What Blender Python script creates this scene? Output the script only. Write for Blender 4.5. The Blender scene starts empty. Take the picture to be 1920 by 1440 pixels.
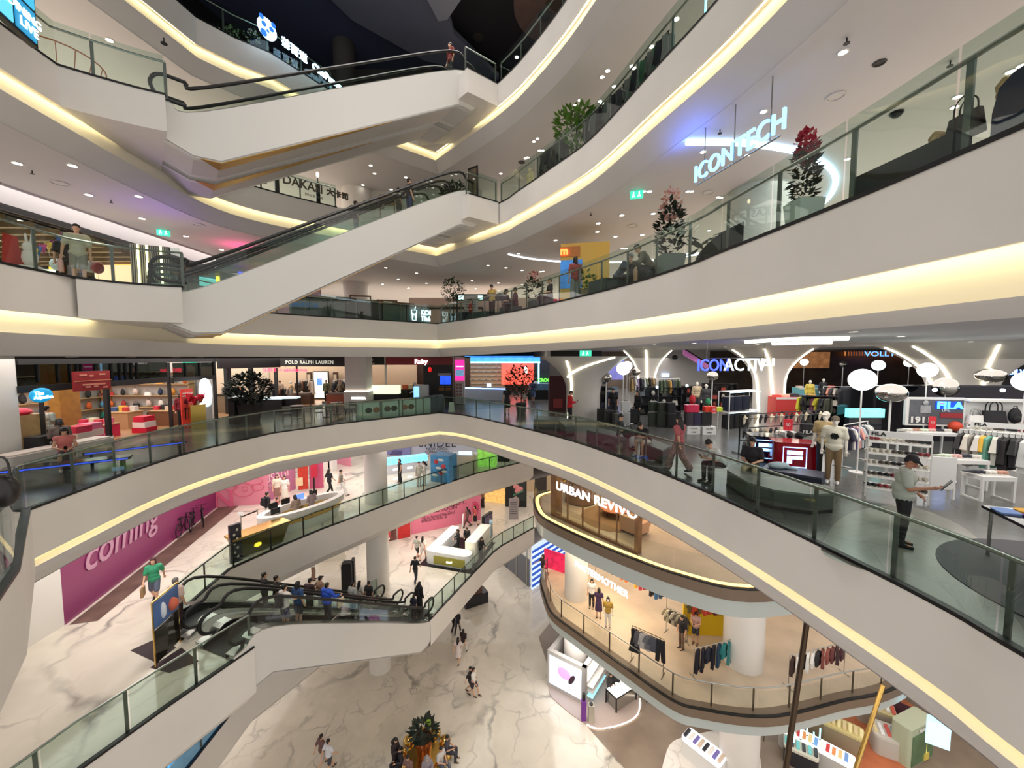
# Shopping mall atrium: shell, shops, people and light, built object by object (source compacted)
import bpy,bmesh,math,random
from math import sin,cos,pi,sqrt,atan2,radians as R
from mathutils import Vector as V,Matrix
random.seed(7)
S=bpy.context.scene;COL=S.collection
FPX=740.0;CZ=3.5;PITCH=math.atan(50/FPX)
cam=bpy.data.cameras.new('camera');camo=bpy.data.objects.new('camera',cam);COL.objects.link(camo)
cam.sensor_fit='HORIZONTAL';cam.sensor_width=36;cam.lens=36*FPX/1920;cam.clip_end=400;cam.clip_start=.05
camo.location=(0,0,CZ);camo.rotation_euler=(pi/2-PITCH,0,0);S.camera=camo
def ray(u,v):
 a=(u-960)/FPX;b=-(v-720)/FPX
 return V((a,cos(PITCH)+b*sin(PITCH),-sin(PITCH)+b*cos(PITCH)))
def W(u,v,z):
 d=ray(u,v);t=(z-CZ)/d.z;return V((d.x*t,d.y*t,z))
def Y(u,v,y):
 d=ray(u,v);t=y/d.y;return V((d.x*t,y,CZ+d.z*t))
MATS={}
def lin(c):c=c/255;return c/12.92 if c<=.04045 else((c+.055)/1.055)**2.4
class PLN:
 def __init__(s,a,b):s.a=V((a[0],a[1],0));s.b=V((b[0],b[1],0));s.d=(s.b-s.a).normalized();n=V((s.d.y,-s.d.x,0));s.n=n if n.dot(-s.a)>0 else-n;s.f=atan2(s.n.y,s.n.x)
 def q(s,u,v):d=ray(u,v);t=s.n.dot(s.a)/(s.n.x*d.x+s.n.y*d.y);return V((d.x*t,d.y*t,CZ+d.z*t))
 def rect(s,mb,u0,v0,u1,v1,off=0,th=.05):
  um=(u0+u1)/2;t=s.q(um,v0).z;b=s.q(um,v1).z;p,q=s.q(u0,v0),s.q(u1,v1);p.z=b;q.z=b;o=s.n*off
  mb.plate([p+o,q+o,V((q.x,q.y,t))+o,V((p.x,p.y,t))+o],-s.n*th);return mb
 def at(s,u,z=0):p=s.q(u,700);return V((p.x,p.y,z))
 def ux(s,v):c=s.q(960,v);return c
def rgb(*c):return(lin(c[0]),lin(c[1]),lin(c[2]),1)
def mat(name,c=(200,200,200),rough=.5,metal=0,em=None,st=0,nz=0,nsc=6,bump=0):
 if name in MATS:return MATS[name]
 m=bpy.data.materials.new(name);m.use_nodes=True;MATS[name]=m
 n=m.node_tree.nodes;l=m.node_tree.links;b=n['Principled BSDF']
 b.inputs['Base Color'].default_value=rgb(*c);b.inputs['Roughness'].default_value=rough;b.inputs['Metallic'].default_value=metal
 if em:b.inputs['Emission Color'].default_value=rgb(*em);b.inputs['Emission Strength'].default_value=st
 if nz or bump:
  t=n.new('ShaderNodeTexCoord');q=n.new('ShaderNodeTexNoise');q.inputs['Scale'].default_value=nsc;q.inputs['Detail'].default_value=4
  l.new(t.outputs['Object'],q.inputs['Vector'])
  if nz:
   r=n.new('ShaderNodeMix');r.data_type='RGBA';r.blend_type='MULTIPLY';r.inputs[0].default_value=nz
   r.inputs[6].default_value=rgb(*c);l.new(q.outputs['Color'],r.inputs[7]);
   rr=n.new('ShaderNodeValToRGB');rr.color_ramp.elements[0].position=.3;rr.color_ramp.elements[1].position=.7
   rr.color_ramp.elements[0].color=(.35,.35,.35,1);l.new(q.outputs['Fac'],rr.inputs[0]);l.new(rr.outputs[0],r.inputs[7])
   l.new(r.outputs[2],b.inputs['Base Color'])
   if em:l.new(r.outputs[2],b.inputs['Emission Color'])
  if bump:
   u=n.new('ShaderNodeBump');u.inputs['Strength'].default_value=bump;l.new(q.outputs['Fac'],u.inputs['Height']);l.new(u.outputs[0],b.inputs['Normal'])
 return m
def colr(c,rough=.6):return mat('colour_%d_%d_%d'%tuple(c),c,rough)
def glow(c,st):return mat('glow_%d_%d_%d_%d'%(*c,int(st*100)),c,.5,em=c,st=st)
def glass(name,tint=(205,225,215),refl=1.0,dens=0.0):
 if name in MATS:return MATS[name]
 m=bpy.data.materials.new(name);m.use_nodes=True;MATS[name]=m
 n=m.node_tree.nodes;l=m.node_tree.links;n.remove(n['Principled BSDF'])
 tr=n.new('ShaderNodeBsdfTransparent');tr.inputs[0].default_value=rgb(*tint)
 gl=n.new('ShaderNodeBsdfGlossy');gl.inputs['Roughness'].default_value=.02;gl.inputs[0].default_value=(refl,refl,refl,1)
 fr=n.new('ShaderNodeFresnel');ge=n.new('ShaderNodeNewGeometry');io=n.new('ShaderNodeMapRange');io.inputs[3].default_value=1.45;io.inputs[4].default_value=1/1.45
 l.new(ge.outputs['Backfacing'],io.inputs[0]);l.new(io.outputs[0],fr.inputs[0])
 mx=n.new('ShaderNodeMixShader');l.new(fr.outputs[0],mx.inputs[0]);l.new(tr.outputs[0],mx.inputs[1]);l.new(gl.outputs[0],mx.inputs[2])
 out=mx
 if dens:
  df=n.new('ShaderNodeBsdfDiffuse');df.inputs[0].default_value=rgb(*tint);m2=n.new('ShaderNodeMixShader');m2.inputs[0].default_value=dens
  l.new(mx.outputs[0],m2.inputs[1]);l.new(df.outputs[0],m2.inputs[2]);out=m2
 l.new(out.outputs[0],n['Material Output'].inputs[0]);return m
def marble(name,base,vein,scale=.22,rough=.12,vamt=1.0,tile=0):
 m=bpy.data.materials.new(name);m.use_nodes=True;MATS[name]=m
 n=m.node_tree.nodes;l=m.node_tree.links;b=n['Principled BSDF'];b.inputs['Roughness'].default_value=rough
 t=n.new('ShaderNodeTexCoord')
 q=n.new('ShaderNodeTexNoise');q.inputs['Scale'].default_value=.45;q.inputs['Detail'].default_value=6;l.new(t.outputs['Object'],q.inputs['Vector'])
 a=n.new('ShaderNodeVectorMath');a.operation='SCALE';a.inputs['Scale'].default_value=3.2;l.new(q.outputs['Color'],a.inputs[0])
 s=n.new('ShaderNodeVectorMath');s.operation='ADD';l.new(t.outputs['Object'],s.inputs[0]);l.new(a.outputs[0],s.inputs[1])
 st=n.new('ShaderNodeMapping');st.inputs['Scale'].default_value=(1,.62,1);st.inputs['Rotation'].default_value=(0,0,-.6);l.new(s.outputs[0],st.inputs[0])
 col=None
 for sc,w0,k in((scale,.035,.8),(scale*2.3,.03,.4)):
  v=n.new('ShaderNodeTexVoronoi');v.feature='DISTANCE_TO_EDGE';v.inputs['Scale'].default_value=sc;l.new(st.outputs[0],v.inputs['Vector'])
  r=n.new('ShaderNodeMapRange');r.inputs[1].default_value=0;r.inputs[2].default_value=w0;r.inputs[3].default_value=k*vamt;r.inputs[4].default_value=0
  l.new(v.outputs['Distance'],r.inputs[0])
  q2=n.new('ShaderNodeTexNoise');q2.inputs['Scale'].default_value=.35*(1+sc);l.new(t.outputs['Object'],q2.inputs['Vector'])
  mk=n.new('ShaderNodeMapRange');mk.inputs[1].default_value=.42;mk.inputs[2].default_value=.62;l.new(q2.outputs['Fac'],mk.inputs[0])
  mu=n.new('ShaderNodeMath');mu.operation='MULTIPLY';l.new(r.outputs[0],mu.inputs[0]);l.new(mk.outputs[0],mu.inputs[1])
  if col is None:col=mu
  else:
   ad=n.new('ShaderNodeMath');ad.operation='MAXIMUM';l.new(col.outputs[0],ad.inputs[0]);l.new(mu.outputs[0],ad.inputs[1]);col=ad
 x=n.new('ShaderNodeMix');x.data_type='RGBA';x.inputs[6].default_value=rgb(*base);x.inputs[7].default_value=rgb(*vein);l.new(col.outputs[0],x.inputs[0])
 q3=n.new('ShaderNodeTexNoise');q3.inputs['Scale'].default_value=.5;q3.inputs['Detail'].default_value=5;l.new(st.outputs[0],q3.inputs['Vector'])
 mr=n.new('ShaderNodeMapRange');mr.inputs[1].default_value=.3;mr.inputs[2].default_value=.7;mr.inputs[3].default_value=.82;mr.inputs[4].default_value=1.05;l.new(q3.outputs['Fac'],mr.inputs[0])
 y=n.new('ShaderNodeMix');y.data_type='RGBA';y.blend_type='MULTIPLY';y.inputs[0].default_value=1;l.new(x.outputs[2],y.inputs[6]);l.new(mr.outputs[0],y.inputs[7])
 l.new(y.outputs[2],b.inputs['Base Color']);return m
def tiles(name,c,c2,w=1.2,h=.6,rough=.25):
 m=bpy.data.materials.new(name);m.use_nodes=True;MATS[name]=m
 n=m.node_tree.nodes;l=m.node_tree.links;b=n['Principled BSDF'];b.inputs['Roughness'].default_value=rough
 t=n.new('ShaderNodeTexCoord');k=n.new('ShaderNodeTexBrick');k.inputs['Scale'].default_value=1;k.inputs['Brick Width'].default_value=w;k.inputs['Row Height'].default_value=h
 k.inputs['Mortar Size'].default_value=.006;k.inputs['Color1'].default_value=rgb(*c);k.inputs['Color2'].default_value=rgb(*[int(v*.93)for v in c]);k.inputs['Mortar'].default_value=rgb(*c2)
 mp=n.new('ShaderNodeMapping');mp.inputs['Rotation'].default_value=(0,0,.5);l.new(t.outputs['Object'],mp.inputs[0])
 l.new(mp.outputs[0],k.inputs['Vector']);l.new(k.outputs['Color'],b.inputs['Base Color']);return m
class MB:
 def __init__(s):s.v=[];s.f=[];s.fm=[];s.m=0
 def add(s,vs,fs):
  o=len(s.v);s.v+=[tuple(p)for p in vs];s.f+=[tuple(i+o for i in f)for f in fs];s.fm+=[s.m]*len(fs);return s
 def box(s,x0,x1,y0,y1,z0,z1,rz=0,at=None,M=None):
  vs=[V((x,y,z))for z in(z0,z1)for x,y in((x0,y0),(x1,y0),(x1,y1),(x0,y1))]
  if rz:m=Matrix.Rotation(rz,4,'Z');vs=[m@p for p in vs]
  if M is not None:vs=[M@p for p in vs]
  if at is not None:vs=[p+V(at)for p in vs]
  return s.add(vs,[(3,2,1,0),(4,5,6,7),(0,1,5,4),(1,2,6,5),(2,3,7,6),(3,0,4,7)])
 def cbox(s,c,w,d,h,rz=0,M=None):
  return s.box(-w/2,w/2,-d/2,d/2,0,h,rz,c,M)
 def rbox(s,x0,x1,y0,y1,z0,z1,r=.03,n=3,at=None,rz=0):
  pts=[]
  for cx,cy,a0 in((x1-r,y1-r,0),(x0+r,y1-r,pi/2),(x0+r,y0+r,pi),(x1-r,y0+r,1.5*pi)):
   for i in range(n+1):a=a0+i*pi/2/n;pts.append((cx+r*cos(a),cy+r*sin(a)))
  if rz:pts=[(x*cos(rz)-y*sin(rz),x*sin(rz)+y*cos(rz))for x,y in pts]
  if at is not None:pts=[(x+at[0],y+at[1])for x,y in pts];z0+=at[2];z1+=at[2]
  return s.prism(pts,z0,z1)
 def prism(s,pts,z0,z1):
  n=len(pts);vs=[(p[0],p[1],z0)for p in pts]+[(p[0],p[1],z1)for p in pts]
  return s.add(vs,[tuple(range(n-1,-1,-1)),tuple(range(n,2*n))]+[(i,(i+1)%n,n+(i+1)%n,n+i)for i in range(n)])
 def plate(s,pts,off):
  n=len(pts);vs=[V(p)for p in pts];vs+=[p+V(off)for p in vs]
  return s.add(vs,[tuple(range(n-1,-1,-1)),tuple(range(n,2*n))]+[(i,(i+1)%n,n+(i+1)%n,n+i)for i in range(n)])
 def tube(s,pts,r,n=6,closed=False,r2=None):
  pts=[V(p)for p in pts];k=len(pts);vs=[];fs=[]
  for i,p in enumerate(pts):
   if closed:t=pts[(i+1)%k]-pts[i-1]
   else:t=pts[min(i+1,k-1)]-pts[max(i-1,0)]
   t.normalize();a=V((0,0,1))if abs(t.z)<.9 else V((1,0,0));x=t.cross(a).normalized();y=x.cross(t)
   q=r if r2 is None else r+(r2-r)*i/(k-1)
   for j in range(n):an=2*pi*j/n;vs.append(p+(x*cos(an)+y*sin(an))*q)
  for i in range(k if closed else k-1):
   for j in range(n):
    a,b=i*n+j,i*n+(j+1)%n;c,d=((i+1)%k)*n+(j+1)%n,((i+1)%k)*n+j;fs.append((a,b,c,d))
  if not closed:fs.append(tuple(range(n-1,-1,-1)));fs.append(tuple(range((k-1)*n,k*n)))
  return s.add(vs,fs)
 def cyl(s,c,r,h,n=16,r2=None):
  r2=r if r2 is None else r2;vs=[]
  for z,q in((0,r),(h,r2)):vs+=[(c[0]+q*cos(2*pi*i/n),c[1]+q*sin(2*pi*i/n),c[2]+z)for i in range(n)]
  return s.add(vs,[tuple(range(n-1,-1,-1)),tuple(range(n,2*n))]+[(i,(i+1)%n,n+(i+1)%n,n+i)for i in range(n)])
 def lathe(s,c,prof,n=16,sx=1,sy=1):
  vs=[];fs=[];k=len(prof)
  for r,z in prof:vs+=[(c[0]+r*cos(2*pi*i/n)*sx,c[1]+r*sin(2*pi*i/n)*sy,c[2]+z)for i in range(n)]
  for a in range(k-1):
   for i in range(n):fs.append((a*n+i,a*n+(i+1)%n,(a+1)*n+(i+1)%n,(a+1)*n+i))
  fs.append(tuple(range(n-1,-1,-1)));fs.append(tuple(range((k-1)*n,k*n)));return s.add(vs,fs)
 def ball(s,c,r,n=12,m=8,M=None):
  if not hasattr(r,'__len__'):r=(r,r,r)
  vs=[V((0,0,-r[2]))];fs=[]
  for a in range(1,m):
   th=-pi/2+pi*a/m
   for i in range(n):ph=2*pi*i/n;vs.append(V((r[0]*cos(th)*cos(ph),r[1]*cos(th)*sin(ph),r[2]*sin(th))))
  vs.append(V((0,0,r[2])));L=len(vs)-1
  for i in range(n):fs.append((0,1+(i+1)%n,1+i))
  for a in range(m-2):
   for i in range(n):p=1+a*n;fs.append((p+i,p+(i+1)%n,p+n+(i+1)%n,p+n+i))
  p=1+(m-2)*n
  for i in range(n):fs.append((p+i,p+(i+1)%n,L))
  if M is not None:vs=[M@q for q in vs]
  return s.add([q+V(c)for q in vs],fs)
 def cap(s,p,q,r,r2=None,n=10):
  p,q=V(p),V(q);r2=r if r2 is None else r2;d=q-p;L=d.length
  if L<1e-5:return s.ball(p,r,n,6)
  t=d/L;a=V((0,0,1))if abs(t.z)<.9 else V((1,0,0));x=t.cross(a).normalized();y=x.cross(t)
  rings=[(-.95*r,.3*r),(-.6*r,.8*r),(0,r),(L,r2),(L+.6*r2,.8*r2),(L+.95*r2,.3*r2)];vs=[];fs=[]
  for h,w in rings:vs+=[p+t*h+(x*cos(2*pi*j/n)+y*sin(2*pi*j/n))*w for j in range(n)]
  for i in range(5):
   for j in range(n):fs.append((i*n+j,i*n+(j+1)%n,(i+1)*n+(j+1)%n,(i+1)*n+j))
  fs.append(tuple(range(n-1,-1,-1)));fs.append(tuple(range(5*n,6*n)));return s.add(vs,fs)
 def sweep(s,pts,prof,nrm):
  k=len(prof);vs=[];fs=[]
  for p,q in zip(pts,nrm):
   for o,z in prof:vs.append((p[0]+q[0]*o,p[1]+q[1]*o,p[2]+z))
  for i in range(len(pts)-1):
   for j in range(k-1):fs.append((i*k+j,i*k+j+1,(i+1)*k+j+1,(i+1)*k+j))
  return s.add(vs,fs)
 def mesh(s,name,mats,org=None,smooth=True,ang=.7):
  me=bpy.data.meshes.new(name);vs=s.v if org is None else[(p[0]-org[0],p[1]-org[1],p[2]-org[2])for p in s.v]
  me.from_pydata(vs,[],s.f);mats=mats if isinstance(mats,(list,tuple))else[mats]
  for m in mats:me.materials.append(m)
  if len(mats)>1:me.polygons.foreach_set('material_index',s.fm)
  if smooth:me.shade_smooth();me.set_sharp_from_angle(angle=ang)
  me.update();return me
 def build(s,name,mats,parent=None,world=True,smooth=True,ang=.7):
  org=parent.location if(parent is not None and world)else None
  if parent is not None and world and parent.parent is not None:org=parent.parent.location+parent.location
  o=bpy.data.objects.new(name,s.mesh(name,mats,org,smooth,ang));COL.objects.link(o)
  if parent is not None:o.parent=parent
  return o
def tag(o,label,cat,group=None,kind=None):
 o['label']=label;o['category']=cat
 if group:o['group']=group
 if kind:o['kind']=kind
 return o
def thing(name,label,cat,loc=(0,0,0),rz=0,group=None,kind=None):
 o=bpy.data.objects.new(name,None);COL.objects.link(o);o.location=loc;o.rotation_euler=(0,0,rz);o.empty_display_size=.2
 return tag(o,label,cat,group,kind)
def struct(name,mb,m,label=None,ang=.7):
 o=mb.build(name,m,ang=ang);o['kind']='structure'
 if label:o['label']=label;o['category']=name.split('_')[0]
 return o
def one(name,label,cat,mb,m,group=None,loc=None,rz=0,ang=.7):
 if loc is None:loc=V(mb.v[0]);loc.z=min(p[2]for p in mb.v);w=True
 else:w=False
 o=bpy.data.objects.new(name,mb.mesh(name,m,loc if w else None,True,ang));COL.objects.link(o);o.location=loc;o.rotation_euler=(0,0,rz)
 return tag(o,label,cat,group)
def dup(root,loc,rz=0,label=None,group=None,scale=None,mats=None):
 def cp(o,par):
  c=o.copy();COL.objects.link(c)
  if par is not None:c.parent=par
  for ch in KIDS.get(o.name,[]):cp(ch,c)
  return c
 KIDS={}
 for ch in root.children:
  KIDS.setdefault(root.name,[]).append(ch)
  for g in ch.children:KIDS.setdefault(ch.name,[]).append(g)
 r=cp(root,None);r.location=loc;r.rotation_euler=(0,0,rz)
 if label:r['label']=label
 if group:r['group']=group
 if scale:r.scale=(scale,)*3 if not hasattr(scale,'__len__')else scale
 if mats:
  for ch in[r]+list(r.children):
   k=ch.name.split('.')[0]
   if k in mats and ch.type=='MESH':setmat(ch,mats[k])
 return r
def setmat(o,m):
 for sl in o.material_slots:sl.link='OBJECT';sl.material=m;break
 return o
_dg=None
def textmesh(txt,size=1,ext=.02,align='CENTER',bold=0,sp=1,sx=1,shear=0):
 c=bpy.data.curves.new('lettering','FONT');c.body=txt;c.size=size;c.extrude=ext;c.align_x=align;c.align_y='CENTER';c.offset=bold;c.shear=shear;c.space_character=sp;c.resolution_u=3
 o=bpy.data.objects.new('lettering',c);COL.objects.link(o);dg=bpy.context.evaluated_depsgraph_get();me=bpy.data.meshes.new_from_object(o.evaluated_get(dg))
 bpy.data.objects.remove(o);bpy.data.curves.remove(c)
 if sx!=1:
  for v in me.vertices:v.co.x*=sx
 return me
def text(txt,loc,face,size,m,parent=None,name='lettering',ext=.02,bold=0,sp=1,sx=1,align='CENTER',tilt=0,roll=0,shear=0):
 me=textmesh(txt,size,ext,align,bold,sp,sx,shear);me.materials.clear();me.materials.append(m)
 o=bpy.data.objects.new(name,me);COL.objects.link(o)
 M=Matrix.Rotation(face+pi/2,4,'Z')@Matrix.Rotation(pi/2-tilt,4,'X')@Matrix.Rotation(roll,4,'Z')
 if parent is not None:
  o.parent=parent;o.matrix_local=Matrix.Translation(V(loc)-parent.location)@M
 else:o.matrix_world=Matrix.Translation(V(loc))@M
 return o
def smooth(pts,n=6,closed=False):
 pts=[V(p)for p in pts];out=[];k=len(pts)
 for i in range(k if closed else k-1):
  g=(lambda j:pts[j%k])if closed else(lambda j:pts[max(0,min(k-1,j))])
  a,b,c,d=g(i-1),g(i),g(i+1),g(i+2)
  for j in range(n):
   t=j/n;out.append(.5*(2*b+(c-a)*t+(2*a-5*b+4*c-d)*t*t+(3*b-a-3*c+d)*t**3))
 if not closed:out.append(pts[-1])
 return out
def normals(pts,flip=1):
 out=[];k=len(pts)
 for i in range(k):
  ds=[]
  if i>0:ds.append((pts[i]-pts[i-1]).normalized())
  if i<k-1:ds.append((pts[i+1]-pts[i]).normalized())
  ns=[V((d.y,-d.x,0)).normalized()for d in ds];s=sum(ns,V((0,0,0)))
  s.normalize();c=max(.35,s.dot(ns[0]));out.append(s/c*flip)
 return out
def offset(pts,d):return[p+n*d for p,n in zip(pts,normals(pts))]
def along(pts,step,start=0):
 out=[];acc=start
 for a,b in zip(pts,pts[1:]):
  L=(b-a).length
  if L<1e-6:continue
  t=(b-a)/L
  while acc<L:out.append((a+t*acc,t));acc+=step
  acc-=L
 return out
def H(*xy,z):return[V((x,y,z))for x,y in xy]
ZG,ZM,Z1,Z2,Z3,Z4,Z5,ZR=-16.5,-11.0,-5.5,0.0,5.5,11.0,16.5,22.2
M_white=mat('white_plaster',(222,217,211),.55,nz=.12,nsc=.6)
M_soffit=mat('soffit_paint',(205,201,199),.6,nz=.1,nsc=.5)
M_ceil=mat('ceiling_paint',(200,196,197),.7,nz=.08,nsc=.4)
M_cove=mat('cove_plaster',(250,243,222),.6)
M_led=glow((255,240,190),8)
M_led1=glow((255,236,180),6)
M_steel=mat('brushed_steel',(165,165,160),.28,.9,nz=.2,nsc=20)
M_post=mat('grey_metal_post',(110,112,108),.4,.6)
M_black=mat('black_rubber',(18,18,19),.45)
M_dark=mat('black_metal',(28,28,30),.4,.4)
M_gold=mat('gold_panel',(190,145,55),.35,.5,nz=.15,nsc=2)
M_brass=mat('polished_brass',(220,180,100),.2,.95)
M_glass=glass('balustrade_glass',(210,227,219));M_glass_esc=glass('escalator_glass',(236,245,240))
M_glass_clear=glass('shop_glass',(240,244,242),.45)
M_marble=marble('white_marble_floor',(226,217,202),(120,116,112),.2,.1)
M_tile2=tiles('grey_stone_tiles',(100,101,98),(76,77,75),1.2,.6,.22)
M_tile_dark=tiles('dark_stone_tiles',(78,76,74),(60,59,58),1.2,1.2,.25)
M_conc=mat('brown_concrete_floor',(150,132,115),.3,nz=.5,nsc=.7)
M_beige=mat('beige_concrete_floor',(205,186,162),.3,nz=.35,nsc=.8)
M_brown=mat('bronze_band',(122,103,86),.45,nz=.1,nsc=3)
M_pale=mat('pale_glass_panel',(190,198,196),.2)
PROF=[(0,.04),(0,-.98),(-.05,-.98),(-.05,-.9),(-.24,-.9),(-.2,-1.45),(0,-1.46),(-.02,-1.5),(-.5,-1.97)]
PROF_FLAT=[(0,.04),(0,-1.45),(-.5,-1.97)]
PROF_L1=[(0,.04),(0,-1.0),(-.06,-1.0),(-.06,-.94),(-.3,-.94),(-.27,-1.3),(.02,-1.3),(.02,-1.42),(-.1,-1.9),(-.5,-1.97)]
def sec(prof,a,b):return prof[a:b]
PROF_L2=[(0,.04),(0,-1.14),(-.05,-1.14),(-.05,-1.06),(-.3,-1.06),(-.28,-1.33),(0,-1.34),(-.03,-1.5),(-.5,-1.97)]
def fascia(n,pts,cove=True,led=None,label='',prof=None):
 nr=normals(pts);pr=(prof or PROF)if cove else PROF_FLAT
 if not cove:struct('trim_%d'%n,MB().sweep(pts,pr,nr),M_white,label);return
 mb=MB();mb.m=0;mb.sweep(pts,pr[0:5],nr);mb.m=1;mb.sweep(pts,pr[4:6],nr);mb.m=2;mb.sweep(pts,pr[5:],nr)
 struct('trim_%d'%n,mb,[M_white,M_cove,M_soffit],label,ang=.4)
 zl=pr[3][1]-.005;led_mb=MB().sweep(pts,[(-.07,zl),(-.16,zl)],nr)
 one('cove_light','warm light strip hidden in the cove below '+label,'light',led_mb,led or M_led,'cove light strips')
def slab(name,pts,z,mfloor,mceil=None,x0=-42,x1=48,y1=58,q=None,hz=1.97):
 poly=list(pts)+[V((x1,pts[-1].y,z)),V((x1,y1,z)),V((x0,y1,z)),V((x0,pts[0].y,z))]
 mb=MB();mb.add([(p.x,p.y,z)for p in poly],[tuple(range(len(poly)))]);f=struct('floor',mb,mfloor,name+' floor')
 if mceil:
  q=q or offset(list(pts),-.48);poly=q+[V((x1,q[-1].y,z)),V((x1,y1,z)),V((x0,y1,z)),V((x0,q[0].y,z))]
  mb=MB();mb.add([(p.x,p.y,z-hz)for p in poly][::-1],[tuple(range(len(poly)))]);struct('ceiling',mb,mceil,'ceiling below the '+name+' floor')
def balustrade(label,pts,z,h=1.12,step=1.5,rail=True,group='glass balustrades round the atrium',post=M_post,hr=None,lean=0,glassm=None,posts=True,rin=.13):
 base=pts[0].copy();base.z=z;r=thing('glass_balustrade',label,'balustrade',base,group=group)
 pts=[V((p.x,p.y,z))for p in pts];nr=normals(pts);inner=offset(pts,-.06)
 L=sum((b-a).length for a,b in zip(inner,inner[1:]));k=max(1,round(L/step));st=L/k
 marks=[p for p,t in along(inner,st)][:k]+[inner[-1]]
 acc=0;dist=[0]
 for a,b in zip(inner,inner[1:]):dist.append(dist[-1]+(b-a).length)
 def at(s):
  for i in range(len(dist)-1):
   if s<=dist[i+1]+1e-6:
    t=(s-dist[i])/max(1e-6,dist[i+1]-dist[i]);return inner[i].lerp(inner[i+1],t),(inner[i+1]-inner[i]).normalized()
  return inner[-1],(inner[-1]-inner[-2]).normalized()
 for i in range(k):
  s0,s1=i*st+.012,(i+1)*st-.012;ss=[s0]+[d for d in dist if s0<d<s1]+[s1]
  vs=[];mb=MB()
  pp=[at(s)[0]for s in ss]
  for p in pp:vs+=[p+V((0,0,.02)),p+V((0,0,h))]
  mb.add(vs,[(2*j,2*j+2,2*j+3,2*j+1)for j in range(len(pp)-1)]);mb.build('glass_pane',glassm or M_glass,r)
 if posts:
  for i in range(k+1):
   p,t=at(min(L-.02,i*st+.0));n=V((t.y,-t.x,0));q=p-n*rin
   mb=MB();a=q-t*.035;b=q+t*.035
   mb.plate([a-n*.012,b-n*.012,b-n*.012+V((0,0,h-.12)),a-n*.012+V((0,0,h-.12))],n*.024);mb.build('post',post,r)
 if rail:
  rr=offset(pts,-.06-rin);mb=MB().tube([p+V((0,0,h-.1))for p in rr],.028,6);mb.build('handrail',hr or M_steel,r)
 mb=MB().sweep(pts,[(-.1,.0),(-.1,.06),(0.01,.06),(.01,.0)],nr);mb.build('base_shoe',M_dark,r)
 return r
C5=(-4.5,24.0)
def ring(pts,z):return[V((x,y,z))for x,y in pts]
E5=H((-13.5,6),(-13,11),z=Z5)+[W(367,33,Z5),W(440,72,Z5),W(507,100,Z5),V((-8.8,20.4,Z5)),V((*C5,Z5))]+smooth(ring([C5,(-.66,19.7),(1.0,17.2),(2.4,14.4),(3.6,10.8),(4.2,7.5),(4.4,4)],Z5),4)[1:]
LF=[(-10.5,4),(-11.2,7),(-11.5,9),(-11.75,11),(-12.0,13.5),(-12.1,16),(-11.6,17.6),(-10.4,19),(-8.8,20.4)]
E4=smooth(ring(LF,Z4),3)+smooth(ring([C5,(-.66,19.9),(.24,18.5),(1.55,16.3),(2.75,14.1),(3.72,10.9),(4.4,8.6),(4.8,6),(4.9,3)],Z4),4)
E3=smooth(ring([(-9.6,5.5),(-10.9,8.4),(-11.1,9.7),(-11.5,11.5)]+LF[4:],Z3),3)+smooth([V((*C5,Z3)),W(880,599,Z3),W(973,583,Z3),W(1140,545,Z3),W(1280,503,Z3),W(1347,477,Z3),W(1573,388,Z3),W(1807,290,Z3),V((4.5,3.4,Z3)),V((4.5,2.2,Z3)),V((4.45,.5,Z3))],4)
i3=min(range(len(E3)),key=lambda i:(E3[i]-V((*C5,Z3))).length)
E2n=H((-4.5,2.2),(-8.1,6.27),z=Z2)+[W(57,957,Z2)]
E2=smooth([W(57,957,Z2),W(177,912,Z2),W(283,873,Z2),W(383,843,Z2),W(513,813,Z2)],3)+[W(640,795,Z2),W(730,785,Z2),W(823,775,Z2)]+smooth([W(823,775,Z2),W(873,780,Z2),W(973,802,Z2),W(1073,828,Z2),W(1173,863,Z2),W(1280,905,Z2),W(1403,960,Z2),W(1613,1063,Z2),W(1780,1150,Z2),W(1920,1233,Z2),V((6.1,2,Z2))],4)[1:]
E1=H((-10.2,3),z=Z1)+[W(158,1440,Z1),W(317,1325,Z1),W(477,1215,Z1)]
E1b=[W(333,1155,Z1),W(385,1108,Z1),W(432,1068,Z1),W(530,1024,Z1),W(607,992,Z1),W(642,979,Z1),W(713,952,Z1),W(807,917,Z1),W(895,888,Z1),W(960,872,Z1),W(1000,862,Z1)]
E1gap=H((5.5,37),(5.2,29),z=Z1)
E1c=smooth([W(1034,920,Z1),W(1008,928,Z1),W(1000,937,Z1),W(1003,955,Z1),W(1018,973,Z1),W(1077,1003,Z1),W(1168,1042,Z1),W(1280,1082,Z1),W(1405,1108,Z1),V((13,15.3,Z1)),V((18,16.5,Z1)),V((26,19.5,Z1))],5)
EM=[V((-11.6,8,ZM)),W(355,1440,ZM),W(475,1287,ZM),V((-8.1,23.1,ZM))]
EMb=[W(807,1163,ZM),W(873,1092,ZM),W(925,1037,ZM),W(940,1025,ZM),W(1002,990,ZM)]
EMgap=H((4.2,36.5),(5.5,30),z=ZM)
EMc=smooth([W(1018,1072,ZM),W(1012,1090,ZM),W(1018,1115,ZM),W(1033,1150,ZM),W(1080,1187,ZM),W(1167,1250,ZM),W(1260,1315,ZM),W(1320,1333,ZM),W(1410,1346,ZM),W(1480,1342,ZM),W(1580,1317,ZM),W(1690,1288,ZM),V((24,19.5,ZM))],5)
slab('fifth',E5,Z5,M_marble,M_ceil)
slab('fourth',E4,Z4,M_marble,M_ceil)
slab('third',E3,Z3,M_marble)
q3=offset(E3,-.48);iR=i3+9;ZC2,ZCR=Z3-1.97,4.15
QB=[q3[iR],V((1.2,22,0)),V((3.2,33,0)),V((5.5,58,0))]
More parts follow.
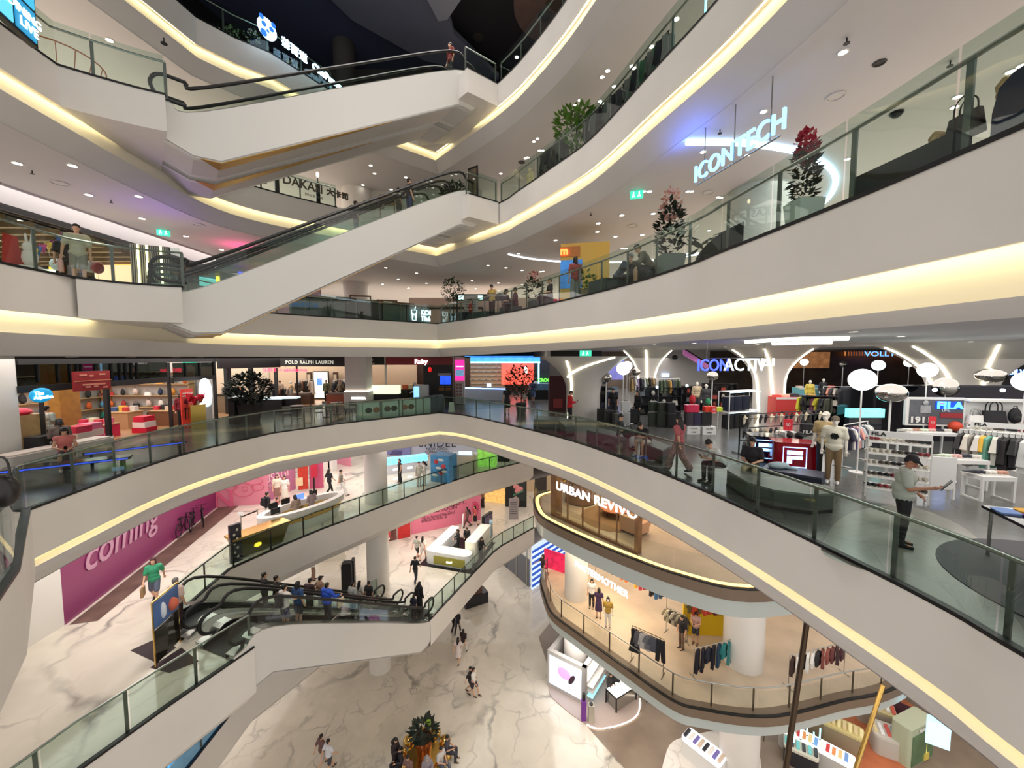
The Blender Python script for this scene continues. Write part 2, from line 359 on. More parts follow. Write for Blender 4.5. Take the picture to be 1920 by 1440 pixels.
mb=MB();mb.add([(p.x,p.y,ZC2)for p in q3[:iR]+QB+H((-42,58),(-42,q3[0].y),z=0)][::-1],[tuple(range(iR+6))]);struct('ceiling',mb,M_ceil,'ceiling below the third floor, left and back')
vs=q3[iR:]+H((48,q3[-1].y),(48,58),z=0)+QB[:0:-1];mb=MB();mb.add([(p.x,p.y,ZCR)for p in vs][::-1],[tuple(range(len(vs)))]);struct('ceiling',mb,M_ceil,'higher ceiling over the sports shop')
mb=MB();mb.add([(p.x,p.y,z)for p in QB for z in(ZC2,ZCR)],[(2*i,2*i+2,2*i+3,2*i+1)for i in range(3)]);struct('trim_40',mb,M_white,'bulkhead between the two ceilings')
slab('second',E2n[:-1]+E2,Z2,M_tile2,M_ceil)
slab('first',E1+E1b+E1gap+E1c,Z1,M_marble,M_ceil,q=offset(E1+E1b+E1gap,-.48)+offset(E1c,-1.6))
slab('mezzanine',EM+EMb+EMgap+EMc,ZM,M_marble,M_ceil,q=offset(EM+EMb+EMgap,-.48)+offset(EMc,-1.6))
mb=MB();mb.box(-42,48,-4,58,ZG-.2,ZG);struct('ground',mb,M_marble,'white marble ground floor')
fascia(1,E5,label='the fifth floor edge')
fascia(3,E4,label='the fourth floor edge')
fascia(6,E3,label='the third floor edge')
o6=[o for o in COL.objects if o.name.startswith('trim_6')][0];k=len(PROF)+2
nr3=normals(E3)
for j,p in enumerate(E3):
 if j>i3:
  t=min(1,(j-i3)/14);sel=[v for v in o6.data.vertices if abs(v.co.z-(Z3-1.97))<.002 and(V((v.co.x,v.co.y,0))-V(((p+nr3[j]*-.5).x,(p+nr3[j]*-.5).y,0))).length<.02]
  for v in sel:v.co.z+=.36*t
mb=MB();vs=[]
for j in range(iR,len(E3)):a=E3[j]+nr3[j]*-.5;b=q3[j];vs+=[(a.x,a.y,Z3-1.97+.36*min(1,(j-i3)/14)),(b.x-nr3[j].x*.25,b.y-nr3[j].y*.25,ZCR+.01)]
mb.add(vs,[(2*i,2*i+2,2*i+3,2*i+1)for i in range(len(vs)//2-1)]);struct('trim_41',mb,M_soffit,'sloping soffit at the edge of the sports shop ceiling')
fascia(8,E2,led=M_led1,prof=PROF_L2,label='the second floor edge');fascia(9,E2n,cove=False,label='second floor edge, near side')
fascia(10,E1,cove=False,label='first floor edge, near side');fascia(11,E1b,cove=False,label='first floor edge, far side')
fascia(12,EM,cove=False,label='mezzanine edge, left');fascia(13,EMb,cove=False,label='mezzanine edge, centre')
for k,(e,lab)in enumerate(((E1c,'first floor balcony'),(EMc,'mezzanine balcony'))):
 nr=normals(e);hb=.72 if k==0 else .5
 bw=.46 if k==0 else .38;mb=MB();mb.m=0;mb.sweep(e,[(-.45,.02),(0,.02),(0,-bw),(-.1,-bw-.02)],nr);mb.m=1;mb.sweep(e,[(-.1,-bw),(-.12,-bw-hb),(-1.6,-bw-hb),(-1.6,-1.99)],nr)
 struct('trim_%d'%(14+k),mb,[M_brown,M_pale],lab+' band',ang=.5)
mb=MB();e=offset(E1c,-.02);nr=normals(e);mb.sweep(e,[(-.12,.06),(-.34,.06)],nr)
one('cove_light','warm light strip along the floor edge of the curved first floor balcony','light',mb,glow((255,222,140),2.2),'cove light strips')
def overlay(pts,z,m,label,yb=58):
 poly=list(pts)+[V((48,pts[-1].y,z)),V((48,yb,z)),V((pts[0].x,yb,z))]
 mb=MB();mb.add([(p.x,p.y,z)for p in poly],[tuple(range(len(poly)))]);struct('floor',mb,m,label)
o1=[V((8,33,0)),V((5,27.5,0))]+[p for p in offset(E1c,-.2)];overlay(o1,Z1+.012,M_beige,'beige shop floor on the first floor',33)
om=[V((6,33,0)),V((4.6,27.2,0))]+[p for p in offset(EMc,-.2)];overlay(om,ZM+.012,M_beige,'beige shop floor on the mezzanine',33)
og=[W(1010,1195,ZG),W(1040,1290,ZG),W(1090,1350,ZG),W(1170,1440,ZG),V((7.5,14,ZG)),V((8,8,ZG))]
poly=og+H((48,8),(48,32),(5,32),z=ZG);mb=MB();mb.add([(p.x,p.y,ZG+.012)for p in poly],[tuple(range(len(poly)))]);struct('floor',mb,M_conc,'brown concrete floor on the ground floor')
i0=[i for i,p in enumerate(E2)if p.x>1.5 and p.y<24][0];q=offset(E2,-.1)[:i0];poly=[V((-12,5,0))]+q+H((4,24),(4,45),(-30,45),(-30,5),z=0);mb=MB();mb.add([(p.x,p.y,.004)for p in poly],[tuple(range(len(poly)))]);struct('floor',mb,M_tile_dark,'dark stone walkway in front of the left shops')
M_wall=mat('wall_paint',(196,192,188),.7,nz=.1,nsc=.5);M_wall_dark=mat('dark_wall',(60,56,54),.7)
mb=MB();mb.box(-42,48,57.6,58,ZG,ZR);struct('wall_back',mb,M_wall,'back wall')
mb=MB();mb.box(-42.3,-42,-4,58,ZG,ZR);struct('wall_left',mb,M_wall,'left wall')
mb=MB();mb.box(48,48.3,-4,58,ZG,ZR);struct('wall_right',mb,M_wall,'right wall')
M_roof=mat('dark_ceiling_paint',(44,42,46),.6,nz=.2,nsc=.5);M_roof2=mat('blue_grey_ceiling',(104,106,124),.6,nz=.2,nsc=.4)
def cut(e,f):return[p for p in e if f(p)]
balustrade('glass balustrade on the fifth floor edge above the tea shop sign',cut(E5[1:],lambda p:p.x<-8),Z5);balustrade('glass balustrade on the fifth floor edge at the top right',cut(E5,lambda p:p.x>-.7),Z5)
T4=smooth(ring([(-11.72,10.7),(-11.2,11.1),(-10.5,11.56),(-9.95,11.85)],Z4),3);T3=smooth(ring([(-11.1,10.2),(-10.7,10.85),(-10.0,11.3),(-9.5,11.5)],Z3),3)
balustrade('glass balustrade at the lower end of the highest escalators',cut(E4,lambda p:p.y<10.6 and p.x<0)+T4,Z4);balustrade('glass balustrade with the dark cafe lettering',cut(E4,lambda p:p.y>15 and p.x<-6.5),Z4)
balustrade('glass balustrade on the fourth floor edge beside the potted tree',cut(E4,lambda p:p.x>-.7),Z4)
balustrade('glass balustrade on the third floor in front of two standing men',cut(E3,lambda p:p.y<10.1 and p.x<0)+T3,Z3);balustrade('long glass balustrade on the third floor in front of the seated people',cut(E3,lambda p:p.y>15 and p.x<-4.4)+E3[i3:],Z3,step=1.25)
def landing(n,pts,z,h,label):
 mb=MB();mb.prism([(p[0],p[1])for p in pts],z-h,z+.03);struct('trim_%d'%n,mb,M_white,label)
dE=V((.71,.704,0));nE=V((-.704,.71,0));q=V((-2.0,18.7,0))+nE*4.3
for k,(z,n)in enumerate(((Z5,20),(Z4,21))):landing(n,[(-.66,19.75),(-3.2,23.0),(-5.2,23.2),(q.x,q.y),(-2.0,18.7)],z,1.02,'landing at the top of the escalators, %s floor'%('fifth' if k==0 else 'fourth'))
for k,(z,T,n)in enumerate(((Z4,T4,22),(Z3,T3,23))):landing(n,[(p.x,p.y)for p in T]+[(-12.3,14.3),(-12.0,12)],z,1.0,'landing at the foot of the escalators, %s floor'%('fourth' if k==0 else 'third'))
balustrade('short glass balustrade on the landing at the top of the highest escalators',ring([(-2.0,18.7),(-.66,19.75)],Z5),Z5);balustrade('short glass balustrade on the landing at the top of the middle escalators',ring([(-2.0,18.7),(-.66,19.75)],Z4),Z4)
balustrade('glass balustrade at the bottom left corner, nearest',E2n,Z2,hr=M_dark);balustrade('long glass balustrade round the second floor',E2,Z2,step=1.35)
balustrade('glass balustrade at the lower left in front of the escalators',E1,Z1);balustrade('glass balustrade in front of the oval information desk',E1b,Z1,step=1.6,post=M_dark,hr=M_dark,rin=.03)
balustrade('blue lit glass balustrade below the lower escalators',EM,ZM);balustrade('glass balustrade on the sloping edge beside the white kiosk',EMb,ZM,step=1.3,post=M_dark,hr=M_dark,rin=.03)
balustrade('curved frameless glass balustrade of the first floor shop balcony',E1c,Z1,step=2.6,rail=False,posts=False,glassm=M_glass_clear)
balustrade('curved glass balustrade of the mezzanine clothes shop',EMc,ZM,step=1.7,glassm=M_glass_clear,post=mat('bronze_post',(95,82,66),.4,.6),rin=.25)
def column(x,y,r,z0,z1,label,m=None,band=None):
 mb=MB();mb.cyl((x,y,z0),r,z1-z0,32);struct('column',mb,m or M_white,label)
column(-8.5,24.2,.68,ZG,Z2-1.97,'white round column beside the escalators')
column(3.9,23.1,.7,ZG,Z1-1.97,'white round column at the corner of the clothes shop');column(11.0,17.9,.86,ZG,Z1-1.97,'white round column in the clothes shop')
c=Y(668,340,27);column(c.x,27,.95,Z4,Z5-1.97,'cream round column behind the cafe sign');c=Y(1083,490,20.5);column(c.x,20.5,.75,Z3,Z4-1.97,'cream round column behind the ice cream sign')
c=Y(645,100,24);column(c.x,24,.6,Z5,ZR,'dark column below the roof',M_wall_dark);c=Y(668,560,30);column(c.x,30,.9,Z3,Z4-1.97,'white column behind the third floor cafe')
c=Y(1478,420,11.5);column(c.x+.4,13.5,.9,Z3,Z4-1.97,'cream column behind the flower planter')
M_truss=mat('truss_cladding',(212,210,206),.5);M_step=mat('escalator_step',(52,52,54),.5,.4,nz=.3,nsc=30)
def escalator(label,A,B,zA,zB,rail_m=M_black,wedge=True,group=None,w=1.75,e0=.72,e1=.6):
 A,B=V((A[0],A[1],0)),V((B[0],B[1],0));d=(B-A);L=d.length;d.normalize();nx=V((d.y,-d.x,0));dz=zB-zA
 r=thing('escalator',label,'escalator',(A.x,A.y,zA),group=group)
 P=lambda s,t,z:A+d*s+nx*t+V((0,0,zA+z));hw=w/2
 f=lambda s:0 if s<.5 else(dz if s>L-.5 else dz*(s-.5)/(L-1))
 top=smooth([(-e0,.12,0),(-.3,.12,0),(.5,.16,0),(L*.5,dz/2+.3,0),(L-.7,dz+.22,0),(L+.3,dz+.16,0),(L+e1,dz+.12,0)],5)
 bot=[(L+e1,dz-.9),(L+.2,dz-1.3),(L-.6,dz-1.3),(.9,-1.25),(.2,-1.3),(-e0,-.9)]
 side=[(p.x,p.y)for p in top]+bot
 for sg in(1,-1):
  mb=MB();mb.plate([P(s,sg*hw,z)for s,z in side],-nx*sg*.2);mb.build('side_panel',M_truss,r)
 mb=MB();
 for(sa,za),(sb,zb)in zip(bot,bot[1:]):mb.plate([P(sa,-hw,za+.01),P(sb,-hw,zb+.01),P(sb,hw,zb+.01),P(sa,hw,za+.01)],V((0,0,.05)))
 mb.build('underside',M_soffit,r)
 if wedge:
  un=lambda s:-1.25+(s-.9)/(L-1.5)*(dz-.05)if s>.9 else-1.25
  mb=MB();mb.plate([P(.35,hw+.01,-1.3),P(.9,hw-.6,-1.29),P(L*.64,hw+.01,un(L*.64)-.03),P(.9,hw+.01,-1.28)],V((0,0,.02)));mb.build('gold_wedge',M_gold,r)
 mb=MB();n=int(dz/.2);iw=.5;run=(L-1)/n
 mb.plate([P(-e0,-iw,0.01),P(.5,-iw,.01),P(.5,iw,.01),P(-e0,iw,.01)],V((0,0,.02)))
 mb.plate([P(L-.5,-iw,dz+.01),P(L+e1,-iw,dz+.01),P(L+e1,iw,dz+.01),P(L-.5,iw,dz+.01)],V((0,0,.02)))
 for i in range(n):s=.5+i*run;z=i*dz/n;mb.plate([P(s,-iw,z-.2),P(s,iw,z-.2),P(s,iw,z+.2),P(s,-iw,z+.2)],d*run)
 mb.build('steps',M_step,r)
 hp=smooth([(.1,.28,0),(-e0+.34,.29,0),(-e0+.1,.4,0),(-e0,.64,0),(-e0+.1,.88,0),(-e0+.34,.98,0),(.1,.98,0),(.6,1.04,0),(L*.5,dz/2+1.18,0),(L-.9,dz+1.08,0),(L+e1-.6,dz+1.0,0),(L+e1-.34,dz+.98,0),(L+e1-.1,dz+.88,0),(L+e1,dz+.64,0),(L+e1-.1,dz+.4,0),(L+e1-.34,dz+.29,0),(L+e1-.7,dz+.28,0)],5)
 for sg in(1,-1):
  t=sg*(hw-.22)
  mb=MB();mb.tube([P(p.x,t,p.y)for p in hp],.055,8);mb.build('handrail',rail_m,r)
  pts=[P(p.x,t,p.y)for p in hp[10:-10]]+[P(p.x,t,p.y-.02)for p in top[::-1]if-e0+.3<p.x<L+e1-.3]
  mb=MB();mb.add(pts,[tuple(range(len(pts)))]);mb.build('glass_panel',M_glass_esc,r)
  mb=MB();k=[(p.x,p.y)for p in top]
  for(a,b)in zip(k,k[1:]):mb.plate([P(a[0],sg*iw,a[1]),P(b[0],sg*iw,b[1]),P(b[0],sg*hw,b[1]),P(a[0],sg*hw,a[1])],V((0,0,.03)))
  mb.build('deck',M_steel,r)
  mb=MB()
  for(a,b)in zip(k,k[1:]):mb.plate([P(a[0],sg*iw,f(a[0])-.2),P(b[0],sg*iw,f(b[0])-.2),P(b[0],sg*iw,b[1]),P(a[0],sg*iw,a[1])],nx*sg*.02)
  mb.build('skirt',M_dark,r)
 return r
def pair(lo,hi,zl,zh,left,labels):
 lo,hi=V((lo[0],lo[1],0)),V((hi[0],hi[1],0));d=(hi-lo).normalized();n=V((-d.y,d.x,0))*left
 out=[]
 for k,off in enumerate((.9,3.0)):out.append(escalator(labels[k],lo+n*off,hi+n*off,zl,zh,group='escalators crossing the atrium'))
 return out
pair(W(345,545,Z3),W(882,375,Z4),Z3,Z4,1,('escalator up from the third floor, nearer of its pair','escalator up from the third floor, farther of its pair'))
pair(W(343,207,Z4),W(879,153,Z5),Z4,Z5,1,('highest escalator, nearer of its pair, white side with a gold wedge','highest escalator, farther of its pair'))
pair(W(807,1163,ZM),W(477,1215,Z1),ZM,Z1,-1,('lowest escalator, nearer of its pair, carrying people down','lowest escalator, farther of its pair, carrying people past the column'))
q=offset(EM[:3],-.7);mb=MB();mb.sweep(q,[(0,.02),(0,1.05)],normals(q));one('blue_glow_band','added blue glowing band behind the glass under the lower escalators','light',mb,mat('blue_band_glow',(90,170,240),.4,em=(70,150,240),st=1.4,nz=.5,nsc=1))  # glowing band added to give this glass its blue light
q=[(1545,1040),(1550,1005),(1572,976),(1618,955),(1700,948),(1800,985),(1862,1045),(1880,1120),(1925,1190),(1925,1225),(1780,1143),(1650,1080)];mb=MB();mb.add([(p.x,p.y,.004)for p in smooth([W(u,v,0)for u,v in q],4,True)],[tuple(range(48))]);struct('floor',mb,tiles('pale_stone_tiles',(136,137,128),(110,110,104),1.2,1.2,.2),'paler stone floor patch near the glass')
PC={}
def vox(mb,size,it=2):
 me=mb.mesh('shape',[M_white]);o=bpy.data.objects.new('shape',me);COL.objects.link(o)
 m=o.modifiers.new('r','REMESH');m.mode='VOXEL';m.voxel_size=size
 if it:s=o.modifiers.new('s','SMOOTH');s.factor=.5;s.iterations=it
 dg=bpy.context.evaluated_depsgraph_get();r=bpy.data.meshes.new_from_object(o.evaluated_get(dg))
 bpy.data.objects.remove(o);bpy.data.meshes.remove(me);r.shade_smooth();return r
def joints(pose):
 J=dict(pel=(0,0,.95),wai=(0,0,1.1),che=(0,.01,1.3),nec=(0,0,1.47),hea=(0,.025,1.62),hd=(0,1,0),sh=[(-.175,0,1.41),(.175,0,1.41)],el=[(-.235,-.03,1.13),(.235,-.03,1.13)],wr=[(-.24,.05,.89),(.24,.05,.89)],hi=[(-.085,0,.92),(.085,0,.92)],kn=[(-.095,.02,.5),(.095,.02,.5)],an=[(-.1,-.02,.09),(.1,-.02,.09)],toe=[0,0])
 if pose in('walk','walk2'):
  s=0 if pose=='walk' else 1;t=1-s
  J['kn'][s]=(J['kn'][s][0],.2,.52);J['an'][s]=(J['an'][s][0],.3,.1);J['kn'][t]=(J['kn'][t][0],-.03,.5);J['an'][t]=(J['an'][t][0],-.33,.17);J['toe'][t]=-.5
  J['el'][s]=(J['el'][s][0],-.14,1.15);J['wr'][s]=(J['wr'][s][0],-.2,.93);J['el'][t]=(J['el'][t][0],.07,1.14);J['wr'][t]=(J['wr'][t][0],.24,.98)
 if pose in('phone','work'):
  J['el']=[(-.23,.03,1.15),(.23,.03,1.15)];J['wr']=[(-.09,.27,1.17),(.09,.27,1.17)];J['hea']=(0,.06,1.6);J['hd']=(0,.85,-.5)
  if pose=='work':J['wr']=[(-.12,.33,1.02),(.14,.3,1.02)]
 if pose=='rail':J['el'][1]=(.3,.1,1.18);J['wr'][1]=(.3,.36,1.1);J['el'][0]=(-.26,.02,1.14)
 if pose=='tablet':J['el']=[(-.25,.0,1.13),(.26,.05,1.14)];J['wr']=[(-.22,.2,.97),(.16,.33,1.2)];J['hea']=(0,.07,1.6);J['hd']=(0,.8,-.6)
 if pose=='carry':J['wr'][1]=(.3,.06,.88);J['el'][1]=(.27,0,1.13)
 if pose[:3]=='sit':
  d=-.45;lean=.22 if pose in('sitlean',)else 0
  def mv(p,f=1):return(p[0],p[1]-.02+lean*f,p[2]+d+.02-(.05*f if lean else 0))
  for k,f in(('pel',0),('wai',.35),('che',.9),('nec',1.4),('hea',1.75)):J[k]=mv(J[k],f)
  J['sh']=[mv(p,1.2)for p in J['sh']];J['hi']=[(x,.0,.5)for x,y,z in J['hi']]
  J['kn']=[(-.13,.43,.52),(.13,.43,.52)];J['an']=[(-.13,.42,.09),(.13,.42,.09)]
  if lean:J['el']=[(-.24,.33,.68),(.24,.33,.68)];J['wr']=[(-.07,.52,.72),(.07,.52,.72)];J['hd']=(0,.7,-.7)
  else:J['el']=[(-.24,.03,.72),(.24,.03,.72)];J['wr']=[(-.1,.26,.68),(.1,.26,.68)];J['hd']=(0,.9,-.4)
 return J
def ell(mb,c,r,zdir=(0,0,1),n=14):
 z=V(zdir).normalized();q=V((0,0,1)).rotation_difference(z).to_matrix().to_4x4();mb.ball(c,r,n,10,q)
def headmb(mb,J,female=0):
 hd=V(J['hd']).normalized();q=V((0,1,0)).rotation_difference(hd).to_matrix();c=V(J['hea']);T=lambda p:c+q@V(p);M=q.to_4x4()
 mb.ball(c+q@V((0,-.015,.025)),(.074,.092,.088),16,12,M);mb.ball(T((0,.02,-.055)),(.056,.066,.06),14,10,M);mb.ball(T((0,.055,-.085)),(.028,.026,.024),10,8,M)
 mb.cap(T((0,.085,.015)),T((0,.105,-.02)),.009,.015,8);mb.ball(T((0,.082,-.052)),(.024,.012,.009),8,6,M)
 for s in(-1,1):mb.ball(T((s*.076,-.01,-.005)),(.01,.02,.03),8,6,M);mb.ball(T((s*.032,.07,.03)),(.02,.014,.01),8,6,M)
 return T,M
def handmb(mb,e,w,inward):
 e,w=V(e),V(w);d=(w-e).normalized();up=V((0,0,1));side=d.cross(V((0,1,0)if abs(d.z)>.7 else(0,0,1))).normalized()
 pn=d.cross(side);mb.cap(w,w+d*.075,.024,.03,8);mb.ball(w+d*.055,(.036,.036,.036),8,6)
 for i,(o,L)in enumerate(((-.03,.062),(-.01,.075),(.01,.07),(.03,.055))):
  a=w+d*.085+side*o;b=a+d*L*.55+pn*.008*inward;mb.cap(a,b,.0095,.009,6);mb.cap(b,b+d*L*.38+pn*.022*inward,.009,.0075,6)
 a=w+d*.03+side*(-.032);mb.cap(a,a+d*.035-side*.03,.011,.01,6);mb.cap(a+d*.035-side*.03,a+d*.065-side*.033,.0095,.008,6)
def pmesh(kind,pose,fine=0,fat=1.0):
 key=(kind,pose,fine,fat)
 if key in PC:return PC[key]
 J=joints(pose);mb=MB();sp=lambda a,b:V(J[b])-V(J[a]);F_=fat
 def torso(g,neck=True,low=True):
  if low:ell(mb,J['pel'],(.158*F_+g,.115*F_+g,.13),sp('pel','wai'))
  ell(mb,J['wai'],(.142*F_+g,.105*F_*F_+g,.16),sp('pel','che'));ell(mb,J['che'],(.168*F_+g,.112*F_+g,.17),sp('wai','nec'))
  mb.cap(J['sh'][0],J['sh'][1],.062+g,None,12);mb.cap(V(J['che']),V(J['nec'])-V((0,0,.06)),.1+g,.075+g,12)
 if kind=='body':
  T,M=headmb(mb,J);mb.cap(V(J['nec'])-V((0,0,.04)),V(J['hea'])-V((0,.01,.06)),.052,.05,10);torso(0)
  for s in(0,1):
   mb.cap(J['sh'][s],J['el'][s],.052,.04);mb.cap(J['el'][s],J['wr'][s],.04,.026);handmb(mb,J['el'][s],J['wr'][s],-1 if s else 1)
   mb.cap(J['hi'][s],J['kn'][s],.085,.055);mb.cap(J['kn'][s],J['an'][s],.053,.036);a=V(J['an'][s]);t=J['toe'][s]
   mb.cap(a+V((0,-.02,-.035)),a+V((0,.15,-.05+t*.12)),.038,.03)
  me=vox(mb,.0075 if fine else .0125,2)
 elif kind in('tee','long','tank','hoodie'):
  g=.022 if kind!='hoodie' else .045;torso(g);F2=.012
  ell(mb,V(J['pel'])+V((0,0,.03)),(.165*F_+g,.12*F_+g,.1),sp('pel','wai'))
  if kind!='tank':
   for s in(0,1):
    a,b,c=V(J['sh'][s]),V(J['el'][s]),V(J['wr'][s])
    if kind=='tee':mb.cap(a,a.lerp(b,.72),.066+g*.5,.066+g*.4)
    else:mb.cap(a,b,.064+g*.6,.052+g*.5);mb.cap(b,b.lerp(c,.9),.05+g*.5,.04+g*.3)
  if kind=='hoodie':ell(mb,V(J['nec'])+V((0,-.06,-.02)),(.11,.07,.09))
  me=vox(mb,.012 if fine else .02,2)
 elif kind in('trousers','shorts','wide'):
  ell(mb,J['pel'],(.166*F_,.13*F_,.12),sp('pel','wai'));w=.03 if kind=='wide' else 0
  for s in(0,1):
   h,k,a=V(J['hi'][s]),V(J['kn'][s]),V(J['an'][s])
   if kind=='shorts':mb.cap(h,h.lerp(k,.82),.1*F_,.09)
   else:mb.cap(h,k,.1*F_,.072+w);mb.cap(k,k.lerp(a,.93),.072+w,.062+w*1.6)
  me=vox(mb,.012 if fine else .02,2)
 elif kind in('skirt','dress','robe'):
  p=V(J['pel']);z0={'skirt':.42,'dress':.45,'robe':.1}[kind]
  if pose[:3]=='sit':
   ell(mb,p,(.18,.14,.14));mb.cap(p,(0,.42,.5),.16,.17);mb.cap((0,.42,.48),(0,.44,.2),.15,.16)
  else:mb.lathe((0,0,0),[(.21 if kind!='robe' else .24,z0),(.2,z0+.2),(.17,.95),(.13,1.08)],16,1,.8)
  if kind in('dress','robe'):
   torso(.02)
   for s in(0,1):
    a,b,c=V(J['sh'][s]),V(J['el'][s]),V(J['wr'][s]);mb.cap(a,a.lerp(b,.5)if kind=='dress' else b,.07,.065)
    if kind=='robe':mb.cap(b,c,.06,.055)
  me=vox(mb,.02,2)
 elif kind in('hair','hairlong','cap','hijab','bob'):
  J2=J;hd=V(J['hd']).normalized();q=V((0,1,0)).rotation_difference(hd).to_matrix();c=V(J['hea']);T=lambda p:c+q@V(p);M=q.to_4x4()
  mb.ball(T((0,-.022,.055)),(.087,.097,.08),16,12,M);mb.ball(T((0,-.06,.0)),(.075,.05,.07),12,8,M)
  if kind=='hairlong':mb.cap(T((0,-.07,.0)),T((0,-.1,-.26)),.075,.07);mb.cap(T((.05,-.04,.0)),T((.07,-.06,-.16)),.04,.04);mb.cap(T((-.05,-.04,.0)),T((-.07,-.06,-.16)),.04,.04)
  if kind=='bob':
   for s in(-1,1):mb.cap(T((s*.065,-.02,.03)),T((s*.075,-.01,-.09)),.03,.03)
   mb.cap(T((0,-.07,0)),T((0,-.08,-.1)),.065,.06)
  if kind=='cap':mb.ball(T((0,-.02,.05)),(.09,.1,.08),14,10,M);mb.cap(T((-.04,.07,.06)),T((-.04,.14,.045)),.02,.015);mb.cap(T((.04,.07,.06)),T((.04,.14,.045)),.02,.015);mb.cap(T((0,.07,.06)),T((0,.15,.045)),.02,.015)
  if kind=='hijab':mb.cap(T((0,-.05,0)),T((0,-.04,-.2)),.1,.16);mb.cap(T((0,-.02,-.13)),T((0,.03,-.22)),.1,.13)
  me=vox(mb,.012,1)
 elif kind=='shoes':
  for s in(0,1):
   a=V(J['an'][s]);t=J['toe'][s];mb.cap(a+V((0,-.035,-.045)),a+V((0,.06,-.045+t*.05)),.042,.045,8);mb.cap(a+V((0,.06,-.05+t*.05)),a+V((0,.165,-.06+t*.12)),.043,.034,8)
  me=vox(mb,.014,1)
 PC[key]=me;return me
M_skin=mat('skin_light',(214,165,135),.55);M_skin2=mat('skin_tan',(176,124,96),.55);M_hair=mat('black_hair',(22,18,17),.45);M_manq=mat('mannequin_plastic',(236,230,220),.35)
def pobj(name,me,m,par):
 o=bpy.data.objects.new(name,me);COL.objects.link(o);o.parent=par
 if not me.materials:me.materials.append(M_white)
 return setmat(o,m)
def person(loc,face,pose,top,bottom,label,hair='hair',shoes=(40,38,38),hairc=None,skin=None,h=1.0,fat=1.0,fine=0,bag=None,group=None,bagc=(30,30,32),cat='person',name='person',eyes=False):
 r=thing(name,label,cat,loc,R(face-90),group);r.scale=(h,h,h)
 pobj('body',pmesh('body',pose,fine,fat),skin or M_skin,r)
 mt=lambda c:c if not isinstance(c,(tuple,list))else colr(c,.75)
 if top:pobj({'tee':'shirt','long':'jacket','tank':'vest_top','hoodie':'hoodie','dress':'dress','robe':'robe'}[top[0]],pmesh(top[0],pose,fine,fat),mt(top[1]),r)
 if bottom:pobj({'trousers':'trousers','wide':'trousers','shorts':'shorts','skirt':'skirt'}[bottom[0]],pmesh(bottom[0],pose,fine,fat),mt(bottom[1]),r)
 if hair:pobj({'cap':'cap','hijab':'headscarf'}.get(hair,'hair'),pmesh(hair,pose),mt(hairc)if hairc else M_hair,r)
 if shoes:pobj('shoes',pmesh('shoes',pose),mt(shoes),r)
 J=joints(pose)
 if bag=='backpack':
  z=J['che'];mb=MB().rbox(-.15,.15,-.2,-.06,0,.42,.05);o=mb.build('backpack',colr(bagc),r,False);o.location=(z[0],z[1]-.08,z[2]-.26);MB().rbox(-.11,.11,-.25,-.19,.05,.24,.03).build('pocket',colr(tuple(int(v*.8)for v in bagc)),o,False)
 if bag=='bag':
  w=J['wr'][1];mb=MB().box(-.04,.04,-.15,.15,-.42,-.1);o=mb.build('carrier_bag',colr(bagc),r,False);o.location=(w[0]+.03,w[1],w[2]-.06);MB().tube([(0,-.08,-.1),(0,-.06,.02),(0,.06,.02),(0,.08,-.1)],.008,5).build('handle',colr(bagc),o,False)
 if bag=='cross':
  c=J['wai'];mb=MB().rbox(-.11,.11,-.05,.05,-.08,.09,.03);o=mb.build('shoulder_bag',colr(bagc),r,False);o.location=(c[0]-.15,c[1]+.12,c[2]-.12)
  mb=MB().tube([V((-.2,.1,c[2]-.06)),V((-.05,c[1]+.14,c[2]+.15)),V((.12,.09,1.44 if pose[:3]!='sit' else 1.0))],.012,5);mb.build('bag_strap',colr(bagc),r,False)
 if pose in('phone','sitlean','sit','tablet')and cat=='person':
  w=(V(J['wr'][0])+V(J['wr'][1]))/2 if pose!='tablet' else V(J['wr'][1])+V((-.06,.04,0));s=1.9 if pose=='tablet' else 1
  mb=MB().box(-.037*s,.037*s,-.005,.005,-.02,.13*(1 if s==1 else 1.6));o=mb.build('phone' if s==1 else 'tablet',M_dark,r,False);o.location=w+V((0,.08,.0));o.rotation_euler=(-.6,0,0)
 if eyes:
  hd=V(J['hd']).normalized();q=V((0,1,0)).rotation_difference(hd).to_matrix();c=V(J['hea'])
  for s in(-1,1):
   mb=MB();mb.ball(c+q@V((s*.032,.079,.017)),(.011,.006,.006),8,6);mb.build('eye',colr((30,22,20),.2),r,False)
  mb=MB();mb.ball(c+q@V((0,.094,-.053)),(.022,.005,.005),8,6);mb.build('mouth',colr((150,85,78),.5),r,False)
 return r
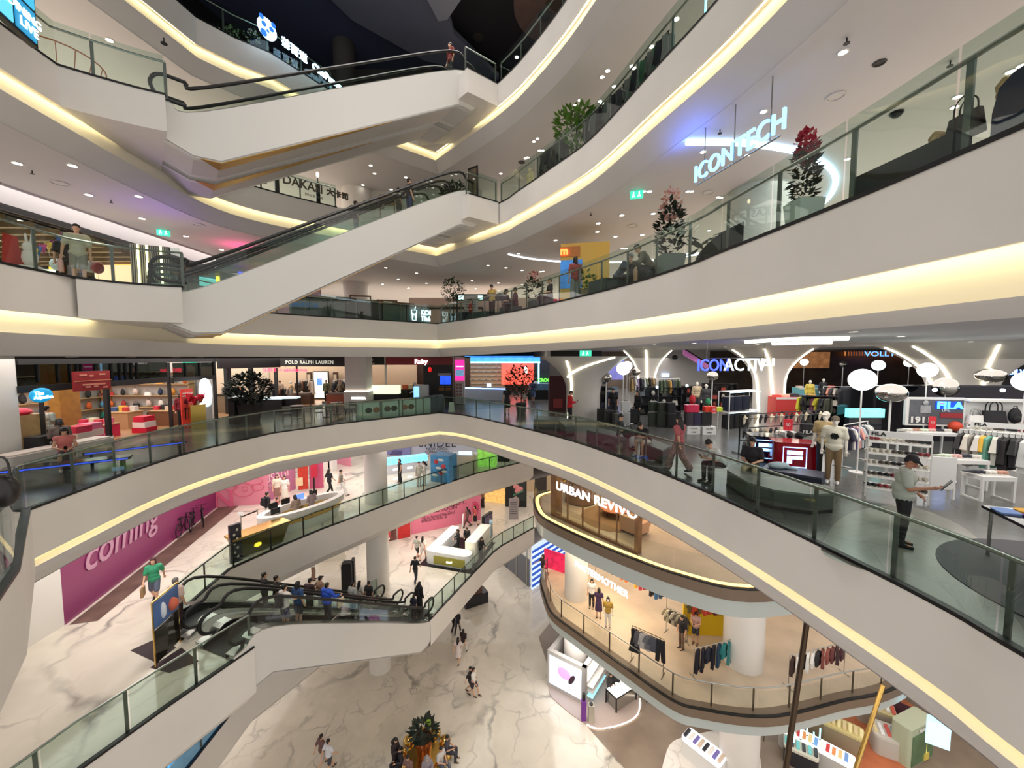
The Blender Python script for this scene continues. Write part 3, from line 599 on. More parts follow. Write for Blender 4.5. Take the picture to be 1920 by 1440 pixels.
def hanger_garment(kind,c,loc,rz,label,group,name=None,c2=None,s=1.0):
 key=('g',kind)
 if key not in PC:
  mb=MB()
  if kind=='shirt':
   o=[(-.07,0),(-.2,-.05),(-.33,-.36),(-.25,-.4),(-.2,-.22),(-.21,-.68),(.21,-.68),(.2,-.22),(.25,-.4),(.33,-.36),(.2,-.05),(.07,0),(0,-.04)]
  elif kind=='jacket':o=[(-.07,0),(-.22,-.06),(-.3,-.62),(-.22,-.64),(-.22,-.3),(-.24,-.78),(-.02,-.78),(0,-.1),(.02,-.78),(.24,-.78),(.22,-.3),(.22,-.64),(.3,-.62),(.22,-.06),(.07,0),(0,-.06)]
  elif kind=='trousers':o=[(-.18,0),(-.22,-1.0),(-.05,-1.0),(0,-.35),(.05,-1.0),(.22,-1.0),(.18,0)]
  elif kind=='dress':o=[(-.06,0),(-.17,-.05),(-.16,-.4),(-.27,-1.15),(.27,-1.15),(.16,-.4),(.17,-.05),(.06,0),(0,-.05)]
  n=len(o);t=.05
  mb.add([(x,-t,z)for x,z in o]+[(x,t,z)for x,z in o],[tuple(range(n)),tuple(range(2*n-1,n-1,-1))]+[(i,n+i,n+(i+1)%n,(i+1)%n)for i in range(n)])
  mb.v=[(x+.012*sin(z*23),y*(1+.35*sin(x*40+z*9)),z)for x,y,z in mb.v]
  PC[key]=mb.mesh('garment',[M_white],ang=.5)
  hb=MB();hb.tube([(-.19,0,-.07),(0,0,.03),(.19,0,-.07)],.009,5);hb.tube([(0,0,.03),(0,0,.09),(.03,0,.12),(.05,0,.09)],.006,5);PC['hanger']=hb.mesh('hanger',[M_dark])
 r=thing(name or{'shirt':'hanging_shirt','jacket':'hanging_jacket','trousers':'hanging_trousers','dress':'hanging_dress'}[kind],label,{'shirt':'shirt','jacket':'jacket','trousers':'trousers','dress':'dress'}[kind],loc,rz,group);r.scale=(s,s,s)
 pobj('cloth',PC[key],c if not isinstance(c,tuple)else colr(c,.85),r);o=bpy.data.objects.new('hanger',PC['hanger']);COL.objects.link(o);o.parent=r
 return r
def rack(label,a,b,z,h,m,name='clothes_rack',group=None,base=True):
 a,b=V((a[0],a[1],0)),V((b[0],b[1],0));d=(b-a).normalized();n=V((-d.y,d.x,0));r=thing(name,label,'clothes rack',(a.x,a.y,z),group=group)
 MB().tube([a+V((0,0,z+h)),b+V((0,0,z+h))],.016,6).build('rail',m,r)
 for p in(a,b):MB().tube([p+V((0,0,z)),p+V((0,0,z+h))],.016,6).build('upright',m,r)
 if base:
  for p in(a,b):MB().tube([p-n*.25+V((0,0,z+.02)),p+n*.25+V((0,0,z+.02))],.018,6).build('foot',m,r)
 return r
ORD=['leftmost','second from the left','third from the left','fourth from the left','fifth from the left','sixth from the left','seventh from the left','eighth from the left','ninth from the left','tenth from the left','eleventh from the left','twelfth from the left','thirteenth from the left','fourteenth from the left','fifteenth from the left','sixteenth from the left']
def CN(c):
 r,g,b=c;mx,mn=max(c),min(c)
 if mx<50:return 'black'
 if mx-mn<26:return 'white' if mn>205 else 'light grey' if mn>150 else 'grey' if mn>85 else 'charcoal'
 if r==mx:
  if g>.82*r:return 'cream' if b>150 else 'yellow'
  if g>.55*r:return 'beige' if b>.55*r and mx>140 else 'orange' if mx>190 and b<100 else 'brown'
  if b>.55*r:return 'pink' if mx>150 else 'purple'
  return 'red' if mx>140 else 'maroon'
 if g==mx:return 'teal' if b>.75*g and mx<200 else 'olive' if r>.8*g else 'green'
 return 'navy' if mx<95 else 'purple' if r>.6*b and g<.6*b else 'light blue' if r>100 else 'blue'
def shoe_mesh():
 if 'shoe' in PC:return PC['shoe'],PC['sole']
 s=MB();o=[(.0,.0),(.035,.03),(.045,.1),(.035,.18),(.048,.24),(.03,.285),(0,.295),(-.03,.285),(-.046,.24),(-.034,.18),(-.042,.1),(-.033,.03)]
 s.prism(o,0,.028);PC['sole']=s.mesh('sole',[M_white])
 u=MB();rings=[(.005,.1,.026,.11),(.07,.105,.03,.1),(.12,.09,.036,.09),(.18,.065,.036,.06),(.24,.05,.038,.045),(.285,.035,.02,.03)];vs=[];n=8
 for y,h,w,t in rings:vs+=[(w*cos(2*pi*i/n),y,.027+(h-.027)*(.5+.5*sin(2*pi*i/n)))for i in range(n)]
 fs=[(i*n+j,i*n+(j+1)%n,(i+1)*n+(j+1)%n,(i+1)*n+j)for i in range(len(rings)-1)for j in range(n)]+[tuple(range(n))[::-1],tuple(range(n*(len(rings)-1),n*len(rings)))]
 u.add(vs,fs);PC['shoe']=u.mesh('upper',[M_white]);return PC['shoe'],PC['sole']
def shoe(loc,rz,c,label,group,sole=(225,222,215),s=1.0):
 me,so=shoe_mesh();r=thing('trainer',label,'shoe',loc,rz,group);r.scale=(s,s,s)
 pobj('upper',me,colr(c,.6),r);pobj('sole',so,colr(sole,.6),r);return r
def suitcase(loc,rz,c,label,group,w=.45,h=.68,d=.28):
 key='case'
 if key not in PC:
  mb=MB().rbox(-.5,.5,-.5,.5,.06,1,.14,4)
  for i in range(7):mb.box(-.38+i*.125,-.36+i*.125,-.515,-.5,.12,.94)
  PC[key]=mb.mesh('shell',[M_white]);hb=MB().tube([(-.2,0,1),(-.2,0,1.09),(.2,0,1.09),(.2,0,1)],.025,6);PC['case_handle']=hb.mesh('handle',[M_dark])
  wb=MB();[wb.cyl((x,y,0),.05,.06,8)for x in(-.4,.4)for y in(-.35,.35)];PC['case_wheels']=wb.mesh('wheels',[M_dark])
 r=thing('suitcase',label,'suitcase',loc,rz,group);r.scale=(w,d,h)
 pobj('shell',PC[key],colr(c,.4),r)
 for nm,k in(('handle','case_handle'),('wheels','case_wheels')):o=bpy.data.objects.new(nm,PC[k]);COL.objects.link(o);o.parent=r
 return r
def backpack(loc,rz,c,label,group,s=1.0,name='backpack'):
 if 'bp' not in PC:
  mb=MB().ball((0,0,.22),(.15,.09,.22),14,10);PC['bp']=vox(mb,.025,2);pk=MB().ball((0,-.075,.14),(.1,.05,.1),10,8);PC['bpp']=pk.mesh('pocket',[M_white])
  hd=MB().tube([(-.05,0,.42),(-.03,0,.48),(.03,0,.48),(.05,0,.42)],.012,5);PC['bph']=hd.mesh('loop',[M_dark])
 r=thing(name,label,'backpack' if name=='backpack' else 'bag',loc,rz,group);r.scale=(s,s,s)
 pobj('sack',PC['bp'],colr(c,.7),r);pobj('pocket',PC['bpp'],colr(tuple(int(v*.85)for v in c),.7),r);o=bpy.data.objects.new('loop',PC['bph']);COL.objects.link(o);o.parent=r
 return r
def handbag(loc,rz,c,label,group,w=.4,h=.28):
 if 'hb' not in PC:
  mb=MB().rbox(-.5,.5,-.22,.22,0,1,.12,3);mb.v=[(x*(1-.15*z),y*(1-.5*z),z)for x,y,z in mb.v];PC['hb']=mb.mesh('bag',[M_white]);q=MB()
  for y in(-.1,.1):q.tube(smooth([(-.25,y,.95),(-.22,y,1.5),(0,y,1.75),(.22,y,1.5),(.25,y,.95)],3),.025,5)
  PC['hbh']=q.mesh('handles',[M_white])
 r=thing('handbag',label,'handbag',loc,rz,group);r.scale=(w,w,h);pobj('pouch',PC['hb'],colr(c,.5),r);pobj('handles',PC['hbh'],colr(tuple(int(v*.6)for v in c),.5),r);return r
def leafmesh(key,n,R3,size,seed,flat=0.5,up=.3):
 if key in PC:return PC[key]
 rd=random.Random(seed);mb=MB()
 for i in range(n):
  while True:
   p=V((rd.uniform(-1,1),rd.uniform(-1,1),rd.uniform(-1,1)))
   if p.length<1:break
  p=p.normalized()*p.length**.5;c=V((p.x*R3[0],p.y*R3[1],p.z*R3[2]));d=(V((p.x,p.y,up))+V((rd.uniform(-.5,.5),rd.uniform(-.5,.5),rd.uniform(-.6,.4)))).normalized();sd=d.cross(V((rd.uniform(-.3,.3),rd.uniform(-.3,.3),1))).normalized();nn=d.cross(sd);L=size*rd.uniform(.7,1.3);w=L*flat*.5
  mb.add([c,c+d*L*.5+sd*w+nn*L*.08,c+d*L,c+d*L*.5-sd*w+nn*L*.08],[(0,1,2,3)])
 PC[key]=mb.mesh('foliage',[M_white],smooth=False);return PC[key]
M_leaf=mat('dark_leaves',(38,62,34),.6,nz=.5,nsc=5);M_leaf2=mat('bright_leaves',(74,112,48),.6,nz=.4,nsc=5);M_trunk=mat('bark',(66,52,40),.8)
def potted_tree(loc,h,cw,label,pot,group=None,potc=None,leaf=None,n=420,seed=1,pr=.24,ph=.5,leafsize=.2,trunk=True,flower=None,name='potted_tree',colm=False):
 r=thing(name,label,'plant',loc,0,group);rd=random.Random(seed)
 if pot=='round':mb=MB().lathe((0,0,0),[(pr*.72,0),(pr,ph*.95),(pr*.98,ph),(pr*.88,ph),(pr*.85,ph*.9)],20);o=mb.build('pot',potc or M_dark,r,False);MB().cyl((0,0,ph*.86),pr*.84,.05,16).build('soil',M_trunk,o,False)
 elif pot=='square':
  a,b=pr*.72,pr;mb=MB();mb.add([(-a,-a,0),(a,-a,0),(a,a,0),(-a,a,0),(-b,-b,ph),(b,-b,ph),(b,b,ph),(-b,b,ph)],[(3,2,1,0),(0,1,5,4),(1,2,6,5),(2,3,7,6),(3,0,4,7),(4,5,6,7)]);o=mb.build('pot',potc or M_dark,r,False);MB().box(-b*.85,b*.85,-b*.85,b*.85,ph-.02,ph+.02).build('soil',M_trunk,o,False)
 ch=h-ph+.1 if colm else min(h-ph,cw*1.1);zc=h-ch/2
 if trunk:
  mb=MB().tube([(0,0,ph*.8),(.03,.02,ph+(zc-ph)*.5),(0,0,zc)],.035,6,r2=.02)
  for i in range(5):a=i*1.26;mb.tube([(0,0,zc-ch*.35),(cos(a)*cw*.3,sin(a)*cw*.3,zc+rd.uniform(-.1,.3)*ch)],.014,5)
  mb.build('trunk',M_trunk,r,False)
 me=leafmesh(('leaf',seed,n,cw,ch),n,(cw/2,cw/2,ch/2),leafsize,seed);o=pobj('foliage',me,leaf or M_leaf,r);o.location=(0,0,zc)
 if flower:
  me=leafmesh(('fl',seed,cw),flower[1],(cw*.42,cw*.42,ch*.3),.09,seed+5,1.0,1);o=pobj('flowers',me,colr(flower[0],.5),r);o.location=(0,0,zc+ch*flower[2])
 return r
def chair(loc,rz,label,group,c=(120,118,112)):
 if 'chair' not in PC:
  s=MB().rbox(-.21,.21,-.21,.21,.43,.46,.06);b=MB();pts=[(.22*sin(a),-.2+.05*(1-cos(a)),0)for a in[x*.3 for x in range(-4,5)]]
  b.sweep([V(p)for p in pts],[(0,.6),(.02,.6),(.02,.84),(0,.84),(0,.6)],[V((0,1,0))]*len(pts))
  PC['chair']=s.mesh('seat',[M_white]);PC['chairb']=b.mesh('backrest',[M_white]);PC['chairl']=[MB().tube([(x*.17,y*.17,.44),(x*.22,y*.22,0)],.013,5).mesh('leg',[M_dark])for x in(-1,1)for y in(-1,1)]
  PC['chairp']=MB().tube([(-.18,-.19,.44),(-.19,-.2,.7)],.01,5).tube([(.18,-.19,.44),(.19,-.2,.7)],.01,5).mesh('back_posts',[M_dark])
 r=thing('cafe_chair',label,'chair',loc,rz,group);pobj('seat',PC['chair'],colr(c),r);pobj('backrest',PC['chairb'],colr(c),r)
 for me in PC['chairl']:o=bpy.data.objects.new('leg',me);COL.objects.link(o);o.parent=r
 o=bpy.data.objects.new('back_posts',PC['chairp']);COL.objects.link(o);o.parent=r;return r
def round_table(loc,label,group,rad=.35,m=None):
 r=thing('cafe_table',label,'table',loc,0,group);MB().cyl((0,0,.72),rad,.03,24).build('tabletop',m or M_white,r,False);MB().cyl((0,0,.03),.03,.69,8).build('stem',M_dark,r,False);MB().cyl((0,0,0),.22,.03,16).build('base',M_dark,r,False);return r
def shelf_unit(label,a,b,z,h,n,m,depth=.35,name='shelf_unit',back=None,side=1,group=None):
 a,b=V((a[0],a[1],z)),V((b[0],b[1],z));d=(b-a);L=d.length;d.normalize();nn=V((d.y,-d.x,0))*side
 r=thing(name,label,'shelf',a,0,group);q=lambda s,t,zz:a+d*s+nn*t+V((0,0,zz))
 if back:MB().plate([q(0,0,0),q(L,0,0),q(L,0,h),q(0,0,h)],-nn*.03).build('back_panel',back,r)
 for s in(0,L):MB().plate([q(s,0,0),q(s,depth,0),q(s,depth,h),q(s,0,h)],d*(.03 if s==0 else-.03)).build('side_panel',m,r)
 tops=[]
 for i in range(n):
  zz=.08+(h-.1)*i/max(1,n-1)if n>1 else h;MB().plate([q(0,0,zz),q(L,0,zz),q(L,depth,zz),q(0,depth,zz)],V((0,0,-.025))).build('shelf',m,r);tops.append(zz)
 return r,q,tops,L
mb=MB();mb.box(-42,48,-4,58,ZR,ZR+.2);struct('ceiling',mb,M_roof,'dark roof over the atrium')
q=[W(u,v,ZR-1.2)for u,v in((560,-60),(820,-70),(851,64),(935,146),(796,114),(661,39))];mb=MB();mb.prism([(p.x,p.y)for p in q],ZR-1.2,ZR-.9);struct('ceiling',mb,M_roof2,'blue grey ceiling panel under the roof')
q=[W(u,v,ZR-.7)for u,v in((300,-60),(560,-60),(661,40),(800,118),(935,150),(905,175),(620,160),(420,40))];mb=MB();mb.prism([(p.x,p.y)for p in q],ZR-.7,ZR-.5);struct('ceiling',mb,mat('navy_ceiling',(62,66,92),.6),'navy ceiling beyond the panel')
q=[W(u,v,ZR-1.6)for u,v in((770,-60),(905,-60),(838,38),(822,40))];mb=MB();mb.prism([(p.x,p.y)for p in q],ZR-1.6,ZR-1.3);struct('ceiling',mb,mat('pale_ceiling_fin',(140,140,152),.6),'pale triangular fin of the roof panel')
c=W(1035,10,ZR-.3);mb=MB();mb.cyl((c.x+.6,c.y,ZR-.35),2.6,.3,40);struct('ceiling',mb,mat('bronze_disc',(128,104,96),.45,.2,nz=.3,nsc=1.5),'round bronze ceiling disc')
mb=MB();[mb.box(x0,x1,26+k*.02,27,Z5,ZR)for k,(x0,x1)in enumerate(((-40,-5),))];struct('wall_back',mb,M_wall_dark,'dark shop wall on the fifth floor')
M_lens=glow((255,250,238),14);M_ring=mat('lamp_ring',(215,212,205),.4)
def lampmesh(r=.075):
 k=('lamp',r)
 if k not in PC:
  mb=MB();mb.m=0;mb.lathe((0,0,-.02),[(r*1.4,.02),(r*1.35,0),(r,0),(r,.012)],16);mb.m=1;mb.cyl((0,0,-.012),r,.01,16);PC[k]=mb.mesh('downlight',[M_ring,M_lens])
 return PC[k]
NL=0
def downlights(px,z,label,group,r=.075,f=1.0,off=0,watt=0):
 for u,v in px:
  p=W(off+u*f if off or f!=1 else u,v*f,z)
  o=bpy.data.objects.new('downlight',lampmesh(r));COL.objects.link(o);o.location=p;tag(o,label,'ceiling light',group)
def D3(px,ou,ov):return[(ou+u/3,ov+v/3)for u,v in px]
c3,c4=Z4-1.97,Z5-1.97
downlights(D3([(97,917),(407,930),(500,1095),(780,1103),(800,1228),(1045,1328),(1245,1403),(1478,1375)],0,0),c3,'round recessed downlight in the third floor ceiling at the left','third floor left downlights',.1)
downlights(D3([(42,1095),(137,1128),(260,1172),(490,1252),(728,1332),(870,1378)],0,0),c3-.004,'small downlight in the ceiling strip along the toy shop front','toy shop front downlights',.08)
downlights([(205,75)],c4,'single bright downlight above the wicker basket seat','fourth floor left downlights',.1)
downlights([(700,66*3/3),(765,85),(969,107),(1014,66),(668,28)],ZR-1.25 if 0 else ZR-.02,'small bright spotlight in the dark roof','roof spotlights',.12)
downlights(D3([(165,930),(187,975),(363,997),(280,1065),(122,1040),(897,975)],640,0),c4,'downlight in the fourth floor ceiling behind the cafe sign','fourth floor centre downlights',.09)
downlights(D3([(1885,105),(1745,260),(1635,370),(1645,380),(1498,397),(1467,432),(1535,485),(1342,563),(1318,588),(1455,568),(1467,580),(1103,778),(1083,795),(1115,845),(1133,845),(1035,890),(1048,885)],640,0),c4,'downlight in the greenish fourth floor ceiling above the clothes rails','fourth floor right downlights',.085)
downlights(D3([(1577,1210),(1755,1200),(1860,1228),(1445,1255),(1440,1303),(1542,1330),(1693,1320),(1205,1350),(1297,1385),(1420,1397),(1438,1397),(1580,1397),(1600,1397),(1698,1075),(1732,1075),(997,1425)],640,0)+D3([(250,65),(423,95),(320,130),(478,152),(232,157),(378,180),(735,138),(755,183),(785,225),(883,150),(885,195),(1017,160),(825,52),(925,65),(1017,80),(1120,87),(1135,85)],640,480),c3,'downlight in the third floor ceiling at the centre','third floor centre downlights',.085)
downlights(D3([(903,290),(455,625),(365,870),(115,853),(30,1075),(50,1075),(200,1107),(215,1110),(148,1295),(927,893),(1023,1000),(1530,600),(1545,543),(1845,400),(1910,365)],1280,0),c3,'downlight in the third floor ceiling round the hanging blue sign','third floor right downlights',.07)
c2=Z3-1.97
for u,v in((1600,621),(1302,643),(1227,646),(1520,634),(1690,630),(1820,640),(1420,645),(1360,650)):
 p=W(u,v,ZCR);o=bpy.data.objects.new('downlight',lampmesh(.09));COL.objects.link(o);o.location=p;tag(o,'round downlight in the white ceiling over the sports shop','ceiling light','second floor right downlights')
for k,(u,v)in enumerate(((135,662),(245,663.5),(330,664),(375,665.5),(762,666),(850,666.5))):
 p=Y(u,v,(13.2,16.5,19,20,26,27)[k]);p.z=c2-.01;o=bpy.data.objects.new('downlight',lampmesh(.11));COL.objects.link(o);o.location=p;tag(o,'downlight under the third floor slab in front of the left shops','ceiling light','second floor left downlights')
def ceilring(u,v,z,r,label,m=M_wall_dark):
 p=W(u,v,z);mb=MB();mb.tube([(p.x+r*cos(a),p.y+r*sin(a),z-.01)for a in[k*pi/12 for k in range(24)]],.018,5,True);mb.cyl((p.x,p.y,z-.008),r*.85,.006,24);return one('ceiling_speaker',label,'speaker',mb,M_soffit if m is None else m,'round ceiling speakers')
for u,v,z,r,l in((1567,180,c3,.16,'large ring speaker in the ceiling right of the blue sign'),(1327,361,c3,.17,'ring speaker in the ceiling below the blue sign'),(112,343,c3,.22,'ring speaker in the ceiling at far left'),(373,421,c3,.2,'ring speaker in the purple lit ceiling'),(1186,423,c3,.2,'ring speaker in the ceiling under the green exit sign')):ceilring(u,v,z,r,l,M_soffit)
for u,v,z,r,l in((1649,117,c3,.09,'oval vent in the ceiling at the upper right'),(719,59,ZR-.03,.35,'round black speaker in the blue grey roof panel'),(897,70,ZR-.03,.3,'round black speaker in the dark roof'),(1021,30,ZR-.4,.35,'round black speaker on the bronze disc'),(978,304,c4,.17,'dark round vent in the ceiling left of the potted tree'),(760,355,c4,.2,'dark round vent in the ceiling above the middle escalators'),(1083,218,c4,.16,'dark round vent in the ceiling behind the potted tree')):ceilring(u,v,z,r,l)
for u,v,z,l in((1681,211,c3,'black dome camera on the third floor ceiling at the right'),(1266,649,c2,'black dome camera under the third floor slab')):
 p=W(u,v,z)if z!=c2 else Y(u,v,15);mb=MB();mb.ball((p.x,p.y,z-.03),(.11,.11,.09),14,8);mb.cyl((p.x,p.y,z-.03),.13,.03,16);one('dome_camera',l,'camera',mb,M_dark,'dome cameras')
for u,v,z in((60,320,c3),(208,375,c3),(307,71,c3),(1588,71,c3),(1782,114,c3),(1350,243,c3),(1108,399,c3),(958,500,c3)):
 p=W(u,v,z);mb=MB();mb.cyl((p.x,p.y,z-.09),.012,.09,6);mb.cyl((p.x,p.y,z-.1),.05,.012,8);one('sprinkler','small dark sprinkler head on the third floor ceiling','sprinkler',mb,M_dark,'sprinkler heads')
def exit_sign(u,v,y,zc,label,w=.45):
 p=Y(u,v,y);p.z=zc;a=atan2(-p.y,-p.x);r=thing('exit_sign',label,'sign',p,a+pi/2,group='green exit signs')
 MB().box(-w/2,w/2,-.03,.03,-.3,-.05).build('lightbox',glow((60,205,165),1.2),r,False);MB().tube([(-w*.35,0,0.0),(-w*.35,0,-.06)],.01,5).tube([(w*.35,0,0),(w*.35,0,-.06)],.01,5).build('hanging_rods',M_steel,r,False)
 mw=glow((235,255,245),1.6);mb=MB()
 for s in(-.1,.08):mb.ball((s,-.035,-.1),(.022,.01,.022),8,6);mb.box(s-.02,s+.02,-.04,-.03,-.2,-.125);mb.box(s-.045,s-.02,-.04,-.03,-.26,-.2);mb.box(s+.015,s+.04,-.04,-.03,-.26,-.19)
 mb.build('running_figures',mw,r,False);return r
exit_sign(307,445,17.5,c3+.02,'green exit sign on the third floor ceiling near the toy shop');exit_sign(1193,403,13.5,c3+.03,'green exit sign on the third floor ceiling above the diners',.42);exit_sign(1098,657,17,c2+.32,'green exit sign over the curved white wall',.5);exit_sign(355,668,21,c2-.02,'green exit sign over the left shops',.6)
def lightline(px,z,r,m,label,n=6,group='curved ceiling light lines'):
 pts=smooth([W(u,v,z)for u,v in px],n);mb=MB().tube(pts,r,6);return one('light_line',label,'light',mb,m,group)
lightline([(1287,267),(1340,267),(1400,269),(1480,281),(1530,298),(1557,317),(1567,340),(1556,368),(1532,390)],c3-.05,.075,glow((190,228,255),5),'broad glowing blue-white curve on the ceiling beside the flower planter')
lightline([(953,477),(1000,486),(1060,491),(1130,492),(1200,490),(1260,484),(1310,477)],c3-.03,.035,glow((245,248,255),5),'thin white light line curving past the cream column')
lightline([(1280,477),(1330,472),(1392,455)],c3-.03,.03,glow((245,248,255),4),'thin white light line behind the flower planter')
a,b=V((4.62,10.15,0)),V((5.2,7.95,0));mid=(a+b)/2;L=(b-a).length;r=thing('hanging_sign','glowing blue-white letters hanging from the third floor ceiling','sign',(mid.x,mid.y,8.05))
d=(b-a).normalized();fc=atan2(-d.x,d.y)+pi;fc=atan2(-(V((-d.y,d.x,0))).y,-(V((-d.y,d.x,0))).x)
fc=atan2(-d.x,d.y)if(V((d.y,-d.x,0)).dot(V((0,0,0))-mid)<0)else atan2(-d.x,d.y)
nrm=V((d.y,-d.x,0));nrm=nrm if nrm.dot(-mid)>0 else-nrm;fc=atan2(nrm.y,nrm.x)
text('ICONTECH',(mid.x,mid.y,8.05),fc,.56,glow((120,185,255),3),r,'letters',.03,0,1.04,.86)
mb=MB().tube([a+V((0,0,7.78)),b+V((0,0,7.78))],.02,5);mb.build('rail',M_steel,r)
for p in(a.lerp(b,.1),a.lerp(b,.9),a.lerp(b,.5)):MB().tube([p+V((0,0,7.78)),p+V((0,0,c3))],.012,5).build('suspension_rod',M_steel,r)
def railtext(txt,pts,s,z,size,m,label,cat='sign',sx=1,name='shop_sign',up=None,ext=.02,bold=0,sp=1.0):
 a,b=pts;d=(b-a).normalized();n=V((d.y,-d.x,0));p=a.lerp(b,s);r=thing(name,label,cat,(p.x,p.y,z));text(txt,(p.x+n.x*.05,p.y+n.y*.05,z),atan2(n.y,n.x),size,m,r,'letters',ext,bold,sp,sx);return r
M_sign_blue=glow((190,232,255),5)
A5,B5=W(507,102,Z5),W(700,198,Z5)
A5,B5=V((-10.35,17.0,Z5)),V((-8.8,20.4,Z5))
dd=(V((-4.5,24,0))-V((-8.8,20.4,0))).normalized()
r=thing('shop_sign','tea shop sign with a round bear-face badge and glowing blue-white letters','sign',(-9.2,19.0,Z5+.5))
fcs=atan2(-(B5-A5).normalized().x,(B5-A5).normalized().y);n5=V(((B5-A5).y,-(B5-A5).x,0)).normalized();f5=atan2(n5.y,n5.x)
p=A5.lerp(B5,.08)+n5*.12+V((0,0,.5));mb=MB();mb.cyl((0,0,0),.4,.06,28);o=mb.build('badge',glow((205,235,255),3),r,False);o.parent=r;o.matrix_local=Matrix.Translation(p-r.location)@Matrix.Rotation(f5+pi/2,4,'Z')@Matrix.Rotation(pi/2,4,'X')
mb=MB();[mb.cyl((x,y,.06),q,.02,14)for x,y,q in((-.16,.08,.1),(.16,.08,.1),(0,-.1,.06),(-.25,.3,.1),(.25,.3,.1),(-.18,-.27,.14))];o=mb.build('badge_marks',glow((45,110,215),1.5),r,False);o.matrix_local=Matrix.Translation(p-r.location)@Matrix.Rotation(f5+pi/2,4,'Z')@Matrix.Rotation(pi/2,4,'X')
text('茶百道',A5.lerp(B5,.42)+n5*.12+V((0,0,.5)),f5,.4,M_sign_blue,r,'letters',.03,.01,1.1)
A6,B6=V((-8.8,20.4,Z5)),V((-4.5,24,Z5));n6=V(((B6-A6).y,-(B6-A6).x,0)).normalized()
text('ChaPanda',A5.lerp(B5,.88)+n5*.12+V((0,0,.45)),f5,.42,M_sign_blue,r,'letters',.03,.01,1.0)
for k,(u,v,c)in enumerate(((420,42,(225,205,190)),(450,40,(160,190,140)),(486,46,(250,250,245)),(560,100,(235,215,140)))):
 p=W(u,v+55,Z5);p=p+V((-.6,.5,0));potted_tree(p,1.35,.7,('low shrub with pale flowers behind the fifth floor glass','leafy shrub behind the fifth floor glass, beside pale flowers','white flower bunch on the fifth floor edge','yellow flower bunch left of the dark column on the fifth floor')[k],'square','flowers on the fifth floor edge',colr((200,195,185)),M_leaf,60,40+k,.25,.45,.16,False,(c,70,.1))
r=thing('video_screen','black framed blue video screen at the top left corner','screen',Wc:=Y(20,60,8.6));a,b=Y(-70,-20,7.6),Y(68,40,9.2);z0,z1=Y(68,92,9.2).z,Y(62,-12,9.2).z
a.z=b.z=0;d=(b-a).normalized();n=V((d.y,-d.x,0))
MB().plate([a+V((0,0,z0)),b+V((0,0,z0)),b+V((0,0,z1)),a+V((0,0,z1))],n*-.12).build('casing',M_dark,r)
for k,(t0,t1,za,zb,cc)in enumerate(((.04,.62,.06,.6,(90,190,225)),(.66,.97,.06,.6,(36,130,175)),(.04,.97,.66,.95,(60,165,205)))):
 h=z1-z0;MB().plate([a.lerp(b,t0)+V((0,0,z0+h*za)),a.lerp(b,t1)+V((0,0,z0+h*za)),a.lerp(b,t1)+V((0,0,z0+h*zb)),a.lerp(b,t0)+V((0,0,z0+h*zb))],n*.02).build('lit_panel',glow(cc,1.1),r)
text('DINING',a.lerp(b,.8)+n*.03+V((0,0,z0+h*.42)),atan2(n.y,n.x),.24,glow((215,245,255),2),r,'letters',.01);text('LIVE',a.lerp(b,.85)+n*.03+V((0,0,z0+h*.22)),atan2(n.y,n.x),.26,glow((215,245,255),2),r,'letters',.01)
p=W(150,150,Z4)+V((-1.3,.7,0));r=thing('wicker_basket','round orange wicker basket seat behind the glass at the upper left','basket',p);M_wick=mat('orange_wicker',(205,130,95),.6)
for k in range(16):
 a=k*2*pi/16;MB().tube(smooth([(.2*cos(a),.2*sin(a),.05),(.75*cos(a),.75*sin(a),.4),(.95*cos(a),.95*sin(a),1.0)],3),.012,5).build('cane',M_wick,r,False)
for rr,zz in((.5,.18),(.8,.48),(.96,1.02)):MB().tube([(rr*cos(k*pi/12),rr*sin(k*pi/12),zz)for k in range(24)],.02,5,True).build('hoop',M_wick,r,False)
MB().cyl((0,0,0),.3,.06,20).build('base',M_wick,r,False)
A4,B4=V((-11.6,17.6,Z4)),V((-8.8,20.4,Z4));d4=(B4-A4).normalized();n4=V((d4.y,-d4.x,0));f4=atan2(n4.y,n4.x);M_let=mat('dark_lettering',(70,62,52),.6)
p=W(585,380,Z4);r=thing('cafe_sign','dark cafe lettering standing on the fourth floor balustrade','sign',A4.lerp(B4,.5)+V((0,0,.6)))
text('DAKASI',A4.lerp(B4,.6)+n4*.1+V((0,0,.62)),f4,.56,M_let,r,'letters',.02,.008,1.0,.92);text('SINCE 1990',A4.lerp(B4,.72)+n4*.1+V((0,0,.22)),f4,.17,M_let,r,'small_letters',.01)
text('大卡司',A4.lerp(B4,1.0)+n4*.14+V((0,0,.6)),f4,.36,M_let,r,'letters',.02,.015)
A4b,B4b=V((-8.8,20.4,Z4)),V((-6.5,22.3,Z4));n4b=V(((B4b-A4b).y,-(B4b-A4b).x,0)).normalized();text('MY YOU',A4b.lerp(B4b,.62)+n4b*.1+V((0,0,.55)),atan2(n4b.y,n4b.x),.3,M_let,r,'small_letters',.01)
mb=MB();p=A4.lerp(B4,.2)+n4*.1;mb.ball((0,0,.95),(.2,.05,.2));mb.box(-.06,.06,-.03,.03,.2,.85);o=mb.build('flower_mark',M_let,r,False);o.location=p-r.location;o.rotation_euler=(0,0,f4+pi/2)
for k,s in enumerate((.36,.82)):
 p=A4.lerp(B4,s)-n4*.5;rr=thing('candle_lamp','slim glowing candle lamp behind the cafe lettering, '+('left of the two' if k==0 else 'right of the two'),'lamp',(p.x,p.y,Z4));MB().cyl((0,0,0),.1,1.15,12).build('stand',M_dark,rr,False);MB().cyl((0,0,1.15),.02,.3,8).build('stem',M_dark,rr,False);MB().ball((0,0,1.55),(.07,.07,.13)).build('bulb',glow((255,232,180),14),rr,False)
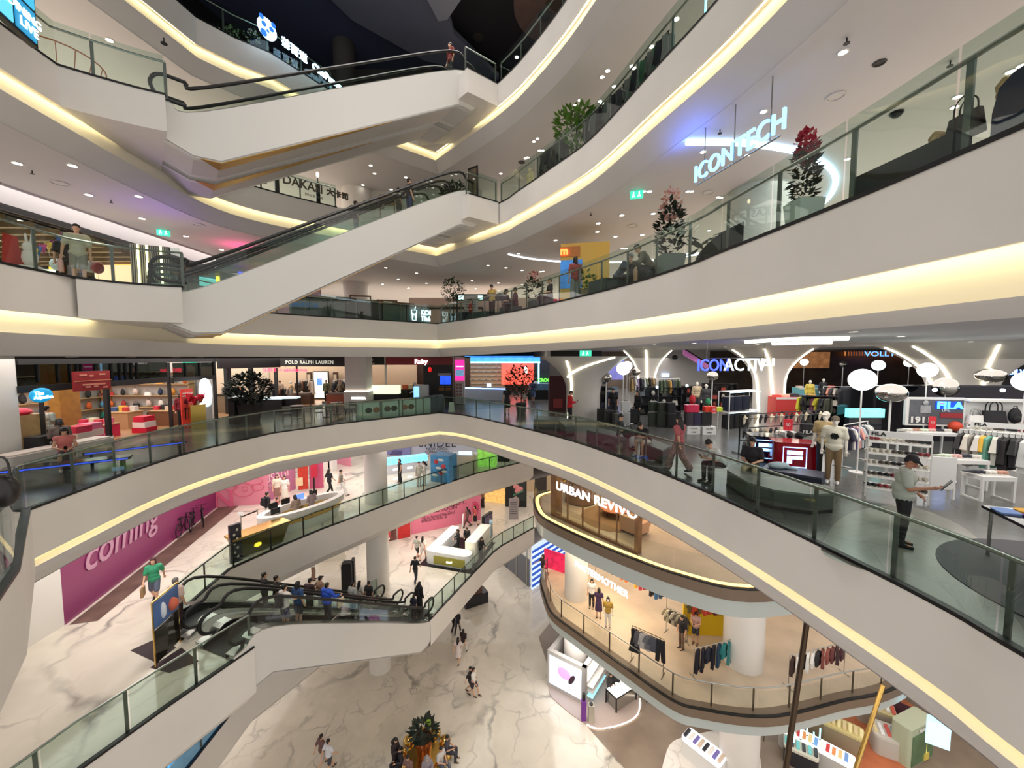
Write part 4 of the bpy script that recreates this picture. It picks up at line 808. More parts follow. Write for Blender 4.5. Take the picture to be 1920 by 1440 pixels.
mb=MB();mb.box(-9.5,-2,27,27.2,Z4,c4);struct('wall_back',mb,M_wall,'cafe back wall');p=W(735,395,Z4);r=thing('wooden_stand','small wooden menu stand beside the cafe lettering','stand',(-7.0,22.8,Z4));MB().box(-.45,.45,-.05,.05,1.0,1.6).build('board',mat('wood_mid',(140,105,72),.5,nz=.4,nsc=8),r,False)
for x in(-.4,.4):MB().box(x-.03,x+.03,-.03,.03,0,1.0).build('leg',mat('wood_mid'),r,False)
p=W(855,372,Z4);potted_tree((-3.0,21.4,Z4),1.5,1.5,'low spreading plant at the top of the middle escalators','round',None,None,M_leaf,200,3,.3,.5,.3,False)
r=thing('poster_stand','dark poster stand at the top of the middle escalators','poster',(-1.9,19.9,Z4),R(-35));MB().box(-.3,.3,-.03,.03,.3,1.75).build('frame',M_dark,r,False);MB().box(-.25,.25,-.045,-.03,.4,1.65).build('poster',mat('poster_brown',(105,88,70),.6,nz=.6,nsc=6),r,False);MB().cyl((0,0,0),.25,.03,16).build('base',M_dark,r,False)
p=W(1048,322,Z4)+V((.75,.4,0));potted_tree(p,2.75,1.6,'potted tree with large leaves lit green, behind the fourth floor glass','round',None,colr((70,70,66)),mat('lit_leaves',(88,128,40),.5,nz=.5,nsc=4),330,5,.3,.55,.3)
p=W(975,372,Z4)+V((.5,.7,0));mm=person(p,215,'stand',('dress',(222,205,160)),None,'pale shop mannequin in a cream dress on the fourth floor',None,None,skin=mat('mannequin_cream',(225,210,170),.4),cat='mannequin',name='mannequin')
rd=random.Random(4);e4r=[q for q in E4 if q.x>.3 and 9<q.y<18.3]
rk=along(offset(e4r,-.75),.2);M_rod=M_dark
r1=rack('dark clothes rail on the fourth floor, left of the potted tree',rk[2][0],rk[9][0],Z4,1.5,M_rod,group='fourth floor clothes rails');r2=rack('dark clothes rail on the fourth floor, right of the potted tree',rk[17][0],rk[26][0],Z4,1.5,M_rod,group='fourth floor clothes rails');r3=rack('dark clothes rail on the fourth floor, farthest right',rk[28][0],rk[38][0],Z4,1.5,M_rod,group='fourth floor clothes rails')
j=0
for(i0,i1,wh,cs)in((2,9,'left of the potted tree',((60,60,58),(80,78,70),(45,46,50))),(17,26,'right of the potted tree',((40,40,46),(95,100,95),(54,50,56),(28,28,32))),(28,38,'farthest right',((70,110,80),(35,36,40),(110,108,104)))):
 for i in range(i0,i1+1):
  p,t=rk[i];c=cs[(i*7)%len(cs)];hanger_garment('jacket' if i%2 else 'dress',c,p+V((0,0,1.4)),atan2(t.y,t.x)+1.2+.2*sin(i),CN(c)+' garment on the fourth floor rail '+wh+', '+ORD[i-i0],'garments on the fourth floor rails',s=.95)
a,b=W(1255,92,Z4)+V((.9,.1,0)),W(1330,10,Z4)+V((1.0,.2,0));r=thing('neon_outline','pale blue neon frame behind the fourth floor glass at the top right','light',a)
MB().tube([a+V((0,0,0)),a+V((0,0,1.4)),b+V((0,0,1.4)),b],.045,6).build('tube',glow((150,230,250),3),r);MB().tube([a.lerp(b,.45),a.lerp(b,.45)+V((0,0,1.4))],.035,6).build('tube',glow((150,230,250),3),r)
XS=-16.2
M_blk=mat('black_shopfront',(24,23,24),.5);M_slat=mat('wood_slats',(150,118,80),.5,nz=.3,nsc=6)
mb=MB();mb.box(XS-.12,XS,8,22,8.35,9.03);struct('wall_left',mb,M_ceil,'bulkhead over the toy shop');mb=MB();mb.box(XS-.1,XS+.03,8,22,8.2,8.38);struct('trim_30',mb,M_blk,'black line along the toy shop front')
mb=MB();p=[W(-30,330,c3-.01),W(410,507,c3-.01)];d=(p[1]-p[0]).normalized();n=V((-d.y,d.x,0));mb.plate([p[0],p[1],p[1]+n*.16,p[0]+n*.16],V((0,0,-.02)));mb.plate([p[0]+n*.3,p[1]+n*.3,p[1]+n*.36,p[0]+n*.36],V((0,0,-.02)));struct('trim_31',mb,M_wall_dark,'dark slots in the ceiling')
mb=MB();mb.box(-27,-26.8,6,30,Z3,8.6);struct('wall_left',mb,mat('toy_shop_wall',(240,225,205),.6),'toy shop back wall');mb=MB();mb.box(-27,XS-.2,8,30,8.32,8.42);struct('ceiling',mb,M_blk,'black ceiling of the toy shop')
r=thing('slat_raft','wooden slatted ceiling raft inside the toy shop','ceiling raft',(-20,16,8.2))
for i in range(16):MB().box(-3.3,3.3,-6+i*.8,-5.86+i*.8,-.22,.0).build('slat',M_slat,r,False)
for i in range(4):MB().box(-3.2+i*2.1,-3.1+i*2.1,-6.2,6.4,.0,.06).build('bearer',M_blk,r,False)
for k,(y,x)in enumerate(((12.5,-17.2),(14.2,-17.2),(16.4,-17.2),(13,-19.4),(15.3,-19.6),(17.6,-19.2))):
 o=bpy.data.objects.new('downlight',lampmesh(.1));COL.objects.link(o);o.location=(x,y,8.3 if k<3 else 7.95);tag(o,'spotlight under the black ceiling of the toy shop','ceiling light','toy shop spotlights')
r=thing('slatted_screen','vertical slatted screen wall with three upright light strips beside the toy shop','screen',(-15.2,18.6,Z3));s0,s1=Y(248,540,16.4),Y(322,540,16.9);s0.z=s1.z=Z3;d=(s1-s0);Ls=d.length;d.normalize();n=V((d.y,-d.x,0));N=int(Ls/.07);mb=MB()
for i in range(N):q0=s0+d*(i*Ls/N);mb.plate([q0,q0+d*.035,q0+d*.035+V((0,0,2.62)),q0+V((0,0,2.62))],-n*.05)
mb.build('slats',mat('grey_slats',(136,128,122),.5),r);MB().plate([s0-n*.06,s1-n*.06,s1-n*.06+V((0,0,2.62)),s0-n*.06+V((0,0,2.62))],-n*.03).build('backing',M_wall_dark,r)
for s in(.2,.42,.78):q0=s0.lerp(s1,s)+n*.03;MB().tube([q0+V((0,0,.1)),q0+V((0,0,2.6))],.035,6).build('light_strip',glow((255,240,170),6),r)
def panel(name,label,cat,u0,v0,u1,v1,y0,y1,m,group=None,th=.06):
 a,b=Y(u0,v1,y0),Y(u1,v1,y1);t=Y(u0,v0,y0).z;d=(b-a);d.z=0;n=V((-d.y,d.x,0)).normalized();a2,b2=V((a.x,a.y,t)),V((b.x,b.y,t));b=V((b.x,b.y,a.z));mb=MB().plate([a,b,b2,a2],n*th);return one(name,label,cat,mb,m,group)
M_toyg=glow((255,250,235),1.6)
for k,(u0,v0,u1,v1,m,l)in enumerate(((180,497,250,532,glow((250,200,160),.8),'peach lit display panel at the back of the toy shop'),(215,495,252,512,glow((245,175,45),1.0),'orange lit panel at the back of the toy shop'),(178,512,222,520,M_toyg,'upper white light bar in the toy shop'),(198,522,248,528,M_toyg,'lower white light bar in the toy shop'),(232,518,250,530,glow((250,205,60),1.0),'yellow lit panel at the back of the toy shop'),(76,505,102,515,glow((235,245,215),1.2),'pale green lit panel behind the two standing men'),(92,500,101,510,glow((240,190,60),1),'small yellow lit panel behind the two standing men'))):
 panel('light_wall',l,'panel',u0,v0,u1,v1,19+k*.05,19+k*.05,m)
r=thing('red_poster','red poster cut-out with gold trim beside the left end of the toy shop','poster',Y(15,520,11.2));zb=Z3
p=Y(4,500,10.6);q0=Y(48,500,11.2);mb=MB();P_=lambda u,v:Y(u,v,10.6+(u-4)/44*.6);mb.plate([P_(4,520),P_(50,520),P_(47,494),P_(31,465),P_(28,443),P_(4,436)],V((0,.06,0)));mb.build('board',colr((200,48,38),.5),r)
mb=MB();mb.plate([P_(5,495),P_(22,495),P_(22,466),P_(5,466)],V((0,-.02,0)));mb.build('gold_pattern',mat('gold_red_pattern',(222,120,50),.5,nz=.9,nsc=9),r);mb=MB();mb.plate([P_(6,459),P_(20,461),P_(20,457),P_(6,455)],V((0,-.02,0)));mb.plate([P_(6,452),P_(19,454),P_(19,450),P_(6,448)],V((0,-.02,0)));mb.build('white_bars',colr((225,190,180)),r)
p=Y(58,505,11);r=thing('plush_rabbit','white plush rabbit with long ears beside the red poster','plush toy',(p.x,p.y,Z3));r.scale=(.75,.75,.8);mf=mat('white_plush',(238,230,224),.9);MB().cyl((0,0,0),.3,.6,16).build('plinth',colr((230,225,220)),r,False);MB().ball((0,0,.9),(.24,.2,.32)).build('body',mf,r,False);MB().ball((0,0,1.25),(.19,.18,.18)).build('head',mf,r,False)
for x in(-.07,.09):MB().cap((x,0,1.38),(x*1.5,0,1.68),.045,.035).build('ear',mf,r,False)
bt=smooth([Y(64,466,12.3),Y(80,458,12.5),Y(100,450,12.8),Y(118,436,13)],4);r=thing('bunting','string of coloured pennants hanging in the toy shop front','bunting',bt[0]);MB().tube(bt,.006,5).build('string',M_dark,r)
for i,c in enumerate(((215,175,60),(60,120,190),(215,75,140),(235,205,90),(150,50,100),(50,90,150),(160,40,60))):
 q0=bt[min(i*2,len(bt)-1)];MB().plate([q0+V((-.13,0,0)),q0+V((.13,0,0)),q0+V((.02,0,-.32))],V((0,.008,0))).build('pennant',colr(c,.7),r)
for k,(u,v,c)in enumerate(((106,496,(205,225,228)),(183,502,(160,60,55)),(170,500,(190,190,186)))):
 p=Y(u,v,13.5);r=thing('balloon',('pale blue','red','grey')[k]+' balloon floating in the toy shop','balloon',p);MB().ball((0,0,0),(.17,.17,.2)).build('skin',colr(c,.3),r,False);MB().tube([(0,0,-.2),(.02,0,-1.2)],.004,4).build('string',M_dark,r,False)
person(Y(126,500,12.2).xy.to_3d()+V((0,0,Z3)),-50,'stand',('tee',(26,26,28)),('trousers',(24,24,26)),'man in black shirt and trousers at the third floor glass',group=None)
person(Y(148,500,11.6).xy.to_3d()+V((0,0,Z3)),-48,'carry',('tee',(196,188,165)),('shorts',(150,146,135)),'man in a cream shirt and grey shorts carrying a pink bag',bag='bag',bagc=(235,180,175),h=1.04)
panel('video_wall','bright video wall at the far end of the third floor, seen past the escalator glass','screen',375,503,412,535,24,25,glow((130,215,225),1.3));panel('blue_sign','upright blue lit sign past the escalator glass','sign',447,509,456,529,24.5,24.6,glow((50,60,235),3));panel('yellow_sign','upright yellow lit strip past the escalator glass','sign',405,512,412,534,23.9,23.95,glow((250,225,70),2));panel('red_sign','small red lit sign past the escalator glass','sign',466,515,480,525,25,25.1,glow((255,60,90),3))
mb=MB();mb.box(-30,-12.5,26,26.2,Z3,c3);struct('wall_back',mb,mat('shop_back_mauve',(168,140,150),.7),'shop wall at the far left of the third floor')
A3,B3=W(540,592,Z3),W(818,608,Z3)
n3=V(((B3-A3).y,-(B3-A3).x,0)).normalized();d3=(B3-A3).normalized();f3=atan2(n3.y,n3.x);L3=(B3-A3).length
r=thing('tea_counter','long dark green drinks counter behind the third floor glass','counter',A3-n3*.6);M_cnt=mat('counter_panel',(92,108,104),.4,nz=.3,nsc=12);M_cnt2=mat('counter_panel_dark',(62,56,50),.4)
for k,(s0,s1,m)in enumerate(((.03,.13,M_cnt),(.135,.24,M_cnt),(.245,.35,M_cnt),(.36,.6,M_cnt2),(.61,.78,M_cnt),(.79,.97,M_cnt))):
 a,b=A3+d3*L3*s0-n3*.45,A3+d3*L3*s1-n3*.45;MB().plate([a,b,b+V((0,0,1.0)),a+V((0,0,1.0))],-n3*.6).build('front_panel',m,r)
MB().plate([A3+d3*L3*.03-n3*.4+V((0,0,1.0)),A3+d3*L3*.97-n3*.4+V((0,0,1.0)),A3+d3*L3*.97-n3*1.1+V((0,0,1.0)),A3+d3*L3*.03-n3*1.1+V((0,0,1.0))],V((0,0,.05))).build('worktop',M_dark,r)
p=A3+d3*L3*.9-n3*.38;M_kw=glow((220,245,255),4);r=thing('lit_drink_sign','glowing white cup and letters on the drinks counter','sign',p+V((0,0,.5)));text('KOI',p+d3*.28+V((0,0,.68)),f3,.42,M_kw,r,'letters',.02,.01);text('Thé',p+d3*.28+V((0,0,.32)),f3,.4,M_kw,r,'letters',.02,.01)
mb=MB();c0=p-d3*.45;mb.tube([c0+d3*x+V((0,0,z))for x,z in((-.17,.8),(.17,.8),(.11,.2),(-.11,.2))],.022,5,True);mb.tube([c0+d3*.03+V((0,0,.8)),c0+d3*.1+V((0,0,1.0))],.018,5);mb.tube([c0+d3*-.08+V((0,0,.35)),c0+d3*-.08+V((0,0,.62)),c0+V((0,0,.5)),c0+d3*.08+V((0,0,.62)),c0+d3*.08+V((0,0,.35))],.02,5);mb.build('cup_outline',M_kw,r)
M_wood=mat('warm_wood',(150,105,68),.5,nz=.4,nsc=7);M_wood_d=mat('dark_wood',(84,56,38),.5,nz=.4,nsc=7)
for k,(u,h,w)in enumerate(((650,1.75,1.1),(675,1.9,1.2),(700,1.6,1.0),(722,1.65,1.2),(752,1.5,1.3))):
 p=Y(u,590,25.2);r=thing('wooden_shelf','open wooden shelf of the third floor cafe, '+ORD[k],'shelf',(p.x,25.2+.15*k,Z3),R(20),group='cafe shelves behind the drinks counter')
 for x in(-w/2,w/2):MB().box(x-.03,x+.03,-.2,.2,0,h).build('upright',M_wood_d,r,False)
 for i in range(4):MB().box(-w/2,w/2,-.22,.22,h*(i+1)/4-.05,h*(i+1)/4).build('shelf_board',M_wood,r,False)
mb=MB();mb.box(-8,2.5,31,31.2,Z3,8.1);struct('wall_back',mb,mat('warm_shop_wall',(232,205,190),.6),'pale shop wall behind the third floor cafe')
mb=MB();mb.box(-9,-2.2,30.5,30.7,7.2,7.35);mb.box(-9,-8.85,30.5,30.7,Z3,7.3);mb.box(-2.3,-2.2,30.5,30.7,Z3,7.3);struct('trim_32',mb,M_dark,'dark frame of the pale shop')
for k,(u,c)in enumerate(((730,(225,205,195)),(745,(190,170,160)),(762,(235,220,210)),(778,(170,150,140)))):
 p=Y(u,560,29);r=thing('display_stand',CN(c)+' product stand in the pale shop, '+ORD[k],'stand',(p.x,29,Z3),group='stands in the pale shop');MB().box(-.3,.3,-.25,.25,0,1.1).build('plinth',colr(c),r,False)
 for i in range(3):MB().cyl((-.18+i*.18,0,1.1),.06,.25,10).build('bottle',colr(((210,120,60),(240,235,225),(150,90,60))[(i+k)%3]),r,False)
potted_tree((-3.55,24.15,Z3),2.75,1.35,'small potted tree with a round dark crown at the third floor corner','round',None,colr((45,34,30)),M_leaf,520,11,.32,.62,.16)
r=thing('menu_board','tall pale menu board behind the small tree','sign',(-2.6,25.2,Z3));MB().box(-.45,.45,-.04,.04,.1,1.9).build('panel',colr((190,188,186)),r,False);mb=MB();[mb.box(-.32,.32,-.055,-.04,1.6-i*.16,1.66-i*.16)for i in range(6)];mb.build('text_lines',colr((110,108,106)),r,False);MB().box(-.35,.35,-.15,.15,0,.1).build('base',M_dark,r,False)
r=thing('lit_counter','far counter with a teal lit sign strip on the third floor','counter',Y(900,580,27).xy.to_3d()+V((0,0,Z3)));MB().box(-1.6,1.6,-.4,.4,0,1.0).build('body',colr((95,100,100)),r,False);MB().box(-1.6,1.6,-.42,-.4,1.75,2.2).build('fascia',colr((40,70,72)),r,False);MB().box(-1.4,.2,-.45,-.42,1.85,2.1).build('lit_strip',glow((190,245,240),3),r,False)
for x in(-1.5,1.5):MB().box(x-.04,x+.04,-.4,-.3,1.0,1.8).build('post',M_dark,r,False)
e3=E3[i3:];
def E3at(u,back):
 best=min(range(len(e3)),key=lambda i:abs(960+FPX*e3[i].x/e3[i].y-u));i=max(1,min(len(e3)-2,best));a,b=e3[i-1],e3[i+1];s=min((k/60 for k in range(61)),key=lambda s:abs(960+FPX*a.lerp(b,s).x/a.lerp(b,s).y-u));p=a.lerp(b,s);t=(b-a).normalized();n=V((-t.y,t.x,0));k=back/max(.3,n.dot(V((p.x,p.y,0)).normalized()));q=p+V((p.x,p.y,0)).normalized()*k;return V((q.x,q.y,Z3)),t
person(E3at(923,.75)[0],240,'phone',('tank',(205,175,95)),('trousers',(28,28,30)),'standing man with a yellow vest over white at the third floor glass')
SE='people seated along the third floor edge'
def stool(p,label,c=(60,60,64),w=.6,rz=0,h=.42,group=None,name='upholstered_bench',d=None):
 r=thing(name,label,'bench',p,rz,group);MB().rbox(-w/2,w/2,-(d or w)/2,(d or w)/2,.06,h,.12,4).build('seat_block',colr(c,.8),r,False);MB().rbox(-w/2+.05,w/2-.05,-(d or w)/2+.05,(d or w)/2-.05,0,.06,.1,4).build('plinth',M_dark,r,False);return r
for u,bk,fc,top,bot,hair,lab in((883,.9,200,('tee',(170,50,45)),('trousers',(40,40,50)),'hair','person in a red shirt seated facing away behind the third floor glass'),(949,.7,330,('tee',(34,42,44)),('trousers',(30,30,34)),'bob','person in dark patterned shirt seated by the third floor glass'),(966,.8,170,('long',(88,42,50)),('trousers',(34,32,36)),'hair','person in a maroon jacket seated beside the dark patterned shirt'),(1030,.9,190,('tee',(36,34,40)),('trousers',(26,26,30)),'hair','person in black seated behind the beam reflections'),(1154,.75,330,('tee',(50,66,78)),('trousers',(40,40,46)),'hair','grey haired person in a blue-grey shirt seated at a low table'),(1217,.8,170,('long',(112,104,88)),('shorts',(34,34,36)),'hair','person in a patterned shirt seated at a laptop')):
 p,t=E3at(u,bk);stool(p,'grey upholstered seat under '+lab[:lab.index('seated')].strip().replace('person','the person'),(70,74,76),.55,atan2(t.y,t.x),group='seats along the third floor edge')
 person(p,fc,'sitlean' if 'laptop' in lab or 'table' in lab else 'sit',top,bot,lab,hair,group=None,hairc=(120,118,116)if 'grey haired' in lab else None)
p,t=E3at(1077,.8);person(p,100,'stand',('tee',(140,62,58)),('wide',(125,128,128)),'person in a dusty red shirt standing with their back to the atrium','bob')
p,t=E3at(1185,.75);r=thing('low_table','dark table between the two seated people with a laptop','table',p,atan2(t.y,t.x));MB().box(-.35,.35,-.3,.3,.66,.7).build('tabletop',M_dark,r,False);MB().cyl((0,0,0),.2,.66,12).build('pedestal',M_dark,r,False)
r=thing('laptop','open black laptop on the dark table','laptop',p+V((.0,.0,.7)),atan2(t.y,t.x)+1.2);MB().box(-.16,.16,-.11,.11,0,.015).build('keyboard_half',M_dark,r,False);MB().plate([(-.16,.11,.015),(.16,.11,.015),(.16,.18,.24),(-.16,.18,.24)],(0,.012,0)).build('screen_half',M_dark,r,False)
for u,w,h,lab in((905,1.3,.4,'low curved grey bench left of the standing man'),(1008,.9,.42,'grey bench right of the maroon jacket'),(1128,1.0,.55,'dark sofa block below the seated man in blue-grey')):
 p,t=E3at(u,.7);stool(p,lab,(74,80,80),w,atan2(t.y,t.x),h,'benches on the third floor',d=.6)
p,t=E3at(1000,1.0);potted_tree(p,1.55,.75,'planter with spiky red orchids behind the glass, third floor centre','square','planters on the third floor',colr((150,160,154)),M_leaf,120,21,.28,.6,.22,False,((175,60,55),60,.5),colm=True)
p,t=E3at(1250,.95);potted_tree(p,2.2,.62,'planter with a dark leafy column and pink flowers on top','square','planters on the third floor',colr((120,128,122)),mat('deep_leaves',(30,44,30),.6,nz=.5,nsc=5),300,22,.32,.75,.2,False,((190,140,125),150,.42),colm=True)
p,t=E3at(1492,.72);potted_tree(p,1.5,.32,'pale square planter with red and white orchids above the glass','square','planters on the third floor',colr((196,204,198)),mat('deep_leaves'),300,23,.21,.6,.12,False,((150,30,50),170,.45),colm=True)
p,t=E3at(1095,1.1);potted_tree(p,1.2,.6,'small green plant beside the yellow kiosk','square','planters on the third floor',colr((120,110,90)),M_leaf2,100,24,.2,.5,.2,False)
p,t=E3at(1316,.8);potted_tree(p,.95,.35,'single large-leaved plant behind the dark rounded sofa','round',None,None,M_leaf,14,25,.14,.35,.34,False)
def sofa(us,h,lab,c,back=.28,name='sofa'):
 pts=[E3at(u,back)[0]for u in us];pts2=[E3at(u,back+.62)[0]for u in us];r=thing(name,lab,'sofa',pts[0]);k=len(us);mb=MB();vs=[];hh=h if hasattr(h,'__len__')else[h]*k
 for a,b,z in zip(pts,pts2,hh):vs+=[a,a+V((0,0,z)),b+V((0,0,z)),b]
 mb.add(vs,[(4*i+j,4*i+4+j,4*i+4+(j+1)%4,4*i+(j+1)%4)for i in range(k-1)for j in range(4)]+[(0,1,2,3),(4*k-1,4*k-2,4*k-3,4*k-4)]);mb.build('back_cushion',colr(c,.85),r,ang=.5)
 mb=MB();vs=[]
 for a,b in zip(pts2,[E3at(u,back+1.1)[0]for u in us]):vs+=[a,a+V((0,0,.42)),b+V((0,0,.42)),b]
 mb.add(vs,[(4*i+j,4*i+4+j,4*i+4+(j+1)%4,4*i+(j+1)%4)for i in range(k-1)for j in range(4)]+[(0,1,2,3),(4*k-1,4*k-2,4*k-3,4*k-4)]);mb.build('seat_cushion',colr(c,.85),r,ang=.5);return r
sofa([1297,1305,1320,1340,1360,1385],[.2,.34,.46,.52,.54,.54],'dark rounded sofa back behind the third floor glass',(38,37,42))
sofa([1574,1580,1620,1660,1700,1740,1790],[.36,.42,.42,.42,.42,.42,.42],'long dark grey bench behind the glass at the right',(52,52,54));sofa([1822,1832,1855,1880,1905,1940],[.4,.62,.7,.72,.72,.72],'navy sofa behind the glass at the far right',(34,38,62))
for u,c,lab,k in((1727,(205,165,120),'crumpled tan cushion on the long grey bench',0),(1775,(40,30,28),'large dark brown bag on the long grey bench',1),(1845,(205,165,120),'crumpled tan cushion beside the navy sofa',0)):
 p,t=E3at(u,.55);p.z=Z3+(.42 if u<1800 else .62)
 if k:handbag(p,atan2(t.y,t.x),c,lab,None,.34,.25)
 else:mb=MB().ball((0,0,.1),(.085,.075,.12),12,8);mb.v=[(x+.02*sin(z*60+y*40),y+.02*cos(x*50),z)for x,y,z in mb.v];o=one('cushion',lab,'cushion',mb,mat('tan_cloth',c,.8),None,loc=p)
p=Y(1083,530,17.5);r=thing('yellow_kiosk','yellow box kiosk with an orange and blue lit sign on the third floor','kiosk',(p.x+.35,17.6,Z3),R(-12));MB().box(-1.0,1.0,-.9,.9,0,2.75).build('body',mat('yellow_laminate',(222,178,76),.4),r,False);MB().box(-1.02,-.2,-.96,-.9,2.2,2.6).build('sign_panel',colr((190,120,60)),r,False);MB().box(-1.0,-.1,-.98,-.9,.9,2.05).build('menu_screen',mat('blue_menu',(52,120,190),.3,em=(50,120,200),st=.8,nz=.6,nsc=4),r,False)
f_=R(-12)-pi/2;rot=Matrix.Rotation(R(-12),3,'Z');base=r.location;text('m',base+rot@V((-.85,-1.0,2.42)),f_,.42,glow((255,110,50),4),r,'letters',.02,.02);text('eatlabs',base+rot@V((-.4,-1.0,2.42)),f_,.3,glow((190,235,255),4),r,'letters',.02,.01)
for o in r.children:
 if o.name.startswith('letters'):o.matrix_local=Matrix.Rotation(-R(-12),4,'Z')@o.matrix_local
p=E3at(1087,1.0)[0]
dE2=(W(882,375,0)-W(345,545,0));
lo3,hi3=W(345,545,Z3),W(882,375,Z4);dd3=V((hi3.x-lo3.x,hi3.y-lo3.y,0));Ld=dd3.length;dd3.normalize();nn3=V((-dd3.y,dd3.x,0));ang3=math.degrees(atan2(dd3.y,dd3.x))
def rider(lo,d,n,L,dz,z0,s,off,*a,**k):
 t=s*L;f=0 if t<.5 else dz if t>L-.5 else dz*(t-.5)/(L-1);st=round((f)/.2)*.2;p=lo+d*t+n*off;return person((p.x,p.y,z0+st+.02),*a,**k)
for s,off,fc,top,bot,hair,lab,bg in((.60,3.0,0,('tee',(72,62,60)),('trousers',(40,52,84)),'hair','man with dark shirt, lower rider on the escalator below the cafe sign','backpack'),(.745,.9,0,('tee',(30,28,30)),('trousers',(44,58,92)),'hair','tall man in black on the escalator below the cafe sign',None),(.8,3.0,0,('tee',(96,80,62)),('trousers',(50,48,46)),'bob','rider in a brown top ahead of the tall man in black',None),(.86,3.0,0,('tee',(88,104,98)),('trousers',(46,48,52)),'hair','highest rider on the escalator below the cafe sign, in grey-green',None)):
 rider(V((lo3.x,lo3.y,0)),dd3,nn3,Ld,5.5,Z3,s,off,ang3+fc,'stand',top,bot,lab,hair,bag=bg,group=None)
person((-2.9,19.6,Z5),ang3+180,'stand',('tee',(130,40,38)),('trousers',(30,30,34)),'person in a dark red top at the head of the highest escalators')
FA,FB=(-16.3,11.0),(-16.8,22.6);PF=PLN(FA,FB);F_in=lambda x,y,z=0:V((x,y,z))
mb=MB();mb.box(-42,FA[0],2,2.2,0,c2);p0,p1=PF.at(-260),PF.at(30);mb.plate([p0,p1,p1+V((0,0,c2)),p0+V((0,0,c2))],V((-.3,0,0)));struct('wall_left',mb,M_white,'white wall at the far left of the second floor')
r=thing('shopfront','black framed shopfront with clerestory windows at the far left','shopfront',PF.at(220));fr=lambda name,*a,m=M_blk,off=.05,th=.16:PF.rect(MB(),*a,off,th).build(name,m,r)
fr('header',30,666,410,681);fr('transom',30,716,316,727)
for u0,u1,v0,v1 in((76,88,727,860),(197,209,727,818),(315,324,680,806),(400,408,672,786)):fr('post',u0,v0,u1,v1)
for u in(70,108,131,144,152,178,208,224,235,246,256):fr('mullion',u,680,u+2.5,717)
fr('clerestory_pane',30,681,315,717,m=glass('dim_glass',(120,128,125)),off=-.02,th=.01);fr('plinth',92,828,212,836,m=M_white);fr('window_pane',88,727,197,828,m=M_glass_clear,off=-.02,th=.01)
fr('transom',324,706,403,713);fr('clerestory_pane',324,680,403,706,m=glass('dim_glass'),off=-.02,th=.01);fr('mullion',347,680,349,706);fr('mullion',374,680,376,706)
mb=MB();mb.box(-30,-29.8,8,30,0,c2);mb.box(-30,-16.9,27.4,27.6,0,c2);struct('wall_left',mb,mat('shop_wall_beige',(226,206,180),.6),'back walls of the left shops');mb=MB();mb.box(-30,-16.9,8,27.4,0.005,.012);struct('floor',mb,mat('oak_floor',(176,132,94),.35,nz=.3,nsc=3),'brown floor of the left shops')
mb=MB();mb.box(-23.5,-17,22.4,22.55,0,c2);struct('wall_left',mb,M_wall,'dividing wall between two left shops')
r=thing('hanging_sign','dark red banner sign over the bag shop entrance','sign',PF.at(148,2));PF.rect(MB(),112,696,184,732,.5,.1).build('banner',colr((142,36,40),.5),r);PF.rect(MB(),112,713,184,714.5,.52,.02).build('gold_line',colr((190,120,90)),r)
mb=MB();[PF.rect(mb,u,v,u+w,v+3,.52,.02)for u,v,w in((122,702,14),(160,700,12),(141,703,8),(128,719,44),(134,724,10),(150,723,8),(168,724,8))];mb.build('gold_marks',colr((205,130,110)),r)
r=thing('bubble_sign','round glowing blue sign with white letters at the far left','sign',PF.at(54,1.8));c=PF.q(54,741)+PF.n*.4;mb=MB();mb.ball((0,0,0),(.36,.07,.25),24,10);o=mb.build('disc',glow((20,140,190),.8),r,False);o.location=c-r.location;o.rotation_euler=(0,0,PF.f+pi/2);text('The',c+PF.n*.08+V((-.0,-.12,.07)),PF.f,.17,glow((230,250,255),3),r,'letters',.01,.005);text('Adjustive',c+PF.n*.08+V((0,0,-.07)),PF.f,.15,glow((230,250,255),3),r,'letters',.01,.005)
r=thing('sign_box','black sign box with a small white emblem on the floor at the far left','sign',PF.at(68));PF.rect(MB(),43,816,94,862,.5,.5).build('box',M_blk,r);c=PF.q(66,830)+PF.n*.52;mb=MB();[mb.tube([c+V((0,.06*cos(a),.06*sin(a))),c-V((0,.06*cos(a),.06*sin(a)))],.008,4)for a in(0,1.05,2.1)];mb.build('emblem',M_white,r);text('pinto pantji',c+V((0,0,-.22)),PF.f,.13,M_white,r,'letters',.005);text('SEASON HIM',c+V((0,0,-.42)),PF.f,.09,M_white,r,'letters',.005)
r=thing('slatted_basket_stand','pale wooden stand with red fabric on top behind the blue round sign','stand',V((-17.3,13.6,0)));MB().box(-.7,.5,-.5,.5,0,1.5).build('body',mat('pale_wood',(196,160,110),.5,nz=.3,nsc=6),r,False);MB().ball((-.1,0,1.6),(.6,.45,.16)).build('red_fabric',colr((225,40,75)),r,False)
